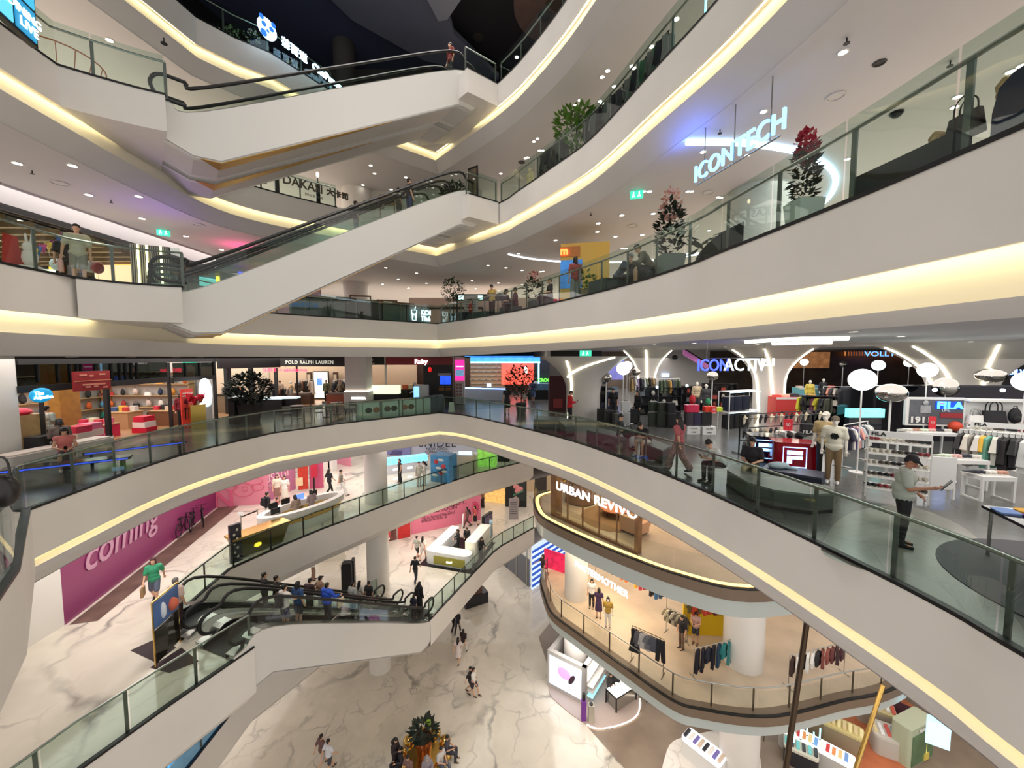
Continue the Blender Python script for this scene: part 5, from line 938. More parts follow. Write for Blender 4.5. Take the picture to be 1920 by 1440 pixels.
def bags_on(label,a,b,h,n,per,seed,side,group,sc=.9,pal=None,kinds=('backpack','handbag')):
 rd=random.Random(seed);pal=pal or((40,90,150),(235,110,50),(230,190,50),(30,140,120),(40,40,44),(200,60,60),(90,160,210),(150,110,70),(225,220,210),(120,60,50))
 r,q,tops,L=shelf_unit(label,a,b,0,h,n,mat('pale_wood'),.42,side=side,back=M_wall);d=(V((b[0],b[1],0))-V((a[0],a[1],0))).normalized();rz=atan2(d.y,d.x)+(0 if side>0 else pi)
 for i,z in enumerate(tops[:-1]):
  for j in range(per):
   c=pal[(i*3+j*5+seed)%len(pal)];p=q((j+.5)*L/per,.22,z);lv=('bottom','second','third','fourth','fifth')[i]+' shelf'
   lab=CN(c)+' %s, '+ORD[j if side>0 else per-1-j]+', '+lv+', '+label
   if(i+j)%3<2 and 'backpack' in kinds:backpack(p,rz,c,lab%'backpack',group,sc*rd.uniform(.85,1.05)*min(1,(tops[1]-tops[0])/.5))
   else:handbag(p,rz,c,lab%'handbag',group,.38*sc,.2*sc)
 return r
bags_on('bag shelf behind the left shop window',(-23,17.2),(-23,22.2),2.6,5,7,3,1,'bags on the left shop shelves',1.0)
bags_on('bag shelf in the open left shop',(-17.9,22.2),(-22.8,22.2),2.7,5,7,1,-1,'bags in the open left shop',.95,((36,36,40),(30,50,80),(230,120,50),(220,200,190),(215,150,60),(190,60,60),(240,235,230),(50,70,60)))
for k,(x,y,w,h,c,l)in enumerate(((-18.2,17.1,1.3,.55,(220,45,85),'low red display table in the left shop window'),(-19.2,19.4,1.1,.8,(190,150,110),'wooden plinth with folded bags in the left shop'),(-17.9,20.3,1.2,.75,(120,80,55),'dark wooden crate table in the open left shop'),(-18.6,21.5,.9,.6,(205,165,115),'pale wooden crate table in the open left shop'))):
 r=thing('display_table',l,'table',(x,y,0),group='tables in the left shops');MB().box(-w/2,w/2,-.4,.4,0,h).build('body',colr(c,.5),r,False);MB().box(-w/2-.03,w/2+.03,-.43,.43,h,h+.04).build('top_board',mat('pale_wood'),r,False)
 for i in range(4):
  cc=(((235,40,90),(250,230,200),(230,60,80),(240,120,150)),((60,90,140),(240,200,80),(200,60,60),(230,225,215)),((210,60,80),(40,40,44),(220,200,180),(200,60,60)),((240,190,60),(230,225,215),(60,60,60),(190,60,70)))[k][i]
  mb=MB().rbox(-.14,.14,-.12,.12,0,.2+.05*(i%2),.04);one('gift_box' if k==0 else 'folded_bag',CN(cc)+(' box, ' if k==0 else ' folded bag, ')+ORD[i]+', '+l,'box' if k==0 else 'bag',mb,colr(cc,.5),'goods on the left shop tables',loc=(x-w*.38+i*w*.25,y+.1*(i%2),h+.04))
r=thing('wood_column','golden wood clad column inside the left shop','column',(-19.8,17.2,0));MB().box(-.45,.45,-.4,.4,0,c2).build('cladding',mat('golden_wood',(190,130,60),.4,nz=.4,nsc=4),r,False);MB().box(-.47,.47,-.42,.42,0,.15).build('skirting',M_blk,r,False)
for k,(x,y,fc,pose,top,bot,lab,hair)in enumerate(((-17.0,14.3,100,'stand',('tee',(236,232,225)),('trousers',(60,58,60)),'shop visitor in a white shirt at the left window','hair'),)):
 person((x,y,0),fc,pose,top,bot,lab,hair)
r=thing('window_bench','white bench along the left shop window','bench',(-15.6,13.4,0));MB().rbox(-.35,.35,-1.6,1.6,0,.45,.1).build('seat_block',M_white,r,False);MB().rbox(-.3,.3,-1.55,1.55,.45,.5,.1).build('seat_pad',colr((215,200,190)),r,False)
person((-15.75,13.6,.0),150,'sit',('long',(112,98,92)),('trousers',(80,70,66)),'person in a brown jacket seated facing the left shop window','bob',h=1.05)
person((-14.0,12.2,.0),-40,'sit',('tank',(215,120,115)),('shorts',(60,70,90)),'person in a pink vest top with dark backpack straps seated at the far left','bob',bag='backpack',bagc=(60,30,34),shoes=(225,222,215))
r=thing('round_stool','dark round stool under the person in the pink vest top','stool',(-14.0,12.15,0));MB().cyl((0,0,.38),.24,.07,20).build('seat',M_dark,r,False);MB().cyl((0,0,0),.12,.38,12).build('stem',M_dark,r,False)
r=thing('red_poster','tall red poster with orange flowers beside the open left shop','poster',PF.at(334));PF.rect(MB(),321,729,348,806,.45,.06).build('board',mat('red_orange_print',(225,62,48),.5,em=(225,50,30),st=.25,nz=.5,nsc=3),r);mb=MB();[PF.rect(mb,324,v,344,v+2.2,.47,.02)for v in(736,741)];mb.build('text_lines',colr((245,225,215)),r)
person((-16.35,19.4,0),-40,'stand',('long',(128,28,40)),('trousers',(24,22,26)),'red sweatered figure beside the red poster','bob')
r=thing('gold_plinth','shiny gold box plinth beside the red figure','plinth',(-15.6,19.4,0),R(-40));MB().box(-.3,.3,-.3,.3,0,1.15).build('body',M_brass,r,False);MB().box(-.32,.32,-.32,.32,1.15,1.18).build('top_board',M_brass,r,False)
for k,(dx,dz)in enumerate(((0,0),(.24,.1),(-.2,.16))):
 mb=MB();pts=[(.22*(.16*16*sin(t)**3)*.42,.22*(13*cos(t)-5*cos(2*t)-2*cos(3*t)-cos(4*t))*.068)for t in[i*pi/12 for i in range(24)]];mb.prism(pts,-.06,.06);o=one('heart_ornament','glossy red heart ornament on the gold plinth, '+('lowest','right hand','upper left')[k]+' of three','ornament',mb,colr((195,25,50),.2),'red hearts',loc=(-15.6+dx*.8,19.3+dx*.5,1.42+dz));o.rotation_euler=(pi/2,0,R(-30))
r=thing('ring_arch','glowing white ring arch standing on the floor near the red hearts','arch',(-16.3,20.9,0),R(-40));mb=MB();mb.tube([(.62*cos(a),0,1.62+.62*sin(a))for a in[i*pi/16 for i in range(32)]],.16,10,True);mb.build('ring',glow((225,245,250),1.2),r,False);MB().box(-.25,.25,-.2,.2,0,1.0).build('stand',M_white,r,False)
r=thing('pink_fan','pink fan ornament inside the white ring','ornament',(-16.28,20.85,1.3),R(-40));mb=MB();mb.plate([(0,0,0)]+[(.42*cos(a),0,.42*sin(a))for a in[i*pi/10 for i in range(11)]],(0,.03,0));mb.build('fan_blade',colr((235,150,170)),r,False);MB().box(-.02,.02,0,.03,-.3,0).build('stem',M_brass,r,False)
panel('shop_window','bright jewellery shop window left of the dark displays','window display',330,714,402,726,23.2,24.2,glow((190,235,245),1.5));r=thing('jewellery_counter','brown counter in the jewellery shop window','counter',(-17.6,25.2,0));MB().box(-1.2,1.2,-.4,.4,0,1.1).build('body',mat('tan_counter',(150,130,105),.5),r,False);MB().box(-1.25,1.25,-.45,.45,1.1,1.16).build('top_board',M_dark,r,False)
for k,(u,v,y,w,h,l)in enumerate(((508,770,25.2,1.45,.95,'black glass-topped display case, left of two'),(537,768,25.6,1.45,.95,'black glass-topped display case, right of two'))):
 p=Y(u,700,y);r=thing('display_case',l,'display case',(p.x,p.y,0),R(8),group='black display cases');MB().box(-w/2,w/2,-.35,.35,0,h-.12).build('body',M_blk,r,False);MB().box(-w/2+.03,w/2-.03,-.32,.32,h-.12,h).build('lit_tray',glow((215,235,235),.9),r,False)
potted_tree(W(470,792,0),2.6,2.0,'large bushy plant with dark glossy leaves in a black planter by the left shops','square',None,M_blk,mat('deep_leaves'),900,31,.42,.95,.3)
for k,(u,y)in enumerate(((435,20.8),(447,21.4))):p=Y(u,700,y);r=thing('black_pedestal','black slim pedestal by the bushy plant, '+('left' if k==0 else 'right')+' of two','pedestal',(p.x,p.y,0),group='black pedestals');MB().box(-.17,.17,-.17,.17,0,1.35).build('body',M_blk,r,False);MB().box(-.16,.16,-.16,.16,1.35,1.42).build('lit_top',glow((235,235,225),1),r,False)
PB=PLN((-14.5,28.6),(-9.6,28.2));r=thing('shopfront','black shop fascia with pale capital letters over a beige interior','shopfront',PB.at(600));PB.rect(MB(),520,669,655,687,.2,.3).build('fascia',M_blk,r);text('POLO RALPH LAUREN',PB.q(584,679.5)+PB.n*.25,PB.f,.34,mat('pale_letters',(225,220,205),.4,em=(225,220,205),st=.6),r,'letters',.02,.002,1.15,.95);PB.rect(MB(),556,687,559,757,.1,.2).build('post',M_blk,r);PB.rect(MB(),648,687,655,757,.1,.2).build('post',M_blk,r)
mb=MB();mb.box(-24,-8,33,33.2,0,c2);struct('wall_back',mb,mat('beige_shop_wall',(226,196,165),.6),'beige wall inside the fashion shop');mb=MB();mb.box(-17,-9,28.5,33,.006,.014);struct('floor',mb,mat('warm_floor',(190,145,105),.3),'warm floor of the fashion shop')
PI_=PLN((-16,32.6),(-9,32.6));r=thing('light_screen','tall lit portrait screen with a blue and pink picture in the fashion shop','screen',PI_.at(603));PI_.rect(MB(),588,696,619,748,.15,.1).build('frame',M_blk,r);PI_.rect(MB(),590,698,617,746,.17,.02).build('picture',glow((248,236,215),1.6),r);PI_.rect(MB(),596,709,606,722,.19,.02).build('blue_shape',glow((80,130,215),1.2),r);PI_.rect(MB(),600,702,612,712,.19,.02).build('pink_shape',glow((245,180,200),1.4),r)
for k,u in enumerate((577,626)):r=thing('wall_cabinet','tall dark display cabinet '+('left' if k==0 else 'right')+' of the portrait screen','cabinet',PI_.at(u),group='tall cabinets');PI_.rect(MB(),u,698,u+9,750,.2,.3).build('body',M_wood_d,r);PI_.rect(MB(),u+1.5,702,u+7.5,720,.22,.02).build('lit_niche',colr((215,195,165)),r)
def neon(txt,p,face,size,c,label,ext=.02,st=6,name='neon_sign',sx=1,bold=0):r=thing(name,label,'sign',p);text(txt,p,face,size,glow(c,st),r,'letters',ext,bold,1,sx);return r
p=Y(535,694,23.6);r=neon('SUPER ⓢ takkabunnua',p,atan2(-p.y,-p.x),.34,(255,40,80),'pink-red neon lettering hanging in front of the fashion shop',sx=.72);MB().box(-1.3,1.3,-.015,.015,-.01,.01).build('rail',M_dark,r,False);MB().tube([(0,0,.1),(0,0,c2-p.z)],.012,5).build('suspension_rod',M_steel,r,False)
rd=random.Random(9)
for k,(u,y,top,bot,fc,pose)in enumerate(((508,29.8,(60,60,74),(30,30,34),250,'stand'),(524,30.2,(170,150,130),(50,46,48),300,'phone'),(545,29.6,(200,170,130),(60,52,50),220,'walk'),(558,31,(60,50,46),(36,34,36),280,'stand'),(611,30.6,(92,98,66),(38,40,38),270,'stand'),(626,31,(40,44,52),(32,32,34),250,'stand'),(637,30.4,(120,104,84),(40,36,36),240,'walk'),(645,31.4,(50,50,56),(44,40,40),290,'stand'))):
 p=Y(u,700,y);mk=k in(2,3,5,7);cn=CN(top);(person((p.x,p.y,0),fc,pose,('long',top),('trousers',bot),('mannequin' if mk else 'person')+' in a '+cn+' jacket in the beige fashion shop, '+ORD[k],'hair' if not mk else None,skin=M_manq if mk else None,cat='mannequin' if mk else 'person',name='mannequin' if mk else 'person',group='figures in the fashion shop'))
for k,u in enumerate((566,632)):p=Y(u,700,29.4);r=thing('display_table',('low dark' if k==0 else 'red-brown')+' table with folded clothes in the fashion shop','table',(p.x,p.y,0));MB().box(-.7,.7,-.35,.35,0,.72).build('body',M_wood_d if k==0 else colr((140,70,45)),r,False);MB().box(-.6,.6,-.25,.25,.72,.84).build('folded_clothes',mat('folded_clothes',(120,100,90),.8,nz=.8,nsc=9),r,False)
PP=PLN((-11.6,27.6),(-9.2,27.2));mb=MB();p=PP.at(673);mb.box(-.72,.72,-.6,.6,0,c2,0,(p.x,p.y-.0,0));struct('column',mb,M_white,'square white pillar of the second floor')
r=thing('pillar_plinth','white plinth with lit top strip and glowing letters round the square pillar','plinth',(p.x,p.y,0));MB().box(-.82,.82,-.7,.7,0,1.15).build('body',M_white,r,False);MB().box(-.78,.78,-.66,.66,1.15,1.2).build('light_strip',glow((255,248,230),8),r,False);text('PANDORA',(p.x+.2,p.y-.72,.72),-pi/2,.2,glow((255,255,250),3),r,'letters',.01,.004);MB().box(-.05,.3,-.72,-.7,.22,.42).build('small_poster',colr((110,60,45)),r,False)
PR=PLN((-9.6,30.2),(-3.4,30.2));r=thing('shopfront','restaurant front with a dark red fascia and white script letters','shopfront',PR.at(785));PR.rect(MB(),725,670,850,684,.25,.4).build('fascia',colr((136,30,40),.5),r);PR.rect(MB(),693,669,722,684,.25,.4).build('black_fascia',M_blk,r);text('LO',PR.q(697,675)+PR.n*.3,PR.f,.32,M_white,r,'letters',.01,.01);text('factory',PR.q(699,681)+PR.n*.3,PR.f,.16,M_white,r,'letters',.01)
text('Ruby',PR.q(791,678)+PR.n*.3,PR.f,.48,glow((255,250,245),3),r,'letters',.02,.012);PR.rect(MB(),846,684,850,757,.2,.3).build('post',M_blk,r);PR.rect(MB(),722,669,726,757,.2,.3).build('post',M_wall,r);PR.rect(MB(),792,684,846,757,-.3,.1).build('dark_panel',M_blk,r)
mb=MB();mb.box(-12,-3.6,34,34.2,0,c2);struct('wall_back',mb,mat('dim_wall',(84,58,46),.6,nz=.6,nsc=.7),'wall inside the restaurant')
r=thing('menu_screen','glowing blue menu screen on the dark restaurant panel','screen',PR.at(832,1));PR.rect(MB(),824,705,845,721,-.15,.08).build('screen',mat('blue_screen',(30,80,220),.3,em=(40,90,235),st=1.6,nz=.6,nsc=3),r);mb=MB();[PR.rect(mb,820,v,845,v+1.5,-.18,.02)for v in(700,702.5)];mb.build('title_lines',colr((200,200,200)),r);mb=MB();[PR.rect(mb,822+13*(i%2),725+3*(i//2),832+13*(i%2),726+3*(i//2),-.18,.02)for i in range(6)];mb.build('menu_lines',colr((200,130,60)),r)
r=thing('paper_lantern','small red lantern hanging in the restaurant entrance','lantern',Y(806,693,30));MB().ball((0,0,0),(.14,.14,.2)).build('shade',glow((225,30,30),1),r,False);MB().tube([(0,0,.2),(0,0,.5)],.01,4).build('cord',M_dark,r,False)
p=PR.at(732);r=thing('light_counter','pale green glowing food counter in front of the restaurant','counter',(p.x+.3,28.2,0));MB().box(-1.3,1.0,-.3,.3,0,.9).build('body',M_blk,r,False);MB().box(-1.25,.95,-.33,.3,.9,1.5).build('lit_panel',glow((235,245,205),1.1),r,False)
p=PR.at(800);r=thing('drinks_fridge','rounded white fridge with a blue lit door beside the food counter','fridge',(p.x+.1,28.0,0));MB().rbox(-.5,.5,-.35,.35,.0,1.55,.2).build('casing',colr((190,196,196),.3),r,False);MB().box(-.48,-.1,-.38,-.34,.5,1.45).build('lit_door',glow((140,200,250),1.4),r,False)
p=Y(779,700,28.0);person((p.x,p.y,0),200,'work',('long',(216,212,220)),('trousers',(70,70,90)),'kitchen worker in a white jacket behind the food counter','bob',hairc=(200,196,200))
for k,(u,c)in enumerate(((760,(220,90,40)),(769,(240,220,180)),(776,(60,30,28)),(783,(230,190,120)),(788,(90,40,35)))):p=Y(u,700,31);r=thing('kitchen_shelf',CN(c)+' cooking station in the restaurant, '+ORD[k],'kitchen unit',(p.x,31+.1*k,0),group='restaurant kitchen units');MB().box(-.3,.3,-.3,.3,0,1.0).build('base_unit',M_dark,r,False);MB().rbox(-.22,.22,-.22,.22,1.0,1.35,.1).build('pot',colr(c,.4),r,False)
e2i=E2;ic=min(range(len(E2)),key=lambda i:(E2[i]-W(823,775,Z2)).length)
q0=E2[ic];dl=(E2[ic-1]-q0).normalized();nl=V((dl.y,-dl.x,0));nl=nl if nl.dot(-q0)<0 else-nl
r=thing('picture_counter','long counter front with round food pictures behind the second floor glass','counter',q0+dl*2.4+nl*.6);u2s=lambda u:next(s/100 for s in range(0,900)if 960+FPX*(q0+dl*s/100).x/(q0+dl*s/100).y<u);M_pp=colr((186,204,192),.4)
for k,(u0,u1)in enumerate(((677,685),(686,721),(723,754),(756,786),(788,815))):
 a,b=q0+dl*u2s(u0)+nl*.55,q0+dl*u2s(u1)+nl*.55;MB().plate([a,b,b+V((0,0,.95)),a+V((0,0,.95))],nl*.4).build('panel',M_pp,r)
 if 0<k<4:
  for s in(.3,.72):
   c=a.lerp(b,s)+V((0,0,.5))-nl*.012;pts=[c+dl*.2*cos(t)+V((0,0,.16*sin(t)))for t in[i*pi/8 for i in range(16)]];MB().plate(pts,-nl*.01).build('food_picture',mat('food_print_%d'%((k*2+int(s>.5))%3),((176,120,84),(110,92,70),(60,66,52))[(k*2+int(s>.5))%3],.6,nz=.7,nsc=14),r)
a,b=q0+dl*u2s(677)+nl*.5,q0+dl*u2s(815)+nl*.5;MB().plate([a+V((0,0,.95)),b+V((0,0,.95)),b+nl*.6+V((0,0,.95)),a+nl*.6+V((0,0,.95))],V((0,0,.04))).build('worktop',M_dark,r)
r=thing('grey_doors','grey panelled screen at the corner of the second floor','screen',q0+nl*.8)
for s in(.3,.75,1.2):a=q0+dl*(s-1.1)+nl*1.1;MB().box(-.2,.2,-.03,.03,0,1.05,atan2(dl.y,dl.x),a).build('panel',colr((92,100,112)),r)
r=thing('floor_sign','white folding wet-floor sign at the second floor corner','sign',W(845,774,0)+V((.0,.4,0)));mb=MB().plate([(-.2,-.12,0),(.2,-.12,0),(.14,0,.62),(-.14,0,.62)],(0,.015,0));mb.build('front_leaf',colr((225,225,215)),r,False);MB().plate([(-.2,.12,0),(.2,.12,0),(.14,.0,.62),(-.14,0,.62)],(0,-.015,0)).build('rear_leaf',colr((225,225,215)),r,False)
PS=PLN((-3.3,29.4),(-2.7,29.4));r=thing('sign_pillar','upright pillar with a bright pink sign and a blue picture','sign',PS.at(862));PS.rect(MB(),853,666,871,757,.0,.4).build('pillar',M_wall,r);PS.rect(MB(),853,675,871,713,.06,.05).build('pink_sign',glow((240,40,140),1.6),r);PS.rect(MB(),854,693,870,705,.08,.02).build('picture',mat('city_print',(120,170,210),.5,em=(120,170,210),st=.8,nz=.7,nsc=8),r);PS.rect(MB(),855,686,869,688,.08,.02).build('letters',glow((255,225,240),2),r)
r=thing('magazine_stand','grey leaflet stand with small pictures below the pink sign','stand',PS.at(862));PS.rect(MB(),855,716,869,757,.35,.3).build('panel',colr((170,168,168)),r);mb=MB();[PS.rect(mb,856+6*(i%2),719+6*(i//2),861+6*(i%2),723+6*(i//2),.37,.02)for i in range(8)];mb.build('leaflets',mat('leaflets',(160,110,100),.6,nz=.8,nsc=20),r)
PX=PLN((-4.6,38),(3.2,38));r=thing('led_fascia','blue LED screen band over the shoe shop at the centre','screen',PX.at(940,3.3));PX.rect(MB(),870,667.5,1012,678,.5,.3).build('screen',mat('blue_led',(60,140,230),.3,em=(70,150,250),st=1.8,nz=.5,nsc=1.6),r);PX.rect(MB(),870,678,1012,680.5,.55,.1).build('light_edge',glow((150,210,255),5),r)
mb=MB();mb.box(-5,9,39.6,39.8,0,4.2);struct('wall_back',mb,M_wall_dark,'dark wall of the shoe shop')
r,q,tops,L=shelf_unit('wide wall shelf of shoes in the lit shop at the centre',(-4.6,39.2),(-.7,39.2),0,3.2,9,colr((90,74,62)),.3,back=mat('warm_back',(200,170,140),.6,em=(200,160,120),st=.25),side=1);ns=0
shl=[(235,230,222),(60,60,64),(200,190,175),(120,110,100),(225,205,190),(40,44,60)]
for i,z in enumerate(tops[2:8]):
 for j in range(12):c=shl[(i*5+j*7)%6];shoe(q((j+.5)*L/12,.05,z),pi/2*0+1.57+pi/2*(j%2),c,CN(c)+' shoe, '+ORD[j]+', row '+('one','two','three','four','five','six')[5-i]+' down, lit wall shelf','shoes on the lit wall shelf',s=.95)
r=thing('red_light_wall','glowing red and coral panel with a white light bar in the shoe shop','panel',PX.at(972,1));PX.rect(MB(),940,681,1001,722,-.6,.1).build('glow_panel',mat('coral_glow',(255,90,70),.4,em=(255,75,60),st=1.5,nz=.35,nsc=1.2),r);PX.rect(MB(),984,688,989,700,-.56,.03).build('white_bar',glow((255,235,225),5),r);PX.rect(MB(),1002,680,1010,757,.3,.2).build('dark_jamb',M_blk,r);PX.rect(MB(),1008.5,678,1010.5,757,.35,.06).build('blue_glow_edge',glow((150,210,255),5),r)
r=thing('dark_banner','navy blank panel beside the curved white wall','panel',PX.at(1020,1));PX.rect(MB(),1011,675,1030,712,.2,.1).build('panel',colr((16,22,40),.4),r);PX.rect(MB(),1011,712,1030,757,.0,.1).build('lower_panel',colr((50,70,95)),r)
p=Y(1022,713,36.5);neon('CROCS',p,-pi/2,.42,(90,255,60),'bright green lit letters below the navy panel',bold=.02,st=3)
for k,(u,y,w,l)in enumerate(((893,33,2.4,'counter with a blue-white light edge in front of the shoe wall, left'),(928,32.4,2.0,'counter with a blue-white light edge in front of the shoe wall, right'))):
 p=Y(u,700,y);r=thing('shop_counter',l,'counter',(p.x,p.y,0),R(-14),group='light-edged counters');MB().box(-w/2,w/2,-.4,.4,0,1.0).build('body',colr((190,200,215),.4),r,False);MB().box(-w/2,w/2,-.43,-.4,.92,1.0).build('light_edge',glow((150,190,255),5),r,False);MB().box(-w/2,w/2,-.42,.4,1.0,1.05).build('worktop',M_dark,r,False)
r=thing('till_screen','white till screen on the left light-edged counter','screen',Y(917,727,32.2));MB().box(-.24,.24,-.03,.03,0,.4).build('panel',colr((200,210,215)),r,False);MB().box(-.18,.18,-.045,-.03,.06,.34).build('lit_face',glow((235,245,250),1.5),r,False);MB().cyl((0,0,-.3),.05,.3,8).build('stem',M_dark,r,False)
p=E2[ic+3];potted_tree(W(962,787,0)+V((.5,2.2,0)),3.0,1.9,'tall flowering tree with pink blossoms beside the second floor glass','round',None,M_dark,M_leaf,420,33,.35,.7,.24,True,((215,110,105),90,.0))
for u,v,fc,pose,top,bot,hair,lab,hh,bk in((951,783,100,'stand',('dress',(30,28,32)),None,'bob','person in black standing in front of the flowering tree',1,1.2),(984,776,230,'stand',('tee',(222,215,205)),('shorts',(210,120,120)),'bob','small child in a white top and pink shorts near the flowering tree',.66,2.4),(999,768,80,'walk',('dress',(92,112,165)),None,'hair','woman in a blue dress walking towards the shoe shop',1,4.2),(1003,766,70,'stand',('tee',(190,200,210)),('trousers',(50,54,60)),'hair','person in a pale shirt beyond the woman in the blue dress',1,6)):
 p=W(u,v,0);p=p+V((p.x,p.y,0)).normalized()*bk;person(p,fc,pose,top,bot,lab,hair,h=hh)
r=thing('cabinet_stand','dark red display tower beside the curved wall','display',Y(1045,700,26));r.location.z=0;MB().box(-.55,.55,-.4,.4,0,2.3).build('tower',colr((74,22,30)),r,False);MB().box(-.3,.3,-.43,-.4,.2,.8).build('screen',colr((150,60,60)),r,False)
r=thing('bag_display','low dark display of bags at the shoe shop entrance','display',Y(1012,700,33));r.location.z=0;MB().box(-1.0,1.0,-.4,.4,0,.8).build('base',M_dark,r,False);MB().box(-.9,.9,-.3,.3,.8,1.3).build('goods',mat('bag_goods',(90,130,170),.6,nz=.8,nsc=6),r,False)
k=0
for u,v,rz in((539,794,.4),(577,790,1.9),(604,783,2.6),(620,789,.2),(641,782,-1.2),(658,784,3.0),(598,793,3.6)):
 p=W(u,v,0);p=p+V((p.x,p.y,0)).normalized()*.9;chair(p,rz,'grey cafe chair by the second floor glass, '+ORD[k],'cafe chairs',(128,126,120));k+=1
for k,(u,v)in enumerate(((558,790),(632,782),(612,788))):p=W(u,v,0);p=p+V((p.x,p.y,0)).normalized()*1.2;round_table(p,'round cafe table by the second floor glass, '+('left','right','middle')[k]+' of three','cafe tables',.36)
p=W(128,960,0);
for k,(u,v,y_)in enumerate(((135,905,0),(260,868,0))):
 p=W(u,v,0);p=p+V((p.x,p.y,0)).normalized()*.9;r=thing('bench','dark glossy bench behind the left glass, '+('nearer' if k==0 else 'farther')+' of two','bench',p,R(38+k*8),group='dark glossy benches');MB().rbox(-1.3,1.3,-.28,.28,.36,.44,.05).build('seat',mat('gloss_black',(26,28,34),.1),r,False);MB().box(-1.25,1.25,-.3,-.28,.38,.42).build('blue_glow_edge',glow((60,90,235),.9),r,False)  # glowing strip stands in for blue reflections on the bench
 for x in(-1.1,1.1):MB().box(x-.04,x+.04,-.22,.22,0,.36).build('leg',M_dark,r,False)
r=thing('black_bag','black leather bag hanging at the lower left edge','bag',Y(6,920,5.5));MB().ball((0,0,0),(.2,.14,.24),14,10).build('pouch',colr((30,26,26),.35),r,False);MB().tube(smooth([(-.15,0,.15),(-.1,0,.45),(.08,0,.45),(.13,0,.15)],4),.015,6).build('strap',colr((30,26,26),.4),r,False)
mb=MB();mb.add([(-30,5,c2-.015),(-16.4,5,c2-.015),(-16.9,22.8,c2-.015),(-14.4,28.5,c2-.015),(-3.4,30,c2-.015),(-3.4,34,c2-.015),(-30,34,c2-.015)][::-1],[tuple(range(7))]);struct('ceiling',mb,M_blk,'black ceiling inside the left shops')
PH=PLN((-16.8,22.8),(-14.5,28.6));r=thing('shopfront','long black fascia with dark pillars left of the beige fashion shop','shopfront',PH.at(480));PH.rect(MB(),408,668,524,690,.1,.2).build('fascia',M_blk,r);[PH.rect(MB(),u,690,u+w,776,.05,.3).build('pillar',M_blk,r)for u,w in((424,12),(470,8),(518,5))]
def dgar(label,u0,y0,u1,y1,n,pal,seed,h=1.45):garments(label,Y(u0,700,y0),Y(u1,700,y1),0,h,n,('jacket','shirt','dress'),pal,seed,M_steel,tilt=.9)
G_=lambda u,v,bk=0:(lambda p:p+V((p.x,p.y,0)).normalized()*bk)(W(u,v,0))
M_wm=mat('white_metal',(226,226,224),.4);M_gd=mat('gloss_dark',(40,40,46),.12)
mb=MB();mb.box(5,48,45,45.2,0,4.2);struct('wall_back',mb,mat('shop_back',(120,104,92),.6,nz=.6,nsc=.8),'back wall of the sports shop')
mb=MB();mb.box(6,8,40,40.3,0,4.2);mb.box(13,19,38,38.3,0,4.2);struct('wall_back',mb,M_wall,'white partitions of the sports shop')
def flare(x,y,r0,r1,h,strips,label,sx=1.0):
 prof=[(r0+(r1-r0)*max(0,(k/12-.35)/.65)**2.6,h*k/12)for k in range(13)]
 mb=MB().lathe((x,y,0),prof,40,sx,1);struct('column',mb,M_white,label)
 for i,(a0,a1,z0,z1)in enumerate(strips):
  pts=[]
  for k in range(15):
   t=k/14;z=z0+(z1-z0)*t;a=R(a0+(a1-a0)*t);r=r0+(r1-r0)*max(0,(z/h-.35)/.65)**2.6+.03;pts.append((x+r*cos(a)*sx,y+r*sin(a),min(z,h-.06)))
  one('light_line','warm light line on the '+label+', '+ORD[i],'light',MB().tube(pts,.05,6),glow((255,246,215),6),'light lines on the flared columns')
flare(4.1,22.6,.95,2.5,ZC2+.02,((200,235,.05,3.3),(215,300,2.4,3.5)),'flared column behind the red-shirted man')
flare(16.4,25.2,.85,2.6,ZCR,((205,180,.1,4.0),(265,230,.1,4.0),(325,300,.3,4)),'flared column right of the blue letters')
flare(21.2,18.6,1.1,3.2,ZCR,((180,160,.5,4.0),(225,190,.5,4.0),(265,240,1,4),(320,345,1.2,4)),'broad flared column at the right')
flare(10.2,30,.7,2.0,ZCR,((215,190,.4,4.0),(260,250,.4,4),(300,320,.4,4)),'slim flared column beyond the suitcases')
for k,px in enumerate((((1400,643),(1440,640),(1500,637),(1590,636)),((1450,647),(1500,645),(1560,644)),((1160,664),(1210,657),(1260,656)))):
 pts=smooth([W(u,v-(3 if k<2 else 0),ZCR-.03)for u,v in px],5);one('light_line','soft light line on the sports shop ceiling, '+ORD[k],'light',MB().tube(pts,.1,6),glow((255,248,225),4),'light lines on the sports shop ceiling')
r=thing('hanging_sign','hanging outline letters, blue then white, with the last letter turned on its side','sign',Y(1380,685,17));pl=PLN((0,17),(20,17));q=pl.q(1338,685)
text('ICON',pl.q(1337,686),-pi/2,.72,glow((50,70,255),4),r,'letters',.03,0,.95,.78);text('ACTIV',pl.q(1397,685),-pi/2,.76,glow((225,235,245),1.8),r,'letters',.03,0,.98,.86);text('E',pl.q(1441,680),-pi/2,.8,glow((225,235,215),1.6),r,'letters',.03,0,roll=pi/2,sx=1.1)
a,b=pl.q(1325,672),pl.q(1432,671);MB().tube([a,b],.025,5).build('rail',M_steel,r)
for p in(a,b):MB().tube([p,V((p.x,p.y,ZCR))],.015,5).build('suspension_rod',M_steel,r)
def pole_lamp(u,v,y,d,label):p=Y(u,v,y);r=thing('pole_lamp',label,'lamp',(p.x,p.y,0),group='white pole lamps');MB().ball((0,0,p.z),(d/2,d/2,d*.47),24,14).build('globe',glow((245,255,248),3.5),r,False);MB().cyl((0,0,.03),.02,p.z-d*.45,8).build('pole',M_wm,r,False);MB().cyl((0,0,0),.2,.03,20).build('base',M_wm,r,False)
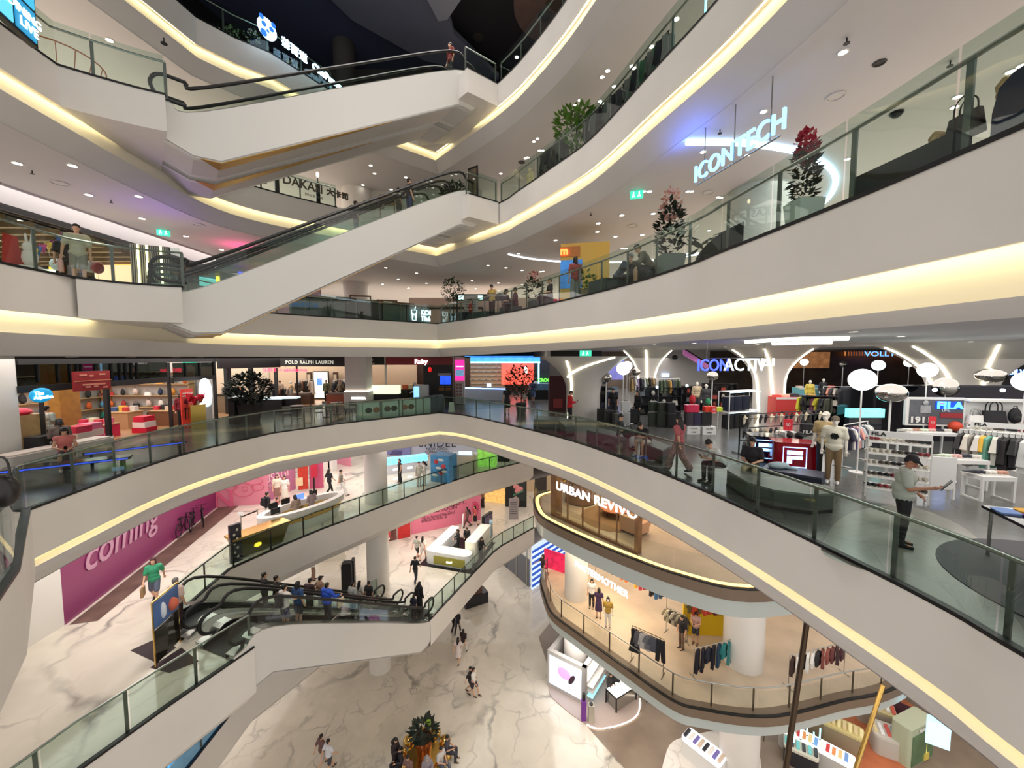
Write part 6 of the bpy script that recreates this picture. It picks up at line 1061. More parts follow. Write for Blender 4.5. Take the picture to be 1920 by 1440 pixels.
for a in((1617,712,11.8,.68,'largest white globe lamp on a pole, left of the framed wall panel'),(1739,694,15.3,.6,'white globe lamp above the framed wall panel'),(1647,685,22,.6,'white globe lamp between the two larger ones'),(1705,680,27,.6,'small white globe lamp behind the wall panel lamp'),(1508,679,33,.6,'far white globe lamp right of the flared column'),(1476,680,34,.55,'farthest white globe lamp, beside the flared column'),(1169,691,18,.62,'bright white globe lamp over the suitcases'),(1176,686,22,.55,'white globe lamp just behind the brightest one over the suitcases'),(1924,715,12,.6,'white globe lamp cut by the right edge')):pole_lamp(*a)
M_chr=mat('chrome',(190,186,180),.06,1.0)
def chrome(u,v,y,w,h,label):p=Y(u,v,y);r=thing('chrome_dome',label,'ornament',(p.x,p.y,0),group='chrome domes on stems');MB().ball((0,0,p.z),(w/2,w/2,h/2),24,12).build('dome',M_chr,r,False);MB().cyl((0,0,0),.03,p.z-h*.4,8).build('stem',M_wm,r,False)
for a in((1671,737,13.2,.85,.62,'large chrome dome left of the framed wall panel'),(1773,726,15.5,.8,.75,'tall chrome dome above the framed wall panel'),(1857,704,16.5,.95,.6,'chrome dome above the hanging handbags'),(1824,698,20,.75,.5,'chrome dome on a pale stem by the broad column'),(1137,708,22,.6,.55,'chrome ball beside the bright lamp over the suitcases'),(1336,705,22,.6,.5,'chrome dome under the blue hanging letters'),(1581,683,30,.55,.5,'far chrome ball right of the flared column'),(1192,698,26,.6,.5,'far chrome dome right of the bright lamps')):chrome(*a)
r=thing('mirror_band','low dark mirrored wall curving behind the framed panel','partition',(14,16,0));pts=smooth([V((12.6,15.2,0)),V((15.5,16,0)),V((19,16.2,0)),V((23,15,0))],6);MB().sweep(pts,[(0,0),(0,2.3)],normals(pts)).build('mirror_face',mat('dark_mirror',(58,56,62),.08,.9),r);MB().sweep(pts,[(.05,2.3),(-.15,2.3),(-.15,2.36),(.05,2.36),(.05,2.3)],normals(pts)).build('top_rail',M_gd,r)
PW=PLN((14.2,14.9),(19.5,14.0));r=thing('wall_panel','grey framed wall panel with a blue and red lit brand word and 1911','wall unit',PW.at(1740));PW.rect(MB(),1688,744,1793,796,.3,.12).build('frame',M_wm,r);PW.rect(MB(),1694,748,1789,793,.32,.02).build('picture',mat('grey_photo',(96,98,104),.5,nz=.6,nsc=2),r);PW.rect(MB(),1740,751,1786,765,.34,.02).build('lit_field',glow((10,60,200),.8),r)
c=PW.q(1764,758.5)+PW.n*.37;text('FILA',c,PW.f,.36,glow((70,170,255),4),r,'letters',.015,.01,1.05,1.15);PW.rect(MB(),1744,751,1753,754,.36,.02).build('red_flag',glow((255,50,50),3),r);text('LIFE',PW.q(1756,767)+PW.n*.37,PW.f,.14,M_wm,r,'letters',.01);text('1911',PW.q(1711,785)+PW.n*.35,PW.f,.3,M_wm,r,'letters',.01,.012,1.1,1.1);PW.rect(MB(),1748,772,1788,781,.35,.02).build('red_shape',colr((150,40,48)),r);mb=MB();mb.ball(PW.q(1722,754)+PW.n*.33,(.1,.05,.1));PW.rect(mb,1712,758,1730,772,.34,.02);mb.build('figure_shape',mat('photo_figure',(170,172,176),.5,nz=.5,nsc=9),r)
r=thing('bag_wall','white wall shelf holding handbags beside the framed panel','shelf',PW.at(1850));PW.rect(MB(),1795,747,1930,860,.2,.1).build('back_panel',M_wm,r);PW.rect(MB(),1795,791,1930,794,.5,.35).build('shelf',M_wm,r);PW.rect(MB(),1795,747,1930,751,.5,.35).build('shelf',M_wm,r)
for u,c,lab,w in((1808,(232,230,226),'white handbag with dark trim on the bag wall',.5),(1840,(26,26,30),'large black handbag in the middle of the bag wall',.75)):p=PW.q(u,791)+PW.n*.4;handbag(p,PW.f+pi/2,c,lab,'bags on the bag wall',w,w*.62)
p=PW.q(1878,791)+PW.n*.42;backpack(p,PW.f+pi/2,(24,24,28),'black backpack at the right of the bag wall','bags on the bag wall',1.3)
def tagsign(p,f,label,w=.16,h=.26,c=(215,45,60)):r=thing('price_sign',label,'sign',p,f+pi/2,group='red sale signs');MB().box(-w/2,w/2,-.012,.012,.03,h).build('card',colr(c,.5),r,False);MB().box(-w*.3,w*.3,-.05,.05,0,.03).build('foot',M_wm,r,False);o=text('50',(0,0,0),f,w*.55,M_wm,r,'letters',.002);o.matrix_local=Matrix.Translation((0,-.016,h*.55))@Matrix.Rotation(pi/2,4,'X');return r
def shoe_rack(label,a,b,h,n,z0,per,seed,rear=.35,board=True,cs=None,sc=1.15):
 a,b=V((a.x,a.y,0)),V((b.x,b.y,0));d=(b-a);L=d.length;d.normalize();nb=V((-d.y,d.x,0));nb=nb if nb.dot(a)>0 else-nb;q=lambda s,t,z:a+d*s+nb*t+V((0,0,z));r=thing('shoe_rack',label,'shoe rack',a,group='white shoe racks')
 for s in(0,L):
  for t in(0,rear):MB().tube([q(s,t,0),q(s,t,h)],.02,4).build('upright',M_wm,r)
 cs=cs or((228,222,205),(40,42,48),(210,205,192),(150,60,66),(90,84,76));k=0
 for i in range(n):
  z=z0+(h-.15-z0)*i/max(1,n-1);MB().plate([q(0,0,z),q(L,0,z),q(L,rear,z+.08),q(0,rear,z+.08)],V((0,0,-.02))).build('shelf',M_wm,r)
  for j in range(per):
   c=cs[(i*3+j*2+seed)%len(cs)];s=(j+.6)*L/per;lv=('lowest','second','third','fourth','fifth')[i]
   for m,ds in enumerate((-.055,.055)):shoe(q(s+ds,.04,z+.012),atan2(nb.y,nb.x)-pi/2+.25,c,CN(c)+' trainer, '+('left' if m==0 else 'right')+' shoe, pair '+ORD[j]+', '+lv+' tier, '+label.split(',')[0],'trainers on the white racks',s=sc)
 if board:MB().plate([q(0,0,h-.02),q(L,0,h-.02),q(L,0,h+.14),q(0,0,h+.14)],nb*.03).build('sign_board',M_wm,r);o=text('FILA',q(L*.16,-.01,h+.06),atan2(-nb.y,-nb.x),.12,M_dark,r,'letters',.004,.004,1,1.2)
 return q,L
shoe_rack('tall white rack, behind the capped man',G_(1622,930),G_(1740,948),1.55,5,.22,5,1)
shoe_rack('back white rack, right',G_(1815,868),G_(1930,880),1.25,2,.55,5,2)
def white_table(label,c,w,d,h,rz,shoes,seed):
 r=thing('display_table',label,'table',c,rz,group='white shoe tables');MB().box(-w/2,w/2,-d/2,d/2,h-.1,h).build('tabletop',M_wm,r,False)
 for x in(-w/2+.03,w/2-.03):
  for y in(-d/2+.03,d/2-.03):MB().box(x-.025,x+.025,y-.025,y+.025,0,h-.1).build('leg',M_wm,r,False)
  MB().box(x-.02,x+.02,-d/2,d/2,.0,.04).build('runner',M_wm,r,False)
 M=Matrix.Rotation(rz,3,'Z');cs=((215,228,205),(225,180,176),(50,54,66),(230,226,218),(200,150,130))
 for j in range(shoes):
  cc=cs[(j+seed)%5]
  for m,dx in enumerate((-.06,.06)):p=V(c)+M@V((-w/2+(j+.5)*w/shoes+dx,-.12,h));shoe(p,rz+.5,cc,CN(cc)+' trainer, '+('left' if m==0 else 'right')+' shoe, pair '+ORD[j]+', '+label.split(',')[0],'trainers on the white tables',s=1.15)
 return r
white_table('higher white table, left of two',G_(1795,915,.1),.95,.55,.8,-.1,4,0);white_table('lower white table, right of two',G_(1850,938,.15),.75,.5,.62,-.1,3,2)
r=thing('white_board','white panel board between the shoe rack and the white tables','panel',G_(1760,935),-.25);MB().box(-.5,.3,-.02,.02,.25,1.05).build('board',M_wm,r,False)
for x in(-.48,.28):MB().box(x-.02,x+.02,-.03,.03,0,.3).build('leg',M_wm,r,False)
white_table('white table under the framed panel',G_(1735,855,.2),1.5,.6,.85,-.12,6,3);tagsign(G_(1744,850,.1)+V((0,0,.85)),-2.0,'tall red sale sign on the table under the framed panel',.2,.5)
r=thing('orange_pouf','orange round cap display right of the red sale sign','display',G_(1787,850));MB().ball((0,0,1.0),(.22,.2,.18)).build('cap_crown',colr((205,70,40)),r,False);MB().cyl((0,0,0),.02,.9,8).build('stem',M_dark,r,False)
tagsign(PW.q(1900,791)+PW.n*.45,PW.f,'red sale sign at the right end of the bag wall',.2,.3)
def garments(label,a,b,z,h,n,kinds,pal,seed,m=M_wm,group=None,gl=1.0,tilt=1.25):
 a,b=V((a.x,a.y,0)),V((b.x,b.y,0));rack(label,a,b,z,h,m,group='clothes racks');d=(b-a).normalized();rz=atan2(d.y,d.x)
 for i in range(n):
  c=pal[(i*3+seed)%len(pal)]if seed else pal[i%len(pal)];kd=kinds[i%len(kinds)];p=a.lerp(b,(i+.6)/(n+.2));p.z=z+h-.11
  hanger_garment(kd,c,p,rz+tilt+.15*sin(i*2.3),CN(c)+' '+kd+', '+ORD[i%16]+(', second half,' if i>15 else '')+' on the '+label,group or label,s=gl)
garments('white rack at the right edge',G_(1792,912,.6),G_(1960,940,.6),0,1.5,15,('shirt','shirt','jacket'),((30,30,32),(205,198,186),(150,146,140),(210,205,200),(214,172,70),(110,168,150),(210,206,196),(34,34,38),(44,42,44),(30,30,34),(90,90,92),(205,208,206),(34,34,36),(60,60,64),(30,30,32)),0,gl=1.1)
garments('rack behind the two mannequins',G_(1578,880,.4),G_(1622,872,.8),0,1.35,8,('shirt',),((40,40,60),(230,226,220),(60,50,110),(225,160,150),(190,200,205),(60,70,80),(235,232,226),(200,206,204)),0)
garments('rack under the bright lamps',Y(1180,700,24),Y(1232,700,25),0,2.3,9,('jacket','shirt'),((190,196,192),(150,130,160),(170,140,90),(110,120,90),(60,62,70),(205,200,198),(88,76,70)),2)
garments('far rack of olive and tan jackets',Y(1235,700,24),Y(1275,700,24.5),0,2.2,7,('jacket',),((190,150,80),(70,84,60),(54,66,50),(60,70,88),(84,96,74)),1)
garments('dark rack beyond the sandals',Y(1500,700,21),Y(1560,700,20),0,1.5,9,('jacket','shirt'),((36,36,38),(70,72,60),(200,190,60),(40,40,44),(120,60,90)),2,M_dark)
garments('pale rack beyond the dark one',Y(1545,700,26),Y(1600,700,25),0,1.6,8,('shirt',),((200,190,180),(80,80,84),(215,150,130),(60,62,66)),3)
def logo_block(label,u,v,w,d,h,c,rz):
 p=G_(u,v);n=V((cos(rz-pi/2),sin(rz-pi/2),0));p=p-n*d/2;r=thing('display_block',label,'display',p,rz,group='display blocks with lit logos');MB().rbox(-w/2,w/2,-d/2,d/2,0,h,.1).build('block',colr(c,.15),r,False)
 gm=glow((140,195,255),4);s=.3;mb=MB();cx,cz=-.05,h*.52;mb.tube([(cx-s,-d/2-.02,cz-s),(cx+s,-d/2-.02,cz-s),(cx+s,-d/2-.02,cz+s),(cx-s,-d/2-.02,cz+s)],.018,4,True);mb.build('lit_frame',gm,r,False)
 mb=MB();y0,y1=-d/2-.035,-d/2-.01;mb.box(cx-.2,cx+.2,y0,y1,cz+.08,cz+.2);mb.box(cx-.2,cx+.2,y0,y1,cz-.06,cz+.03);mb.box(cx-.2,cx-.07,y0,y1,cz-.2,cz-.06);mb.build('logo_letter',gm,r,False)
 return r
logo_block('red glossy block with a lit square letter logo',1492,886,1.15,.8,.9,(150,18,30),-.35);logo_block('navy block with a lit square letter logo, left of the red block',1437,868,1.0,.8,.88,(18,18,34),-.35)
p=G_(1500,870,.35);
for k,(dx,dy,c,l)in enumerate(((-.35,.1,(40,30,34),'dark cap on the red block, left'),(-.1,-.05,(26,26,30),'black cap on the red block, centre'),(.25,.1,(30,30,34),'black bag with white letters on the red block'))):
 q=p+V((dx,dy,.9));
 if k<2:mb=MB().ball((0,0,.0),(.12,.13,.13),14,8);mb.box(-.08,.08,-.24,-.08,0.0,.02);one('cap',l,'cap',mb,colr(c,.7),'caps on the blocks',loc=q)
 else:r=thing('bag',l,'bag',q,-.35);MB().rbox(-.2,.2,-.1,.1,0,.36,.06).build('pouch',colr(c),r,False);text('FILA',(0,0,0),0,.15,M_wm,r,'letters',.003).matrix_local=Matrix.Translation((0,-.105,.1))@Matrix.Rotation(pi/2,4,'X')
tagsign(G_(1474,868,.5)+V((0,0,.98)),-2.0,'red sale sign on a white cube between the blocks',.26,.42);r=thing('white_cube','white cube under the red sale sign','plinth',G_(1474,868,.5));MB().box(-.22,.22,-.2,.2,0,.98).build('block',M_wm,r,False)
for j in range(2):shoe(G_(1452,866,.35)+V((.12*j,0,.88)),-.9,(228,224,214),'white trainer on the navy block, '+('left' if j==0 else 'right')+' of the pair','trainers on the navy block',s=1.2)
person(G_(1560,906),230,'stand',('tee',(228,224,206)),('trousers',(142,118,86)),'front mannequin in a white printed shirt, khaki trousers and brown bucket hat','cap',shoes=(232,230,226),hairc=(96,84,66),skin=M_manq,h=1.08,cat='mannequin',name='mannequin',group=None)
person(G_(1543,893),215,'stand',('tee',(196,172,124)),('trousers',(34,34,36)),'rear mannequin in a tan shirt and black trousers with a white hat','cap',hairc=(222,214,200),skin=M_manq,h=1.1,cat='mannequin',name='mannequin')
p=G_(1560,906);mb=MB();[mb.box(-.012-.04*abs(sin(a)),.012+.04*abs(sin(a)),-.003,.003,-.08,.08,0,None,Matrix.Rotation(a,4,'Y'))for a in(0,1,2)];o=mb.build('shirt_print',M_dark,[x for x in bpy.data.objects if x.get('label','').startswith('front mannequin')][0],False);o.location=(0,.155,1.25)
a,b=G_(1385,852),G_(1535,838);r=thing('sandal_rack','black wire rack hung with rows of slippers','rack',V((a.x,a.y,0)));d=(b-a).normalized();nb=V((-d.y,d.x,0));L=(b-a).length
for z in(1.45,.95,.5):MB().tube([a+V((0,0,z)),b+V((0,0,z))],.02,5).build('rail',M_dark,r)
for p in(a,b,a.lerp(b,.5)):MB().tube([p,p+V((0,0,1.5))],.025,5).build('upright',M_dark,r);MB().tube([p-nb*.3+V((0,0,.03)),p+nb*.3+V((0,0,.03))],.02,5).build('foot',M_dark,r)
if 'slip' not in PC:
 s=MB();s.prism([(.05*cos(t)*(1-.2*(sin(t)<0)),.14*sin(t))for t in[i*pi/8 for i in range(16)]],0,.025);s.tube(smooth([(-.05,.05,.02),(-.03,.07,.06),(.03,.07,.06),(.05,.05,.02)],3),.022,5);PC['slip']=s.mesh('slipper',[M_white])
for i,z in enumerate((1.45,.95,.5)):
 for j in range((16,9,7)[i]):
  c=((225,215,190),(60,60,64),(120,116,110),(36,36,40),(205,192,165))[(j*2+i)%5];p=a.lerp(b,(j+.5)/16)-nb*.06+V((0,0,z-.02));o=bpy.data.objects.new('slipper',PC['slip']);COL.objects.link(o);setmat(o,colr(c,.7));o.matrix_world=Matrix.Translation(p+V((0,0,-.17)))@Matrix.Rotation(atan2(d.y,d.x),4,'Z')@Matrix.Rotation(pi/2+.15,4,'X');o.scale=(1.25,)*3;tag(o,CN(c)+' slipper, '+ORD[j]+' on the '+('top','middle','lowest')[i]+' rail of the wire rack','slipper','slippers on the wire rack')
NV=(26,32,52);BK=(28,28,31)
r=thing('luggage_stand','white framed lit stand holding navy suitcases','stand',G_(1366,806));a,b=G_(1366,806),G_(1424,800);d=(b-a);L=d.length;d.normalize();nb=V((-d.y,d.x,0))
for s in(0,L):
 for t in(0,.6):MB().tube([a+d*s+nb*t,a+d*s+nb*t+V((0,0,1.85))],.025,4).build('upright',M_wm,r)
for z in(1.85,.85):MB().plate([a+V((0,0,z)),a+d*L+V((0,0,z)),a+d*L+nb*.6+V((0,0,z)),a+nb*.6+V((0,0,z))],V((0,0,-.03))).build('shelf',M_wm,r);MB().tube([a+V((0,0,z-.05))+nb*.02,a+d*L+V((0,0,z-.05))+nb*.02],.02,4).build('light_strip',glow((200,235,255),5),r)
for j in range(3):suitcase(a+d*(.3+j*.55)+nb*.3+V((0,0,.85)),atan2(d.y,d.x),NV,'navy suitcase, '+ORD[j]+' on the white lit stand','navy suitcases',.5,.72,.35);suitcase(a+d*(.3+j*.55)+nb*.3,atan2(d.y,d.x),BK,'black suitcase, '+ORD[j]+' below the white lit stand','black suitcases',.5,.7,.35)
a=G_(1297,813);
for j in range(2):
 p=a+V((j*.66,-.1*j,0));r=thing('white_box_plinth','white box plinth with black letters, '+('left' if j==0 else 'right')+' of two, under suitcases','plinth',p,group='lettered white plinths');MB().box(-.3,.3,-.2,.25,0,.36).build('box',M_wm,r,False);text('CHLOEE',p+V((0,-.205,.27)),-pi/2,.085,M_dark,r,'letters',.003);text('PARIS',p+V((0,-.205,.1)),-pi/2,.085,M_dark,r,'letters',.003)
for j,(dx,z,c,w,h,l)in enumerate(((-.14,.36,(60,56,64),.34,.62,'dark grey suitcase on the left lettered plinth'),(.2,.36,(48,44,70),.34,.62,'purple-navy suitcase between the lettered plinths'),(.62,.36,BK,.5,.62,'black suitcase on the right lettered plinth'),(-.02,.98,(205,40,80),.62,.35,'pink-red suitcase stacked above the plinths'),(.78,1.0,(235,70,40),.5,.26,'orange suitcase stacked above the plinths, right'),(1.15,1.02,(190,210,50),.4,.2,'lime case beside the orange suitcase'))):suitcase(a+V((dx,.05,z)),.05,c,l,'suitcases on the lettered plinths',w,h,.3)
backpack(a+V((0,.05,1.35)),0,(190,28,36),'bright red backpack on top of the pink-red suitcase',None,1.0);backpack(a+V((.75,.1,1.28)),0,(40,140,90),'green bag on top of the orange suitcase',None,.8,'bag');tagsign(a+V((.85,-.25,.98)),-pi/2,'red sale sign in front of the orange suitcase',.24,.3)
n=0
for u,v,y0 in((1143,800,0),(1157,803,0),(1172,800,0),(1187,796,0),(1128,792,0),(1224,800,0),(1240,802,0),(1256,803,0),(1266,798,0),(1252,790,1.4),(1236,789,1.4),(1112,789,.3)):
 c=((38,38,40),(66,68,66),(190,192,190),(30,30,33),(34,36,38),(52,62,50),(46,54,44),(32,32,34),(34,34,38),(38,40,46),(30,30,34),(44,44,44))[n];p=G_(u,v,y0+.3);suitcase(p,.3*sin(n*2),c,CN(c)+' suitcase on the floor behind the seated people, '+ORD[n],'suitcases on the floor',.48,.7+.1*(n%3==0),.3)
 if n in(2,5,6,7):suitcase(p+V((0,0,.74)),.2,((200,202,200),(56,66,54),(50,58,48),(36,36,38))[(2,5,6,7).index(n)],'smaller '+CN(((200,202,200),(56,66,54),(50,58,48),(36,36,38))[(2,5,6,7).index(n)])+' suitcase stacked on '+ORD[n]+' of the floor row','stacked suitcases',.42,.5,.28)
 n+=1
def dark_shelf(label,u,v,w,h,rz,n,seed,bk=0):
 p=G_(u,v,bk);d=V((cos(rz),sin(rz),0));a,b=p-d*w/2,p+d*w/2;r,q,tops,L=shelf_unit(label,a,b,0,h,n,M_gd,.4,side=1,back=M_dark,group='dark shelf units');rd=random.Random(seed)
 for i,z in enumerate(tops[:-1]):
  for j in range(4):c=((34,34,38),(60,56,50),(40,46,60),(200,192,180),(150,60,50),(90,96,100))[rd.randrange(6)];p=q((j+.5)*L/4,.2,z);(backpack if(i+j)%2 else handbag)(p,rz,c,CN(c)+' bag, '+ORD[j]+', tier '+('one','two','three','four')[i]+', '+label,'bags on dark shelves',*((.8,)if(i+j)%2 else(.34,.26)))
for k,(u,v,w,h,rz,n,bk,l)in enumerate(((1110,787,1.5,1.9,.1,4,.6,'black shelf by the curved column'),(1232,783,2.6,1.7,-.1,4,1.5,'dark shelf behind the suitcases'),(1295,775,2.0,1.6,-.1,4,2,'dark shelf below the blue letters'),(1345,770,2.2,1.7,-.15,4,2,'dark shelf left of the white stand'),(1545,800,2.2,1.5,-.2,4,1,'black counter shelf beyond the mannequins'),(1640,800,2.4,1.5,-.2,4,2,'dark shelf left of the framed panel'))):dark_shelf(l,u,v,w,h,rz,n,k,bk)
r=thing('lit_sign_bar','long teal-white lit sign bar left of the framed panel','sign',Y(1625,774,15));p=Y(1625,774,15);MB().box(-.75,.6,-.1,.1,-.17,.16).build('lightbox',glow((120,235,235),1.6),r,False);text('COTTOS',p+V((-.1,-.11,0)),-pi/2,.2,M_wm,r,'letters',.004);MB().box(-.7,.55,-.05,.05,-1.5,-.17).build('stand',M_gd,r,False)
for k,(u,v,y,w,h,d_,c,l)in enumerate(((1490,738,24,2.6,1.1,.8,(200,60,60),'red cloth table in the sports shop'),(1530,728,30,3.0,1.2,.8,(120,190,200),'teal lit counter at the back'),(1600,735,28,3.0,1.1,.8,(70,60,58),'brown counter at the back of the shop'),(1690,740,24,3.0,1.2,.8,(52,50,56),'dark counter behind the mirrored wall'),(1130,742,27,2.0,1.3,.7,(60,80,110),'blue-grey counter behind the bright lamp'))):
 p=Y(u,700,y);r=thing('shop_counter',l,'counter',(p.x,p.y,0));MB().box(-w/2,w/2,-d_/2,d_/2,0,h).build('body',colr(c,.5),r,False);MB().box(-w/2,w/2,-d_/2-.02,-d_/2,h-.12,h).build('edge',M_wm,r,False)
 for j in range(5):cc=((230,90,80),(240,210,190),(60,60,70),(120,160,190),(210,180,90))[(j+k)%5];one('folded_clothes',CN(cc)+' folded stack, '+ORD[j]+', '+l,'clothes',MB().rbox(-.2,.2,-.18,.18,0,.12+.04*(j%3),.05),colr(cc,.8),'folded stacks on the counters',loc=(p.x-w*.4+j*w*.2,p.y,h))
for k,(u,v,y,top,bot,l)in enumerate(((1325,700,23,(60,60,62),(40,40,42),'dark-jacketed mannequin under the blue letters'),(1308,700,25,(200,180,150),(60,56,60),'cream-jacketed mannequin under the blue letters'),(1545,690,29,(40,40,44),(30,30,34),'mannequin in black leaning by the back counter'),(1520,700,27,(220,200,90),(50,54,70),'mannequin in a yellow vest beyond the sandal rack'),(1255,690,27,(150,150,165),(60,60,70),'mannequin in lilac near the far racks'))):p=Y(u,700,y);person((p.x,p.y,0),260,'stand',('long',top),('trousers',bot),l,None,skin=M_manq,cat='mannequin',name='mannequin',h=1.12)
PBk=PLN((5,44.5),(48,44.5))
for k,(u0,u1)in enumerate(((1585,1762),(1862,1925))):
 r=thing('wood_slat_band','glowing orange wooden slat band along the back wall, '+('left' if k==0 else 'right')+' stretch','panel',PBk.at(u0));PBk.rect(MB(),u0,653,u1,667,.1,.2).build('backing',mat('orange_backing',(200,120,60),.5,em=(235,150,80),st=.6),r);mb=MB();[PBk.rect(mb,u,653,u+2.2,667,.25,.1)for u in range(u0,u1,5)];mb.build('slats',colr((216,150,90)),r)
panel('peach_wall','peach lit panel on the back wall at the far right','panel',1862,668,1925,692,40,40,mat('peach_glow',(250,190,150),.5,em=(250,180,140),st=.7));panel('orange_wall','orange wood panel on the back wall beyond the flared column','panel',1472,660,1555,690,42,42,mat('lit_shelves',(205,140,90),.5,em=(220,150,90),st=.5,nz=.8,nsc=1.5))
neon('VOLLY',Y(1650,664,43),-pi/2,.75,(90,150,255),'blue glowing letters on the back wall',sx=1.5,st=3);neon('QUIKSILVER',Y(1897,698,26),-pi/2,.5,(130,180,255),'blue glowing brand letters at the far right',sx=1.1);panel('blue_band','navy band behind the blue glowing brand letters','panel',1856,693,1926,705,26.3,26.3,colr((20,30,80)))
r=thing('purple_ramp','purple lit escalator side at the back of the sports shop','escalator',Y(1307,672,34));P_=lambda u,v:Y(u,v,34);MB().plate([P_(1283,655),P_(1328,683),P_(1328,692),P_(1283,665)],V((0,.3,0))).build('side_panel',mat('purple_print',(190,110,170),.4,em=(170,80,160),st=.6,nz=.7,nsc=1),r);MB().tube([P_(1283,654),P_(1328,682)],.06,6).build('handrail',M_black,r)
panel('blue_screen','blue framed lit screen behind the bright lamps','screen',1136,670,1170,712,37,37,mat('purple_blue',(110,110,180),.4,em=(80,110,220),st=.9,nz=.6,nsc=.8));panel('dark_doorway','dark doorway panel beyond the bright lamps','panel',1120,675,1136,720,36.8,36.8,colr((16,22,40)));panel('brown_doorway','brown doorway on the white partition','panel',1188,675,1208,700,37.9,37.9,colr((84,78,74)));panel('small_screen','small lit screen on the far partition','screen',1241,700,1255,707,37.8,37.8,glow((190,220,255),1.5))
for k,(u,v,y)in enumerate(((1232,726,23),(1288,723,21),(1753,731,14.5),(1880,732,14.8))):p=Y(u,v,y);r=thing('spot_lamp','small dazzling blue-white shop lamp, '+ORD[k],'lamp',p,group='dazzling shop lamps');MB().ball((0,0,0),.07,10,6).build('bulb',glow((190,225,255),25),r,False);MB().cyl((0,0,-p.z),.015,p.z-.05,6).build('pole',M_dark,r,False)
def bench_poly(label,px,h,c=(84,88,86),z0=.08):
 pts=[W(u,v,0)for u,v in px];r=thing('bench',label,'bench',pts[0],group='grey benches along the glass');MB().prism([(p.x,p.y)for p in pts],z0,h-.05).build('base_block',colr(c,.6),r,ang=.4);MB().prism([(p.x,p.y)for p in pts],h-.05,h).build('seat_top',colr(tuple(min(255,v+28)for v in c),.4),r,ang=.4);MB().prism([(p.x*.998,p.y*.998+.02)for p in pts],0,z0).build('plinth',M_dark,r,ang=.4);return r
bench_poly('grey angular bench behind the glass near the potted tree',((1000,803),(1048,806),(1060,818),(1080,815),(1074,804),(1050,798),(1002,795)),.45)
bench_poly('dark grey bench under the two lounging people, left section',((1100,826),(1140,836),(1168,846),(1180,838),(1150,828),(1108,817)),.45,(66,70,70));bench_poly('dark grey bench under the two lounging people, right section',((1200,852),(1242,870),(1256,860),(1216,842)),.45,(66,70,72))
bench_poly('long curved grey bench nearest the glass',((1362,912),(1400,938),(1450,955),(1520,965),(1562,962),(1560,948),(1520,940),(1450,925),(1400,908),(1372,898)),.46,(88,90,84));bench_poly('navy bench in front of the red block',((1425,905),(1540,925),(1546,912),(1440,893)),.4,(34,38,56))
def px_person(u,v,bk,*a,**k):return person(G_(u,v,bk),*a,**k)
px_person(1068,799,0,10,'phone',('long',(200,28,40)),('trousers',(26,26,30)),'man in a bright red shirt standing by the curved white column','hair',h=1.05)
px_person(1195,797,.5,200,'stand',('long',(22,22,26)),('trousers',(20,20,24)),'shop assistant in black standing among the suitcases','bob');px_person(1149,790,.8,250,'stand',('tee',(24,24,30)),('trousers',(24,24,28)),'shop assistant in black beside the pale shirts, left of the suitcases','hair')
px_person(1163,843,.35,330,'sit',('tee',(40,40,46)),('trousers',(205,210,214)),'lounging person in black shirt and pale trousers on the dark bench','hair');px_person(1212,857,.4,215,'sitlean',('tee',(32,28,34)),('shorts',(210,204,196)),'person in black shirt and pale shorts on the dark bench','hair',shoes=(232,230,226));p=G_(1172,840,.3)
r=thing('black_bag','black studded bag between the two lounging people','bag',G_(1178,845,.25)+V((0,0,.45)));MB().ball((0,0,.17),(.24,.16,.2)).build('pouch',colr((24,24,28),.25),r,False);MB().tube(smooth([(-.12,0,.3),(-.06,0,.5),(.06,0,.5),(.12,0,.3)],3),.012,5).build('strap',M_dark,r,False)
px_person(1272,886,.1,120,'walk',('tee',(178,92,96)),('wide',mat('patterned_cloth',(190,150,146),.8,nz=1,nsc=14)),'woman in a red patterned top and patterned wide trousers walking behind the glass','hairlong',h=.98)
px_person(1350,907,.2,190,'sitlean',('tee',(222,224,222)),('trousers',(34,36,40)),'person in a white shirt bending over a phone on the long bench','hair',bag=None);px_person(1408,915,.35,230,'sit',('tee',(30,28,34)),('trousers',(196,178,146)),'person in a black shirt and cream trousers on the long bench, hand at chin','hair',shoes=(230,228,222))
r=thing('folded_jacket','pale blue folded jacket on the navy bench','jacket',G_(1458,905,.1)+V((0,0,.4)));MB().ball((0,0,.07),(.3,.16,.1)).build('cloth',colr((168,190,198),.9),r,False);MB().cap((.1,-.1,.06),(.35,-.2,.02),.05,.04).build('sleeve',colr((160,184,194),.9),r,False)
mnear=px_person(1688,1026,.1,-42,'tablet',('tee',(176,182,172)),('trousers',(30,29,33)),'man in a dark cap and grey shirt looking at a tablet behind the glass','cap',shoes=(26,25,28),hairc=(30,26,34),skin=M_skin2,fat=1.22,fine=1,eyes=True)
c=(9.0,5.3);mb=MB();mb.cyl((c[0],c[1],0.002),2.1,.012,48);one('rug','dark round rug at the right edge','rug',mb,colr((54,54,60),.6))
a=V((8.2,6.55,0));r=thing('display_table','black table with coloured folded cloths at the right edge','table',(9.1,6.0,0),-.4);MB().box(-1.0,1.2,-.55,.55,.82,.87).build('tabletop',M_gd,r,False);[MB().cyl((x,y,0),.025,.82,8).build('leg',M_steel,r,False)for x in(-.92,1.1)for y in(-.45,.45)]
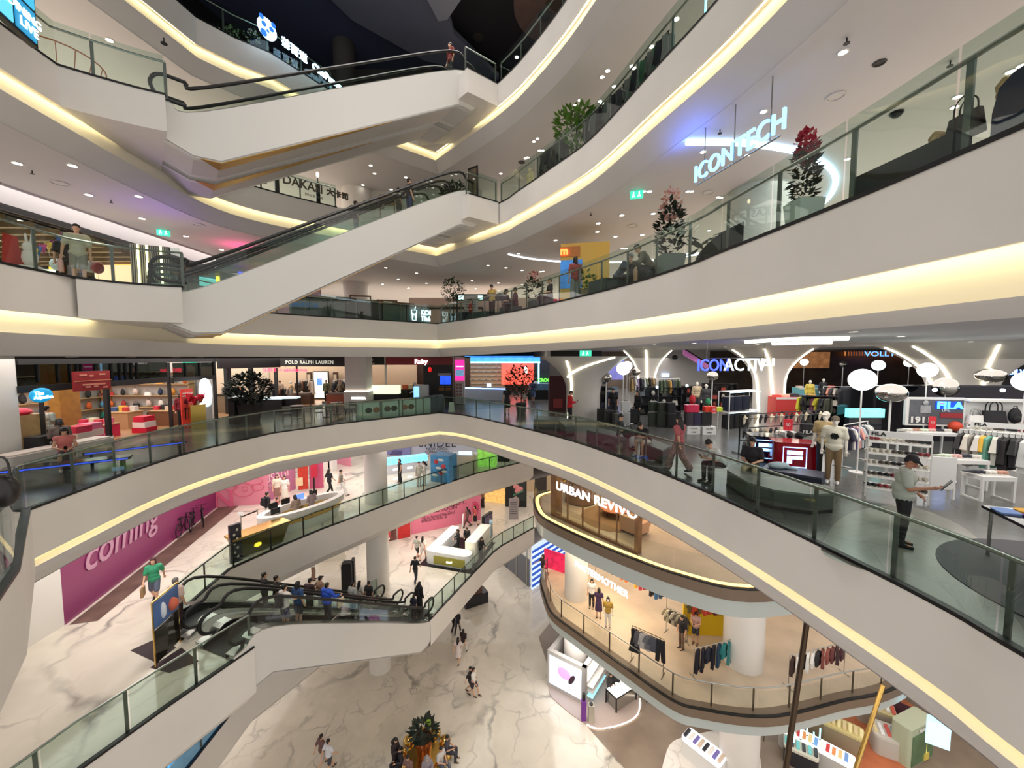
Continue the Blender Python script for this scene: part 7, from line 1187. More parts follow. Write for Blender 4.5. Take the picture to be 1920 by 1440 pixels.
for k,(x,y,w,d_,h,cc,l)in enumerate(((-.85,.25,.28,.3,.03,(120,150,205),'light blue'),(-.55,.4,.22,.2,.03,(225,170,60),'yellow'),(-.52,.02,.36,.34,.035,(126,72,170),'purple'),(-.1,-.2,.34,.3,.04,(232,130,90),'orange-pink'),(-.15,.32,.4,.34,.16,(60,140,175),'blue checked'),(.1,.5,.4,.3,.26,(222,120,40),'orange'),(.45,.2,.4,.36,.3,(165,40,40),'red'))):
 mb=MB().rbox(-w/2,w/2,-d_/2,d_/2,0,h,.05);mb.v=[(x_+.012*sin(z_*50+y_*20),y_+.01*cos(x_*30),z_*(1+.12*sin(x_*15)))for x_,y_,z_ in mb.v];M=Matrix.Rotation(-.4,3,'Z');o=one('folded_cloth',l+' folded cloth on the black table at the right edge','cloth',mb,mat('checked_cloth',cc,.8,nz=1,nsc=26)if 'check' in l else colr(cc,.85),'folded cloths on the black table',loc=V((9.1,6.0,.87))+M@V((x,y,0)),rz=-.4+.2*sin(k))
CL=((46,48,60),(190,170,150),(60,52,48),(120,130,150),(200,190,176),(36,36,40),(150,100,70))
dgar('rail under the pink-red neon',500,26.5,548,27.5,9,CL,1);dgar('left rail of the dark shop',415,25.5,455,27,8,CL,2,1.6);dgar('second rail in the fashion shop',560,31.5,588,32,6,CL,3,1.7);dgar('right rail in the fashion shop',628,31.8,652,31.6,6,CL,2,1.7)
for k,(u,y,z)in enumerate(((470,27,3.2),(500,28,3.2),(515,26,3.1),(545,30,3.3),(575,31,3.3),(600,31,3.3),(640,31,3.3),(430,25,3.1),(740,32,3.2),(765,32,3.2))):p=Y(u,680,y);o=bpy.data.objects.new('downlight',lampmesh(.1));COL.objects.link(o);o.location=(p.x,p.y,c2-.03);tag(o,'bright spotlight under the black ceiling of the back shops','ceiling light','back shop spotlights')
for k,(x,y,c,l)in enumerate(((-17.3,15.6,(232,40,84),'tall stack of pink-red boxes in the left shop window'),(-17.2,18.3,(215,30,60),'red crate stack in the left shop window'),(-17.6,16.3,(240,120,160),'pink round box stack in the left shop window'))):
 r=thing('box_stack',l,'boxes',(x,y,0));[MB().rbox(-.35+.05*i,.35-.05*i,-.3,.3,.26*i,.26*i+.25,.04).build('box',colr(c if i%2==0 else(245,225,215),.45),r,False)for i in range(3)]
Q1=lambda u,v:W(u,v,Z1);QM=lambda u,v:W(u,v,ZM);QG=lambda u,v:W(u,v,ZG)
def up(p,h):return V((p.x,p.y,p.z+h))
def wallp(n,a,b,z,h,m,label,th=.12):a,b=V((a.x,a.y,z)),V((b.x,b.y,z));d=(b-a).normalized();nn=V((-d.y,d.x,0));nn=nn if nn.dot(a)>0 else-nn;struct(n,MB().plate([a,b,up(b,h),up(a,h)],nn*th),m,label)
M_mag=mat('magenta_hoarding',(132,44,94),.35,nz=.15,nsc=.4);M_pink=mat('pink_hoarding',(226,140,160),.4,nz=.12,nsc=.6);M_mauve=mat('mauve_hoarding',(188,112,148),.4);M_pl=mat('pale_pink_print',(236,190,200),.5)
a,b=V((-15.05,12.7,Z1)),V((-17.85,23.5,Z1));wallp('wall_left',V((-14.9,4,0)),a,Z1,3.6,M_white,'white wall at the left end of the hoarding');P1=PLN(a,b)
r=thing('hoarding','magenta hoarding with large pale flowing letters','hoarding',a);MB().plate([a,b,up(b,3.5),up(a,3.5)],V((-.1,0,0))).build('board',M_mag,r);text('coming',P1.q(232,1004)+P1.n*.03,P1.f,1.55,mat('pale_letters_pink',(186,136,160),.5),r,'letters',.01,.012,1.0,.95,shear=.25)
mb=MB();n=P1.n;mb.add([a+n*.12+V((0,0,.006)),a+n*.9+V((0,0,.006)),b+n*1.2+V((0,0,.006)),b+n*.12+V((0,0,.006))],[(0,1,2,3)]);o=struct('floor',mb,mat('brown_border',(120,96,84),.35,nz=.7,nsc=1.6),'dark border strip along the magenta hoarding')
def poly_panel(name,label,pl,u0,u1,z0,z1,m,off=0,cat='hoarding'):p,q=pl.at(u0,z0),pl.at(u1,z0);r=thing(name,label,cat,p);MB().plate([p+pl.n*off,q+pl.n*off,up(q,z1-z0)+pl.n*off,up(p,z1-z0)+pl.n*off],-pl.n*.1).build('board',m,r);return r
P2=PLN(Q1(396,952),Q1(495,945));r=poly_panel('hoarding','pink hoarding with line-drawn flower shapes and a large N',P2,330,493,Z1,Z1+3.5,M_pink)
text('N',P2.q(420,938)+P2.n*.03,P2.f,1.5,mat('coral_print',(226,108,140),.5),r,'letter',.01,.03);cl=colr((216,96,120));c=P2.q(458,918)+P2.n*.04;tx=V((P2.d.x,P2.d.y,0))*(1 if P2.d.x>0 else-1)
for(cx,cz,rx,rz)in((0,0,.55,.42),(.05,.05,.16,.16),(.55,.5,.5,.22),(.75,.1,.35,.2),(-.7,.3,.4,.3)):MB().tube([c+tx*(cx+rx*cos(t))+V((0,0,cz+rz*sin(t)))for t in[i*pi/10 for i in range(20)]],.018,4,True).build('drawn_line',cl,r)
P3=PLN(Q1(493,945),Q1(547,920));r=poly_panel('hoarding','mauve hoarding with thin pale letters',P3,493,547,Z1,Z1+3.5,M_mauve);text('USAGI',P3.q(518,893)+P3.n*.03,P3.f,.8,M_pl,r,'letters',.005,.0,1,.95);text('Premium',P3.q(512,908)+P3.n*.03,P3.f,.4,M_pl,r,'letters',.005)
P4=PLN(Q1(547,920),Q1(600,915));r=poly_panel('hoarding','magenta hoarding behind the red notice',P4,573,600,Z1,Z1+3.5,mat('rose_hoarding',(196,84,122),.4));r=poly_panel('poster','red and yellow poster stand in the gap of the hoardings',P4,553,572,Z1+.1,Z1+2.4,mat('red_yellow',(210,60,40),.5,nz=.5,nsc=3),.3,'poster');P4.rect(MB(),556,893,570,908,.36,.03).build('notice',colr((236,214,170)),r)
r=poly_panel('notice_stand','small red notice stand by the hoarding',P4,579,590,Z1+.9,Z1+1.9,colr((190,30,60)),.5,'notice');p=P4.at(584,Z1)+P4.n*.5;MB().box(-.04,.04,-.04,.04,0,.9,0,p).build('post',M_dark,r)
wallp('wall_back',V((-16.5,37,0)),V((-6,37,0)),Z1,3.6,M_white,'white back wall of the first floor');PSn=PLN((-12,36),(2,36));wallp('wall_back',V((-13,36.2,0)),V((6,36.2,0)),Z1,3.6,mat('lavender_wall',(196,196,214),.5),'pale lavender shop hoarding')
r=thing('kiosk','small kiosk with a glowing white-blue sign canopy','kiosk',Y(612,890,31));r.location.z=Z1;MB().box(-.95,.95,-.5,.5,2.05,2.65).build('lit_canopy',glow((215,242,255),1.6),r,False);[MB().box(x-.06,x+.06,-.4,.4,0,2.05).build('post',M_white,r,False)for x in(-.75,.4)];MB().box(-.7,.7,-.4,.4,0,1.0).build('counter',colr((232,226,220)),r,False);text('freshbox',r.location+V((0,-.52,2.35)),-pi/2,.36,glow((40,130,200),1),r,'letters',.005)
wallp('wall_back',Y(632,890,33),Y(657,890,32),Z1,3.6,M_pink,'pink wall panel beside the round column')
r=thing('shop_lettering','dark thin shop name with new-open lines on the lavender wall','sign',PSn.at(820));r.location.z=Z1+2.6;text('SNIDEL',PSn.q(820,832),PSn.f,1.0,M_dark,r,'letters',.01,-.004,1.1);text('NEW OPEN',PSn.q(819,842),PSn.f,.38,M_dark,r,'letters',.01);text('COMING SOON',PSn.q(819,848),PSn.f,.3,M_dark,r,'letters',.01)
r=thing('wall_picture','lilac picture of draped cloth on the lavender wall','picture',PSn.at(745));PSn.rect(MB(),702,815,770,880,.05,.04).build('print',mat('lilac_print',(150,150,205),.5,nz=.3,nsc=.5),r);mb=MB();[mb.cap(PSn.q(726+i*5,862)+PSn.n*.1,PSn.q(738+i*3.5,846)+PSn.n*.1,.16,.1,6)for i in range(5)];mb.build('drape_shape',mat('lilac_dark',(100,92,140),.6),r)
r=thing('jewellery_counter','long white counter with bright blue lit cases on the first floor','counter',Q1(708,893));a,b=Q1(708,893),Q1(802,881);d=(b-a).normalized();n=V((d.y,-d.x,0));MB().plate([a,b,up(b,.75),up(a,.75)],-n*.8).build('base',colr((205,205,212)),r);MB().plate([up(a,.75),up(b,.75),up(b,1.2),up(a,1.2)],-n*.7).build('lit_case',mat('blue_case',(120,215,245),.3,em=(90,200,245),st=1.6,nz=.5,nsc=4),r);[MB().plate([up(a.lerp(b,s),.3)+n*.03,up(a.lerp(b,s+.1),.3)+n*.03,up(a.lerp(b,s+.1),.42)+n*.03,up(a.lerp(b,s),.42)+n*.03],n*.01).build('light_slot',glow((255,255,255),2.5),r)for s in(.08,.3,.58,.82)]
r=thing('vending_kiosk','blue box kiosk printed with splashes and fruit','kiosk',Q1(830,905)+V((0,.6,0)),-.35);MB().box(-.75,.75,-.6,.6,0,1.95).build('body',mat('splash_print',(70,150,205),.4,nz=.55,nsc=3),r,False);mb=MB();[mb.ball((x,-.6,z),(.2,.04,.17))for x,z in((-.3,1.5),(.3,1.2),(.1,.7))];mb.build('fruit_print',mat('fruit_print',(210,70,80),.5,nz=.6,nsc=7),r,False);mb=MB();[mb.ball((x,-.61,z),(.26,.03,.09))for x,z in((.1,1.65),(-.1,1.05),(.35,.85),(-.4,.5))];mb.build('white_splash',M_wm,r,False)
for k,(u,v,w,h,m,l,nm)in enumerate(((868,890,1.7,1.45,colr((222,208,182)),'beige shop block behind the blue box kiosk','shop_block'),(885,885,.8,1.2,colr((220,212,200)),'pale box beside the beige shop block','box_stand'),(914,880,1.5,1.6,mat('green_glow',(150,220,90),.4,em=(120,200,60),st=.7,nz=.6,nsc=3),'green lit juice stand on the first floor','juice_stand'),(945,872,1.0,1.7,M_blk,'black display frame beside the green juice stand','display_rack'),(968,866,1.2,1.3,M_gd,'dark display counter beyond the green juice stand','display_counter'))):
 p=Q1(u,v);p+=V((p.x,p.y,0)).normalized()*(.6+.3*k);r=thing(nm,l,'kiosk',p,-.1);MB().box(-w/2,w/2,-.45,.45,0,h).build('body',m,r,False);MB().box(-w/2-.04,w/2+.04,-.5,.5,h,h+.06).build('top_board',M_wm,r,False)
 if k==0:MB().box(-.2,.8,-.5,-.46,h+.1,h+.35).build('lit_sign',glow((170,230,255),2),r,False)
a,b=Q1(522,1020),Q1(640,975);c=(a+b)/2+V((-.9,1.0,0));rz=atan2((b-a).y,(b-a).x);r=thing('information_desk','oval white information desk with a gold sash and screens','desk',c,rz);ov=[(2.35*cos(t),.95*sin(t))for t in[i*pi/20 for i in range(40)]];oi=[(2.0*cos(t),.62*sin(t))for t in[i*pi/20 for i in range(40)]]
def ringm(z0,z1,k0=1,k1=1):mb=MB();n=40;vs=[(x*k0,y*k0,z0)for x,y in ov]+[(x*k1,y*k1,z1)for x,y in ov]+[(x,y,z1)for x,y in oi]+[(x,y,z0)for x,y in oi];mb.add(vs,[(q*n+i,q*n+(i+1)%n,((q+1)%4)*n+(i+1)%n,((q+1)%4)*n+i)for q in range(4)for i in range(n)]);return mb
ringm(0,.5,.8,.9).build('base',M_wm,r,False);ringm(.5,.78,.88,.98).build('sash',M_brass,r,False);ringm(.78,1.1,.98,1.0).build('rim',M_white,r,False)
for i,(x,y)in enumerate(((-1.3,.6),(-.6,.72),(.2,.76),(.9,.66),(-1.6,-.25))):MB().box(-.22,.22,-.02,.02,1.12,1.42,0,(x,y,0)).build('screen',glow((90,130,255),1.4)if i==2 else M_dark,r,False)
for i,(s,y,top,l)in enumerate(((-.5,-.1,(150,128,112),'left'),(.4,-.05,(150,130,130),'right'))):p=c+Matrix.Rotation(rz,3,'Z')@V((s,y,0));person(p,math.degrees(rz)+90,'work',('long',top),('trousers',(40,38,40)),l+' desk attendant in a brown-grey jacket inside the oval desk','bob')
p=Q1(470,1040);r=thing('gold_display_case','dark glass display case with gold rim standing by the desk','display case',p+V((.1,.5,0)),rz);mb=MB();mb.add([(-.95,-.2,.05),(.95,-.2,.05),(.95,.2,.05),(-.95,.2,.05),(-1.2,-.38,.95),(1.2,-.38,.95),(1.2,.38,.95),(-1.2,.38,.95)],[(3,2,1,0),(0,1,5,4),(1,2,6,5),(2,3,7,6),(3,0,4,7)]);mb.build('tank',mat('amber_glass',(92,84,44),.1),r,False);MB().box(-1.25,1.25,-.42,.42,.95,1.04).build('rim',M_brass,r,False);MB().ball((-.2,-.3,.4),(.16,.06,.1)).build('lit_ornament',glow((255,220,60),1.5),r,False)
r=thing('notice_pillar','dark upright notice pillar with pale symbols by the balustrade','sign',Q1(435,1062)+V((-.1,.4,0)),rz);MB().box(-.22,.22,-.08,.08,0,1.7).build('panel',M_gd,r,False);mb=MB();[mb.ball((.06*(-1)**i,-.09,.25+i*.2),(.05,.01,.06))for i in range(7)];mb.build('symbols',colr((170,165,150)),r,False)
a,b=Q1(453,1003),Q1(484,990)
for k,p in enumerate((a,b)):
 r=thing('queue_post','slim queue post '+('with a small sign on top' if k==0 else 'holding the belt, nearer the desk'),'post',p);MB().cyl((0,0,0),.16,.03,14).build('base',M_steel,r,False);MB().cyl((0,0,.03),.025,1.0,8).build('post',M_steel,r,False)
 if k==0:MB().box(-.14,.14,-.01,.01,1.0,1.2).build('sign_plate',M_wm,r,False);MB().plate([up(a,.9),up(b,.9),up(b,.97),up(a,.97)],V((.01,.01,0))).build('belt',M_dark,r)
for k,(u,v)in enumerate(((345,1000),(362,990),(380,982))):
 r=thing('bicycle','black bicycle parked by the magenta hoarding, '+('nearest','middle','farthest')[k]+' of three','bicycle',Q1(u,v),1.9+.2*k,group='parked bicycles')
 for x in(-.5,.5):MB().tube([(x+.33*cos(t),0,.34+.33*sin(t))for t in[i*pi/9 for i in range(18)]],.025,5,True).build('wheel',M_black,r,False)
 mb=MB();[mb.tube(q,.018,5)for q in(((-.5,0,.34),(-.15,0,.34),(.32,0,.8),(-.25,0,.78),(-.5,0,.34)),((-.15,0,.34),(-.28,0,.88)),((.5,0,.34),(.34,0,.95)))];mb.build('frame',M_dark,r,False);MB().box(-.4,-.16,-.06,.06,.88,.93).build('saddle',M_black,r,False);MB().tube([(.3,-.25,.98),(.34,0,.95),(.3,.25,.98)],.015,5).build('handlebar',M_dark,r,False)
a,b=Q1(292,1252),Q1(330,1212);d=(b-a).normalized();r=thing('picture_stand','gold framed stand with a colourful advert above dark glass at the escalator head','stand',a);H2=1.95;n=V((d.y,-d.x,0));b=a+d*1.05
for p in(a,b):MB().tube([p,up(p,H2)],.025,6).build('post',M_brass,r)
MB().tube([up(a,H2),up(b,H2)],.025,6).build('top_rail',M_brass,r);MB().plate([up(a,1.15),up(b,1.15),up(b,H2-.04),up(a,H2-.04)],n*.03).build('advert',mat('blue_advert',(84,122,186),.4,nz=.55,nsc=2.2),r);MB().plate([up(a,.1),up(b,.1),up(b,1.1),up(a,1.1)],n*.02).build('dark_pane',mat('smoked_glass',(38,34,28),.08),r);c=up(a.lerp(b,.72),1.45)+n*.035;MB().ball(c,(.16,.16,.2)).build('orange_shape',colr((220,110,80)),r);MB().ball(up(a.lerp(b,.35),1.5)+n*.03,(.09,.09,.25)).build('white_shape',colr((225,230,240)),r)
r=thing('litter_bin','slim steel litter bin beside the gold framed stand','bin',Q1(278,1190)+V((.1,.3,0)));MB().cyl((0,0,0),.17,.95,20).build('body',M_steel,r,False);MB().cyl((0,0,.95),.15,.02,20).build('opening',M_dark,r,False);MB().box(-.07,.07,-.185,-.165,.55,.7).build('label_plate',M_wm,r,False)
for k,q in enumerate((((245,1220),(300,1195),(330,1215),(292,1242)),((282,1252),(340,1215),(372,1240),(318,1262)))):mb=MB().plate([Q1(*p)+V((0,0,.004))for p in q],V((0,0,.012)));one('floor_mat','dark entrance mat at the head of the lowest escalators, '+('left' if k==0 else 'right')+' of two','mat',mb,colr((62,48,52),.8),'dark mats')
def pp(pt,fc,pose,top,bot,lab,hair='hair',bk=0,**k):return person(pt+V((pt.x,pt.y,0)).normalized()*bk,fc,pose,top,bot,lab,hair,**k)
pp(Q1(292,1132),-60,'walk',('tee',(52,150,110)),('shorts',(96,104,124)),'woman in a green shirt and grey shorts carrying a paper bag by the balustrade','bob',bag='bag',bagc=(165,130,90),hairc=(70,30,30))
pp(Q1(503,985),60,'stand',('tee',(24,24,28)),('wide',(205,200,190)),'person in black with pale wide trousers and a backpack by the desk','hair',.3,bag='backpack',bagc=(26,26,30));pp(Q1(521,945),-60,'stand',('tee',(232,220,200)),('skirt',(150,110,100)),'girl in a cream top, left of two behind the desk','hairlong',.4);pp(Q1(535,948),-70,'stand',('tee',(228,222,212)),('skirt',(225,215,200)),'girl in a cream top, right of two behind the desk','hairlong',.4)
pp(Q1(521,975),30,'stand',('tee',(196,110,110)),('shorts',(120,90,100)),'child in a red patterned shirt leaning at the desk end','hair',.2,h=.7);pp(Q1(618,928),60,'walk',('tee',(30,30,34)),('trousers',(26,26,30)),'woman in black walking past the round column','hairlong');pp(Q1(640,930),30,'walk2',('tee',(140,132,118)),('wide',(228,226,222)),'person in a khaki shirt with a big white bag past the desk','hair',bag='bag',bagc=(238,236,232));pp(Q1(597,915),200,'stand',('dress',(215,205,150)),None,'figure in a pale yellow dress by the kiosk with the glowing sign','bob',1)
pp(Q1(750,905),215,'stand',('tank',(34,28,30)),('wide',(24,24,28)),'woman in black in front of the blue lit counter','bob');pp(Q1(786,913),300,'stand',('long',(210,206,194)),('trousers',(206,200,190)),'young man in pale clothes, left of the couple at the glass','hair',.2);pp(Q1(796,912),200,'phone',('long',(226,222,214)),('wide',(222,218,210)),'young woman in pale clothes, right of the couple at the glass','hairlong',.3)
lo,hi=W(807,1163,ZM),W(477,1215,Z1);lo,hi=V((lo.x,lo.y,0)),V((hi.x,hi.y,0));dd=(hi-lo);LL=dd.length;dd.normalize();nn=V((-dd.y,dd.x,0))*-1;ag=math.degrees(atan2(dd.y,dd.x));aim=[(515,1185,0),(533,1180,0),(570,1175,0),(438,1180,1),(516,1120,1),(531,1120,1),(567,1125,1),(592,1120,1),(572,1100,1),(664,1140,1),(672,1140,1),(686,1140,1),(757,1150,0)]
RD=((1.8,0,180,('tee',(226,218,212)),('shorts',(28,30,44)),'hair','person in a white shirt and dark shorts on the nearer lowest escalator','backpack'),(2.35,0,180,('tee',(40,72,120)),('shorts',(40,44,54)),'bob','person in a blue shirt with loose dark hair on the nearer lowest escalator',None),(3.7,0,180,('hoodie',(44,84,196)),('trousers',(66,66,70)),'hair','person in a bright blue hooded top with a pale bag on the nearer lowest escalator','bag'),(-.4,1,200,('tee',(214,188,176)),('trousers',(60,40,44)),'hair','broad man in a pale pink shirt stepping onto the escalators',None),(2.6,1,160,('tee',(22,22,26)),('trousers',(26,26,30)),'hair','man in black with an arm out, on the farther lowest escalator',None),(3.1,1,150,('tee',(24,22,24)),('trousers',(30,30,34)),'hair','second man in black on the farther lowest escalator',None),(4.7,1,190,('tee',(60,40,46)),('trousers',(56,54,56)),'hair','person in maroon holding a phone on the farther lowest escalator',None),(5.3,1,170,('tee',(160,128,110)),('trousers',(90,80,74)),'cap','person in a peach top and dark cap on the farther lowest escalator',None),(7.3,1,175,('tee',(186,190,190)),('trousers',(70,76,80)),'hair','rider in a pale grey shirt beside the round column','cross'),(7.8,1,185,('tee',(200,196,190)),('trousers',(60,60,64)),'hairlong','rider with long hair beside the round column',None),(8.5,1,180,('tee',(44,40,44)),('skirt',(150,146,142)),'hair','rider in dark top and grey skirt beside the round column',None),(9.6,0,180,('tee',(34,34,52)),('trousers',(30,30,40)),'bob','child in navy at the foot of the lowest escalators',None))
for s,k,fc,top,bot,hair,lab,bg in RD:rider(lo,dd,nn,LL,5.5,ZM,(LL-s)/LL,.9+2.1*k,ag+fc,'phone' if 'phone' in lab else 'rail' if 'arm' in lab or 'shorts on' in lab or 'bright blue' in lab else 'stand',top,bot,lab,hair,bag=bg,bagc=(214,196,170)if bg=='bag' else(26,26,28),h=.8 if 'child' in lab else 1.0,fat=1.15 if 'broad' in lab else 1.0,hairc=(130,126,122)if 'broad' in lab else None)
pp(QM(787,1150),60,'stand',('robe',(22,22,26)),None,'woman in a black robe and headscarf at the foot of the lowest escalators','hijab',.2,hairc=(22,22,26),bag='backpack',bagc=(20,20,24))
P5=PLN(QM(735,1010),QM(900,975));M_rose=mat('rose_print',(222,122,146),.4);r=poly_panel('hoarding','pink hoarding with dark coming-soon lines',P5,765,900,ZM,ZM+3.6,M_rose);M_dl=colr((92,44,60));text('COMING SOON',P5.q(819,957)+P5.n*.03,P5.f,.5,M_dl,r,'letters',.004,.004);text('COSMETICS DEPT.',P5.q(832,948)+P5.n*.03,P5.f,.5,M_dl,r,'letters',.004,.004);text('เปิดประสบการณ์ใหม่',P5.q(822,966)+P5.n*.03,P5.f,.36,M_dl,r,'small_letters',.004);text('พร้อมกันที่ชั้น 2',P5.q(814,973)+P5.n*.03,P5.f,.36,M_dl,r,'small_letters',.004)
for(cx,cz,q_)in((0,0,.42),(.06,.02,.2),(-.1,-.5,.3)):MB().tube([P5.q(889,950)+P5.n*.05+V((q_*cos(t)*.9,0,cz+q_*sin(t)))for t in[i*pi/8 for i in range(16)]],.05,5,True).build('flower_print',colr((214,60,100)),r)
for k,(u0,u1,h,m,l)in enumerate(((738,762,2.4,mat('red_notice',(196,40,40),.5,nz=.3,nsc=4),'red notice board left of the pink hoarding'),(708,736,2.3,mat('floral_dark',(120,70,60),.6,nz=.9,nsc=3),'dark floral backdrop board behind the red-skirted figure'))):r=poly_panel('notice_board',l,P5,u0,u1,ZM,ZM+h,m,.35,'board')
p=QM(766,1000)+V((0,-.4,0));r=thing('gold_star_stand','gold star ornament on a stand by the red notice board','ornament',p);MB().box(-.16,.16,-.12,.12,0,.9).build('stand',M_gold,r,False);MB().plate([((.26 if i%2==0 else .11)*sin(i*pi/5),-.03,1.2+(.26 if i%2==0 else .11)*cos(i*pi/5))for i in range(10)],(0,.06,0)).build('star',M_gold,r,False)
pp(QM(725,1029),-95,'stand',('long',(196,60,66)),('skirt',(205,36,48)),'figure in a red patterned top and red skirt by the floral board',None,h=1.02,skin=M_manq,cat='mannequin',name='mannequin')
K=QM(850,1068);r=thing('white_kiosk','white rounded kiosk with glowing counters and an olive front','kiosk',K+V((.1,2.2,0)),-.3);MB().rbox(-1.75,1.65,-2.0,-1.0,0,.95,.45).build('front_counter',M_wm,r,False);MB().rbox(-1.7,-.9,-1.6,2.2,0,1.0,.3).build('side_counter',M_wm,r,False);MB().rbox(.9,1.7,-1.0,2.2,0,1.5,.1).build('tall_counter',colr((224,222,210)),r,False);MB().box(-1.0,1.35,-2.05,-1.98,.15,.7).build('olive_panel',colr((152,146,60)),r,False);text('snail',V((0,0,0)),0,.25,glow((255,250,240),3),r,'letters',.01).matrix_local=Matrix.Translation((.2,-2.07,.42))@Matrix.Rotation(pi/2,4,'X')
MB().rbox(-1.6,1.5,-1.9,-1.1,.95,1.0,.35).build('lit_top',glow((255,244,200),1.5),r,False);MB().box(-1.6,-1.0,-1.0,2.1,1.0,1.06).build('lit_top',glow((255,244,200),1.5),r,False);MB().box(-2.0,2.0,-2.3,2.4,0,.03).build('plinth',M_dark,r,False);MB().tube([(-.6,1.9,1.0),(-.5,1.9,2.2)],.05,6).build('white_pole',M_wm,r,False);M3=Matrix.Rotation(-.3,3,'Z')
for k,(x,y)in enumerate(((-.2,.3),(.3,.8),(1.9,-.4))):person(r.location+M3@V((x,y,0)),200+60*k,'work',('long',(26,24,28)),('trousers',(24,24,26)),('kiosk worker in black, left inside the white kiosk','kiosk worker in black, right inside the white kiosk','person in a long black outfit standing outside the white kiosk')[k],'bob')
for u,v,fc,pose,top,bot,hair,lab,bg in((782,1054,70,'walk',('tee',(176,172,160)),('shorts',(50,52,58)),'hair','man in a checked shirt and shorts, left of the walking couple',None),(793,1055,80,'walk2',('tee',(226,214,204)),('shorts',(222,214,206)),'hairlong','woman in pale clothes, right of the walking couple','cross'),(779,1099,80,'walk',('tee',(28,30,38)),('trousers',(40,50,64)),'hair','man in black walking towards the couple',None),(876,992,200,'walk',('tee',(112,76,76)),('trousers',(90,66,56)),'bob','person in brown striding in front of the pink hoarding','backpack'),(891,989,200,'walk2',('tee',(206,90,90)),('skirt',(30,28,32)),'bob','person in a red top and black skirt in front of the pink hoarding',None),(905,955,240,'stand',('tank',(150,110,80)),('wide',(40,34,38)),'hairlong','woman with a black bag standing at the end of the pink hoarding','cross'),(588,1093,10,'phone',('tee',(226,224,218)),('wide',(140,110,96)),'hair','man in a white shirt reading beyond the lowest escalators',None),(968,965,250,'stand',('dress',(170,166,166)),None,'bob','person in a patterned grey dress near the curved balcony',None),(918,1012,250,'stand',('tee',(190,225,240)),('trousers',(170,200,215)),'bob','person in light blue at the sloping glass',None)):pp(QM(u,v),fc,pose,top,bot,lab,hair,.4,bag=bg)
r=thing('notice_board','tall dark board with a purple and gold face beside the sloping glass','board',QM(917,1020)+V((-.2,1.0,0)),1.1);MB().box(-.65,.65,-.12,.12,0,2.0).build('frame',M_dark,r,False);MB().box(-.55,.55,-.14,-.12,.1,1.9).build('face',mat('purple_gold',(110,90,120),.4,nz=.7,nsc=2),r,False)
r=thing('directory_stand','grey directory stand with text lines beyond the sloping glass','sign',QM(963,985)+V((0,1.3,0)),.1);MB().box(-.42,.42,-.05,.05,0,1.9).build('panel',colr((150,140,140)),r,False);mb=MB();[mb.box(-.3,.3,-.06,-.05,.5+.2*i,.58+.2*i)for i in range(6)];mb.build('text_lines',colr((90,84,86)),r,False)
PBk=PLN((0,37.5),(5,37.0));r=poly_panel('black_shop_front','black shop panel with a pink flower picture on the mezzanine',PBk,947,988,ZM,ZM+3.4,M_blk,0,'panel');PBk.rect(MB(),962,900,985,938,.05,.03).build('picture',colr((44,52,50)),r);mb=MB();[mb.ball(PBk.q(u,v)+PBk.n*.1,(.3,.06,.24))for u,v in((968,912),(975,916),(971,920))];mb.build('flower_print',colr((225,140,140)),r);mb=MB();mb.cap(PBk.q(964,928)+PBk.n*.1,PBk.q(980,920)+PBk.n*.1,.1,.08);mb.build('leaf_print',colr((70,130,100)),r)
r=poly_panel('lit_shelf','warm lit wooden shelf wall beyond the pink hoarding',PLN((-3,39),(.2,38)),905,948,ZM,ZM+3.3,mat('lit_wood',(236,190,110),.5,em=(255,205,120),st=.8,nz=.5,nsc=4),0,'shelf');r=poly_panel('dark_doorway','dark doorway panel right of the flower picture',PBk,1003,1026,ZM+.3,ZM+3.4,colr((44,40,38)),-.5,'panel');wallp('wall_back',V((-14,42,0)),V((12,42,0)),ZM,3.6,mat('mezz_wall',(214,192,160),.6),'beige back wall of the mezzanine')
for k,(u,v,w,h,c,l)in enumerate(((622,1048,1.9,.85,(226,220,206),'pale table with red goods beyond the escalators'),(652,1108,.6,1.75,(18,18,20),'black stepped stand left of the round column'),(663,1100,.2,1.7,(20,20,22),'slim black post left of the round column'))):
 p=QM(u,v);r=thing(('goods_table','black_stand','black_post')[k],l,'stand',p,.25);MB().box(-w/2,w/2,-.3,.3,0,h).build('body',colr(c),r,False);MB().box(-w/2*.8,w/2*.8,-.25,.25,h,h+.1).build('goods' if k==0 else 'step',mat('red_goods',(170,90,70),.6,nz=.9,nsc=9)if k==0 else colr(c),r,False)
pp(QM(647,1046),200,'stand',('tee',(50,56,150)),('trousers',(196,150,90)),'figure in a purple-blue top beside the pale table','bob',.2)
PU=PLN(Q1(1037,968),Q1(1200,1043));M_wal=mat('walnut_frame',(136,98,66),.4,nz=.3,nsc=5);ue=lambda u:PU.at(u,Z1)
r=thing('shopfront','walnut framed glass shopfront with large glowing white letters','shopfront',ue(1037));
def ubox(u0,u1,z0,z1,th,m,nm,off=0):p,q=ue(u0)+PU.n*off,ue(u1)+PU.n*off;MB().plate([up(p,z0),up(q,z0),up(q,z1),up(p,z1)],-PU.n*th).build(nm,m,r)
ubox(1034,1044,0,3.55,.5,M_wal,'left_jamb');ubox(1196,1203,0,3.55,.3,M_wal,'right_jamb');ubox(1044,1196,0,.14,.15,M_wal,'bottom_rail')
for u in(1066,1095,1127,1161):ubox(u-1,u+1,.14,3.55,.06,M_wal,'mullion')
ubox(1044,1196,.14,3.55,.01,M_glass_clear,'glass_pane',-.03)
c=PU.q(1114,935)+PU.n*.12;text('URBAN REVIVO',c,PU.f,.62,glow((255,244,246),2.2),r,'letters',.03,.008,1.06,1.16)
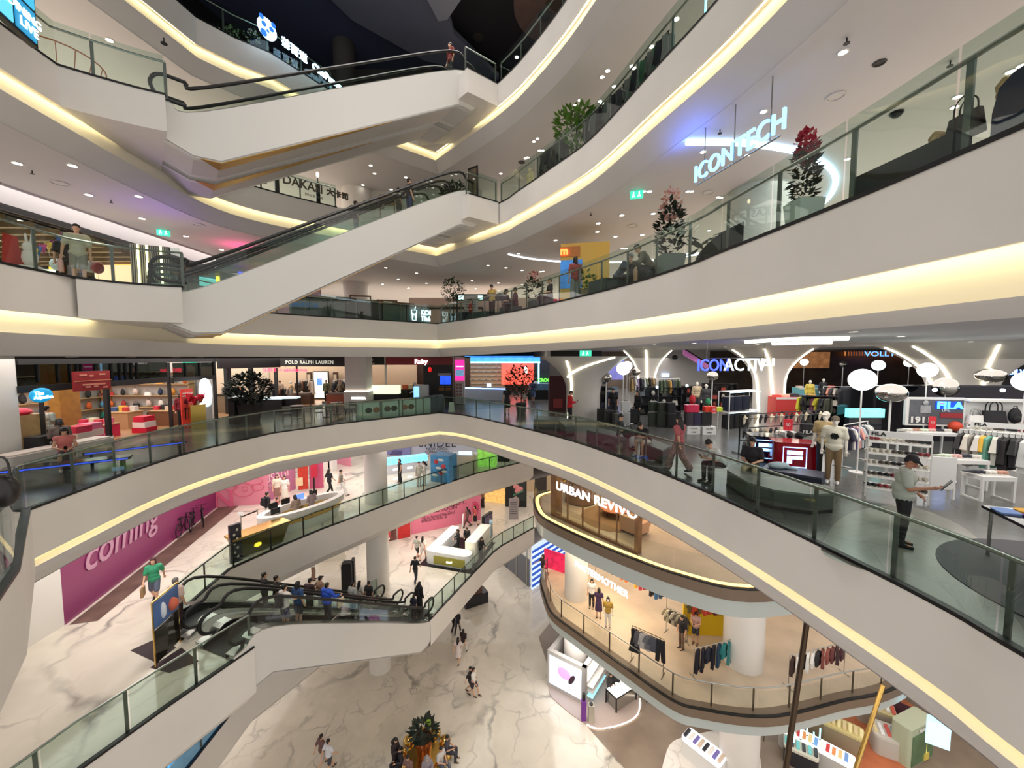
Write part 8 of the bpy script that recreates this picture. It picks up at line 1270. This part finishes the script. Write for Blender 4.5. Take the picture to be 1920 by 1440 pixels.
mb=MB();p0,p1=V((6.4,27.5,0)),V((18,20,0));wallp('wall_back',V((3.5,26,0)),V((9,28.5,0)),Z1,3.55,mat('walnut_wall',(170,126,88),.5,nz=.2,nsc=2),'walnut wall inside the balcony shop');wallp('wall_back',V((8,28,0)),V((20,21,0)),Z1,3.55,mat('cream_wall',(240,214,170),.6),'cream wall inside the balcony shop')
r=thing('curved_cabinet','curved walnut cabinet drum inside the balcony shop','cabinet',(4.3,24.2,Z1));MB().cyl((0,0,.05),.95,3.3,32).build('drum',M_wal,r,False);MB().cyl((0,0,0),.97,.05,32).build('plinth',M_dark,r,False)
p=Q1(1147,977);r=thing('round_table','round orange-brown coffee table inside the balcony shop','table',p+V((.4,.8,0)));MB().cyl((0,0,.4),.85,.05,32).build('tabletop',mat('terracotta',(196,120,84),.4),r,False);[MB().cyl((.6*cos(t),.6*sin(t),0),.03,.4,8).build('leg',M_wood_d,r,False)for t in(.5,2.1,3.7,5.3)]
mb=MB().cyl((p.x+.3,p.y+.4,Z1+.014),1.9,.012,36);one('rug','round brown rug under the coffee table','rug',mb,colr((150,118,86),.9))
r=thing('armchair','beige boxy armchair inside the balcony shop, back to the glass','armchair',Q1(1180,1003)+V((.35,.35,.02)),PU.f+pi/2);mc=colr((206,164,130),.8);MB().rbox(-.6,.6,-.5,.5,.1,.42,.1).build('seat',mc,r,False);MB().rbox(-.6,.6,-.5,-.25,.42,.85,.08).build('backrest',mc,r,False);[MB().rbox(x-.12,x+.12,-.45,.5,.42,.65,.06).build('armrest',mc,r,False)for x in(-.5,.5)];MB().box(-.5,.5,-.4,.4,0,.1).build('plinth',M_wood_d,r,False)
for k,(u,v)in enumerate(((1055,901),(1114,918))):p=Y(u,v,22.5-k*1.2);r=thing('pendant_lamp','brass pendant lamp in the balcony shop, '+('left' if k==0 else 'right')+' of two','lamp',p,group='brass pendants');MB().lathe((0,0,0),[(.22,0),(.2,.05),(.03,.1)],16).build('shade',M_brass,r,False);MB().tube([(0,0,.1),(0,0,Z2-1.97-p.z)],.01,5).build('cord',M_dark,r,False)
PM_=PLN(Y(1080,1060,20.2),Y(1170,1108,17.6));r=thing('shop_lettering','row of small glowing white letters along the front of the clothes shop','sign',Y(1124,1083,19));text('MASTERMOTHER',PM_.q(1124,1084),PM_.f,.46,glow((250,252,255),2.5),r,'letters',.03,.0,1.1,.92)
bars=[V((p.x,p.y,0))for p in offset(EMc,-1.2)]
def mgar(label,a,b,h,n,kinds,pal,seed=0,m=M_steel,tilt=.5,s=1.0):garments(label,a,b,ZM,h,n,kinds,pal,seed,m,gl=s,tilt=tilt)
mgar('long back rail of the clothes shop',QM(1105,1120)+V((.9,2.5,0)),QM(1240,1190)+V((.8,1.4,0)),1.9,15,('trousers','trousers','shirt'),((38,32,34),(60,40,34),(34,34,40),(70,50,40),(30,30,32),(40,36,36),(236,110,40),(240,124,52),(226,170,50),(232,182,60),(200,60,80),(46,44,50),(38,36,40),(60,110,160),(40,40,44)),tilt=1.2)
mgar('bronze front rail beside the mannequins',QM(1184,1238),QM(1243,1268),1.75,6,('dress','jacket','jacket','shirt','shirt','trousers'),((26,24,28),(96,92,98),(196,190,186),(110,110,116),(80,82,92),(24,24,30)),m=mat('bronze_post'),tilt=.2)
mgar('middle rail with striped shirts',QM(1255,1215)+V((.3,1.2,0)),QM(1286,1232)+V((.4,1.0,0)),1.4,7,('shirt',),((150,140,116),(196,188,160),(60,58,56),(200,190,170),(110,104,92),(180,172,150),(70,66,62)))
mgar('trouser rail by the large column',QM(1300,1270),QM(1390,1245),1.35,9,('trousers','trousers','shirt'),((26,22,36),(30,26,40),(30,32,48),(28,24,36),(30,60,84),(40,120,120),(60,130,130),(50,110,116),(200,200,200)),tilt=.5)
mgar('right rail of white and black shirts',QM(1478,1290),QM(1582,1262),1.5,11,('jacket','shirt','shirt'),((62,40,34),(230,226,220),(38,34,36),(232,230,226),(226,224,220),(40,38,40),(130,70,64),(150,84,76),(110,60,58),(70,46,50),(84,50,54)),tilt=.5)
wallp('wall_back',QM(1280,1190),QM(1392,1195),ZM,3.4,mat('yellow_wall',(226,190,26),.5),'bright yellow wall in the clothes shop');wallp('wall_right',QM(1392,1180)+V((2,3,0)),QM(1700,1180)+V((4,3,0)),ZM,3.5,mat('taupe_wall',(196,176,150),.6),'taupe wall behind the large column')
mgar('rail on the yellow wall',QM(1288,1205),QM(1380,1207),2.4,9,('shirt','jacket'),((90,80,40),(190,70,40),(100,90,50),(210,80,60),(200,90,60),(120,60,50),(200,60,60),(70,70,60),(110,90,60)),tilt=.3)
for u,v,fc,pose,top,bot,lab,hair,mk in((1109,1152,250,'stand',('tee',(226,222,216)),('trousers',(30,28,32)),'person in a white top and black trousers at the balcony glass','hairlong',0),(1122,1172,70,'stand',('dress',(62,40,76)),None,'person in a long purple dress at the balcony glass','bob',0),(1139,1192,250,'stand',('tee',(176,140,60)),('trousers',(226,220,212)),'mannequin in a gold top and white trousers at the balcony glass','bob',1),(1277,1232,200,'stand',('tee',(30,28,32)),('trousers',(120,96,80)),'shopper in a black top by the striped shirts','hair',0),(1303,1222,230,'phone',('tank',(190,150,140)),('shorts',(60,60,70)),'shopper in a pink top by the yellow wall','bob',0),(1018,1098,200,'rail',('tee',(60,40,40)),('trousers',(190,190,190)),'person leaning at the far corner of the clothes shop glass','bob',0)):pp(QM(u,v),fc,pose,top,bot,lab,hair,.6,cat='mannequin' if mk else 'person',name='mannequin' if mk else 'person',skin=M_manq if mk else None)
panel('red_display','pink-red lit display of garments behind the corner column','display',1020,1028,1062,1072,26.5,25.5,mat('neon_pink',(230,40,90),.5,em=(235,40,90),st=.7,nz=.8,nsc=2.5));panel('dark_case','dark lower case under the pink-red display','display',1022,1066,1062,1082,26.3,25.3,M_gd)
PZ=PLN(QG(945,1060),QG(998,1106));r=thing('grey_shopfront','grey framed shop wall left of the blue striped front','shopfront',QG(960,1075));PZ.rect(MB(),935,1028,992,1104,0,.1).build('panel',colr((112,114,122)),r);[PZ.rect(MB(),u,1028,u+1.5,1104,.05,.06).build('mullion',M_steel,r)for u in(948,968,988)]
PZ2=PLN(QG(998,1106),QG(1062,1060));r=thing('striped_shopfront','blue and white striped lit shop front on the ground floor','shopfront',QG(1000,1104));PZ2.rect(MB(),998,1006,1062,1106,0,.1).build('white_panel',glow((205,226,250),.8),r)
for i in range(10):PZ2.rect(MB(),998,1014+i*10,1062,1018.5+i*10,.04,.04).build('blue_stripe',glow((30,80,190),.5),r)
r=thing('display_stand','dark market stall with pink flowers under the sloping edge','stall',QG(890,1130),.5);MB().box(-1.0,1.0,-.5,.5,0,.9).build('counter',M_gd,r,False);MB().box(-.2,.5,-.4,.4,.9,1.7).build('boxes',mat('stall_boxes',(110,80,66),.6,nz=.7,nsc=5),r,False);MB().ball((.3,0,1.85),(.2,.2,.16)).build('flowers',colr((205,130,200)),r,False);MB().box(-.9,-.5,-.3,.3,.9,1.25).build('lit_box',glow((255,250,235),1.5),r,False)
r=thing('column_kiosk','square cosmetics kiosk round the column with a glowing picture','kiosk',(3.9,23.1,ZG),-.62);MB().box(-1.25,1.25,-1.25,-1.0,0,2.3).build('left_face',M_wall,r,False);MB().box(1.0,1.25,-1.25,1.25,0,2.3).build('right_face',M_wall,r,False);MB().box(-1.25,1.0,1.0,1.25,0,2.3).build('back_face',M_wall,r,False);MB().box(-1.25,-1.0,-1.0,1.0,0,2.3).build('side_face',M_wall,r,False);MB().box(-1.1,1.0,-1.28,-1.24,.3,2.05).build('lit_picture',glow((214,232,252),1.3),r,False);mb=MB();mb.ball((-.1,-1.28,1.35),(.45,.03,.35));mb.build('pink_shape',glow((225,150,215),1.0),r,False);MB().ball((.4,-1.285,1.2),(.14,.03,.38),12,8,Matrix.Rotation(.5,4,'Y')).build('hair_shape',colr((60,30,50)),r,False);MB().box(1.24,1.3,-1.0,1.0,1.35,2.1).build('lit_niche',glow((255,250,240),1.3),r,False)
for i in range(3):MB().box(1.25,1.6,-1.0,1.0,.45+i*.3,.5+i*.3).build('shelf',glow((170,230,240),.7)if i==0 else M_wm,r,False)
q=[QG(1030,1300),QG(1034,1270),QG(1060,1240),QG(1150,1260),QG(1200,1310),QG(1196,1340),QG(1170,1358),QG(1125,1368),QG(1085,1350),QG(1045,1318)];mb=MB().prism([(p.x,p.y)for p in smooth(q,4,True)],ZG+.005,ZG+.05);struct('floor',mb,mat('mauve_platform',(186,168,160),.3),'rounded platform under the cosmetics kiosk');one('cove_light','warm light strip along the rounded platform edge','light',MB().tube([p+V((0,0,.05))for p in smooth([QG(1200,1312),QG(1196,1340),QG(1170,1358),QG(1125,1368),QG(1100,1360)],5)],.03,5),glow((255,240,220),4))
for k,(u,v,c,h,w)in enumerate(((1094,1350,(110,40,140),1.15,.26),(1108,1353,(168,160,146),1.0,.3))):r=thing('floor_stand',('purple box stand' if k==0 else 'grey bin with a round opening')+' on the rounded platform edge','stand',QG(u,v));MB().box(-w/2,w/2,-w/2,w/2,0,h).build('body',colr(c),r,False);MB().cyl((0,0,h),w*.35,.05+.35*(k==0),10).build('bottle' if k==0 else 'opening',M_dark,r,False)
r=thing('product_table','table with bright white boxes on the rounded platform','table',QG(1166,1330)+V((.1,.5,.04)),.55);MB().box(-.85,.85,-.42,.42,.78,.84).build('tabletop',M_dark,r,False);MB().box(-.75,.75,-.36,.36,.05,.7).build('panel',mat('mirror_panel',(150,146,138),.2,.6),r,False);[MB().box(x-.03,x+.03,y-.03,y+.03,0,.78).build('leg',M_dark,r,False)for x in(-.82,.82)for y in(-.39,.39)];MB().box(-.8,.8,-.38,.38,.84,.86).build('lit_top',glow((255,250,240),1.2),r,False)
for i in range(5):one('product_box','white box, '+ORD[i]+' on the bright table of the rounded platform','box',MB().box(-.1,.1,-.1,.1,0,.22+.08*(i%2)),glow((255,246,236),.6),'boxes on the bright table',loc=r.location+Matrix.Rotation(.55,3,'Z')@V((-.6+i*.3,.05,.86)))
for k,(u,v,fc,l)in enumerate(((1143,1312,300,'shop assistant in black at the bright table, left'),(1153,1308,250,'shop assistant in black at the bright table, right'))):pp(QG(u,v),fc,'work',('long',(40,40,42)),('trousers',(26,26,28)),l,'bob')
PGl=[V((3.6,28,ZG)),V((5.6,24.4,ZG)),V((7.8,21.6,ZG)),V((11.5,19.6,ZG)),V((17,19.4,ZG)),V((24,22,ZG))]
r=thing('glass_wall','tall clear glass shop wall below the curved clothes shop','glass wall',PGl[1]);ps=smooth(PGl,3)
for a,b in zip(ps,ps[1:]):mb=MB();mb.add([a,b,up(b,3.5),up(a,3.5)],[(0,1,2,3)]);mb.build('glass_pane',M_glass_clear,r);MB().tube([a,up(a,3.5)],.02,4).build('seam',M_dark,r)
for k,(p,q,m,rd_)in enumerate(((Y(1513,1165,13.5),Y(1462,1520,12.4),mat('bronze_pole',(74,58,44),.25,.7),.09),(Y(1656,1285,13),Y(1585,1500,12.4),M_brass,.065))):r=thing('leaning_pole',('dark bronze' if k==0 else 'polished brass')+' pole leaning from the balcony down to the ground floor','pole',q);MB().tube([p,q],rd_,8).build('shaft',m,r);MB().tube([q,q+(q-p).normalized()*((q.z-ZG)/max(.1,(p-q).normalized().z))],rd_,8).build('lower_shaft',m,r)
q=[QG(1247,1420),QG(1262,1392),QG(1300,1380),QG(1350,1372),QG(1410,1385),QG(1420,1470),QG(1300,1490),QG(1245,1460)];struct('floor',MB().prism([(p.x,p.y)for p in smooth(q,4,True)],ZG+.02,ZG+.06),marble('white_marble_platform',(235,230,224),(170,165,160),.6),'white marble platform at the bottom right')
def gcounter(label,u,v,w,d_,h,rz,body,top,items,goods=True):
 r=thing('jewellery_counter',label,'counter',QG(u,v),rz);MB().rbox(-w/2,w/2,-d_/2,d_/2,0,h-.12,min(w,d_)*.2).build('body',body,r,False);MB().rbox(-w/2,w/2,-d_/2,d_/2,h-.12,h,min(w,d_)*.2).build('glass_top',top,r,False);mb=MB();rd=random.Random(u);N=int(w/.22)
 for i in range(N):x=-w/2+(i+.5)*w/N;mb=MB().rbox(-.07,.07,-d_*.3,d_*.3,h,h+.03+.06*rd.random(),.02,at=(x,0,0));mb.build('tray',colr(items[i%len(items)]),r,False)
 return r
TJ=((220,200,150),(235,235,235),(210,90,80),(120,150,190));lt=glow((235,240,245),.9)
gcounter('bright display counter on the white marble platform',1318,1432,1.9,.9,.95,-.9,M_wm,lt,((40,36,44),(235,230,225),(120,110,180),(210,190,170)));gcounter('long bright counter of coloured goods at the bottom right',1528,1425,3.0,.8,.95,-.75,colr((190,186,180)),lt,((240,200,140),(120,160,220),(250,245,240),(215,60,60),(236,150,90)));gcounter('oval beige counter with gold trays, nearer the orange floor',1566,1388,2.2,.9,1.0,-.7,colr((150,136,110)),colr((205,190,130)),TJ[:1]+((240,225,170),));gcounter('round counter with gold trays, beyond the orange floor',1640,1352,1.6,1.1,1.0,-.6,colr((176,168,156)),colr((200,186,140)),TJ);gcounter('oval counter at the right edge of the orange floor',1662,1405,1.3,1.2,1.0,-.5,colr((182,176,166)),colr((196,190,180)),TJ)
gcounter('black counter with lit pale goods left of the white column',1345,1348,2.0,.9,1.0,-.5,M_gd,M_gd,((230,200,180),(60,60,66)));gcounter('teal lit bottle counter at the bottom right',1500,1432,1.4,.8,.9,-.6,M_gd,colr((210,205,190)),((120,200,200),(60,60,66)))
for i in range(5):p=QG(1487+i*12,1428-(i%3)*8);r=thing('light_tube','upright teal glowing tube, '+ORD[i]+' on the teal lit counter','lamp',p+V((0,0,.97)),group='teal glowing tubes');MB().cyl((0,0,.03),.03,.55,8).build('tube',glow((150,240,245),3),r,False);MB().cyl((0,0,0),.05,.03,8).build('foot',M_dark,r,False)
struct('floor',MB().prism([(p.x,p.y)for p in(QG(1505,1345),QG(1560,1300),QG(1660,1285),QG(1760,1360),QG(1700,1445),QG(1620,1460),QG(1560,1410))],ZG+.013,ZG+.03),mat('orange_carpet',(196,112,72),.7,nz=.3,nsc=2),'orange carpeted floor at the bottom right')
r=thing('green_poster_block','large rounded block with a green and gold picture and white letters','display',QG(1730,1440)+V((0,.6,0)),.35);MB().rbox(-1.0,1.0,-.4,.4,0,2.0,.15).build('block',colr((172,176,150)),r,False);MB().box(-.85,.9,-.43,-.39,.1,1.65).build('picture',mat('green_gold_print',(96,128,92),.4,nz=.6,nsc=1.2),r,False);MB().cyl((.35,-.42,.3),.03,1.0,8,.004).build('gold_spire',glow((235,215,110),.6),r,False);MB().box(.15,.55,-.46,-.42,.1,.45).build('gold_base',colr((214,190,90)),r,False);text('BURBERRY',V((0,0,0)),0,.2,M_wm,r,'letters',.01,.006).matrix_local=Matrix.Translation((.1,-.45,1.82))@Matrix.Rotation(pi/2,4,'X')
panel('lit_screen','pale blue lit screen at the right end of the ground floor shops','screen',1735,1340,1782,1392,17,16.6,glow((170,225,245),1.2));panel('maroon_screen','dark maroon partition at the right end of the ground floor shops','partition',1660,1308,1735,1372,20.5,19.5,colr((78,44,56)))
pp(QG(1480,1412),250,'stand',('tee',(60,24,30)),('skirt',(140,60,56)),'person in a dark red top and skirt beside the bronze pole','hairlong',.3)
for u,v,fc,pose,top,bot,hair,lab,bg in((849,1182,70,'walk',('tee',(28,28,32)),('trousers',(26,26,30)),'hair','person in black, left of two walking away below the sloping edge',None),(858,1188,80,'walk2',('tee',(30,32,40)),('trousers',(34,34,40)),'hair','person in navy, right of two walking away below the sloping edge',None),(859,1243,80,'walk',('dress',(226,210,206)),None,'hairlong','woman in a pale pink dress walking on the marble',None),(869,1226,70,'walk2',('tee',(50,36,36)),('trousers',(226,222,216)),'hairlong','woman with a brown bag and pale trousers on the marble','cross'),(888,1304,-20,'walk',('tee',(222,218,210)),('shorts',(58,40,48)),'hair','person in a white shirt and dark shorts, front of the couple mid marble',None),(882,1302,-20,'walk2',('tee',(40,34,38)),('shorts',(60,50,56)),'hair','person in black, rear of the couple mid marble',None),(741,1445,-20,'phone',('long',(40,28,32)),('trousers',(44,32,36)),'hairlong','woman in dark maroon standing left of the copper planter',None),(604,1440,60,'walk',('tee',(110,80,76)),('shorts',(200,190,186)),'hair','person in a brown shirt at the bottom edge, left of two',None),(617,1450,60,'walk',('tee',(214,214,222)),('shorts',(70,70,80)),'hair','person in a pale shirt at the bottom edge, right of two',None)):pp(QG(u,v),fc,pose,top,bot,lab,hair,0,bag=bg,bagc=(110,74,50))
c=QG(795,1420);r=thing('planter_bench','ring of gold upholstered seats round the copper planter','bench',c);[MB().ball((1.15*cos(t),1.15*sin(t),.2),(.3,.3,.22)).build('seat_pod',M_brass,r,False)for t in[i*pi/5 for i in range(10)]];MB().cyl((0,0,.0),.9,.12,28).build('base',M_brass,r,False)
potted_tree(c+V((0,0,.12)),1.7,1.05,'copper planter with broad dark leaves on the marble floor','round',None,mat('copper',(196,120,78),.2,.9),mat('deep_leaves'),110,51,.45,.95,.36,False)
for t,top,bot,hair,lab in((90,('tee',(40,40,44)),('trousers',(34,34,40)),'hair','seated person with a lime backpack behind the copper planter'),(215,('long',(40,36,44)),('trousers',(38,36,44)),'bob','seated person in a dark suit jacket left of the copper planter'),(245,('tee',(120,90,84)),('trousers',(90,60,56)),'hair','seated person in brown, lower left of the copper planter'),(290,('long',(138,128,136)),('skirt',(34,30,36)),'hijab','seated person in a grey headscarf in front of the copper planter'),(325,('tee',(196,192,190)),('trousers',(96,100,112)),'hair','seated person in a pale shirt right of the copper planter'),(355,('tee',(60,60,72)),('trousers',(56,58,68)),'hair','seated person with legs stretched right of the copper planter')):person(c+V((1.2*cos(R(t)),1.2*sin(R(t)),-.02)),t,'sit',top,bot,lab,hair,bag='backpack' if 'lime' in lab else None,bagc=(150,190,60),hairc=(150,144,148)if hair=='hijab' else None)
mb=MB();q=[QG(768,1292),QG(780,1290),QG(783,1300),QG(771,1302)];struct('trim_60',MB().tube([p+V((0,0,.003))for p in q],.012,4,True),colr((120,116,110)),'square floor hatch in the marble')
w=bpy.data.worlds.new('world');S.world=w;w.use_nodes=True
w.node_tree.nodes['Background'].inputs[0].default_value=(1,.96,.92,1);w.node_tree.nodes['Background'].inputs[1].default_value=1.0
def area(name,loc,sx,sy,watt,c=(255,248,241),rot=(0,0,0)):
 l=bpy.data.lights.new(name,'AREA');l.shape='RECTANGLE';l.size=sx;l.size_y=sy;l.energy=watt;l.color=rgb(*c)[:3]
 o=bpy.data.objects.new(name,l);COL.objects.link(o);o.location=loc;o.rotation_euler=rot;return o
for z,p in((Z5,2300),(Z4,2300),(Z3,2300),(Z2,900),(Z1,900),(ZM,1000)):
 zz=z-2.05
 area('ceiling_area_light',(-20,22,zz),10,26,p);area('ceiling_area_light',(0,38,zz),30,14,p);area('ceiling_area_light',(16,18,zz),16,26,p*(.75 if z==Z3-0 and 0 else 1))
area('toy_shop_lamps',(-20,16,8.0),6,10,500);l=area('blue_sign_wash',(4.3,10.2,8.5),.4,1.2,14,(60,110,255),(pi,0,0));area('red_sign_wash',(-13.5,20,8.2),1,1,22,(255,60,140),(pi,0,0));area('violet_sign_wash',(-13,15,7.6),2,2,16,(150,90,255),(pi,0,0))
area('ceiling_area_light',(-12.9,17.5,Z2-2.05),3,13,420);area('ceiling_area_light',(-11,28,Z2-2.05),8,9,450);area('ceiling_area_light',(-6,29,Z1-2.05),9,9,500)  # unseen area lights added to brighten the first floor and mezzanine
area('shop_fill',(6,22.5,Z1-2.05),7,7,600,(255,232,200));area('shop_fill',(12,19.5,Z1-2.05),8,6,600,(255,232,200));area('shop_fill',(6.5,23,Z2-2.05),6,6,450,(255,226,185));area('shop_fill',(12,18.5,ZM-2.05),10,5,500,(255,232,205));area('shop_fill',(4,21,ZM-2.05),3,4,150)  # unseen fill lights added to brighten the right-hand lower shops
l=area('roof_lamps',(-3,15,ZR-1.8),8,12,1000);l.data.spread=R(95)
S.view_settings.view_transform='Standard';S.view_settings.look='None';S.view_settings.exposure=0;S.view_settings.gamma=1
S.view_settings.use_curve_mapping=False
S.cycles.max_bounces=6;S.cycles.diffuse_bounces=4;S.cycles.glossy_bounces=3;S.cycles.transparent_max_bounces=24;S.cycles.transmission_bounces=2
S.cycles.sample_clamp_indirect=4;S.cycles.caustics_reflective=False;S.cycles.caustics_refractive=False
S.cycles.use_denoising=True
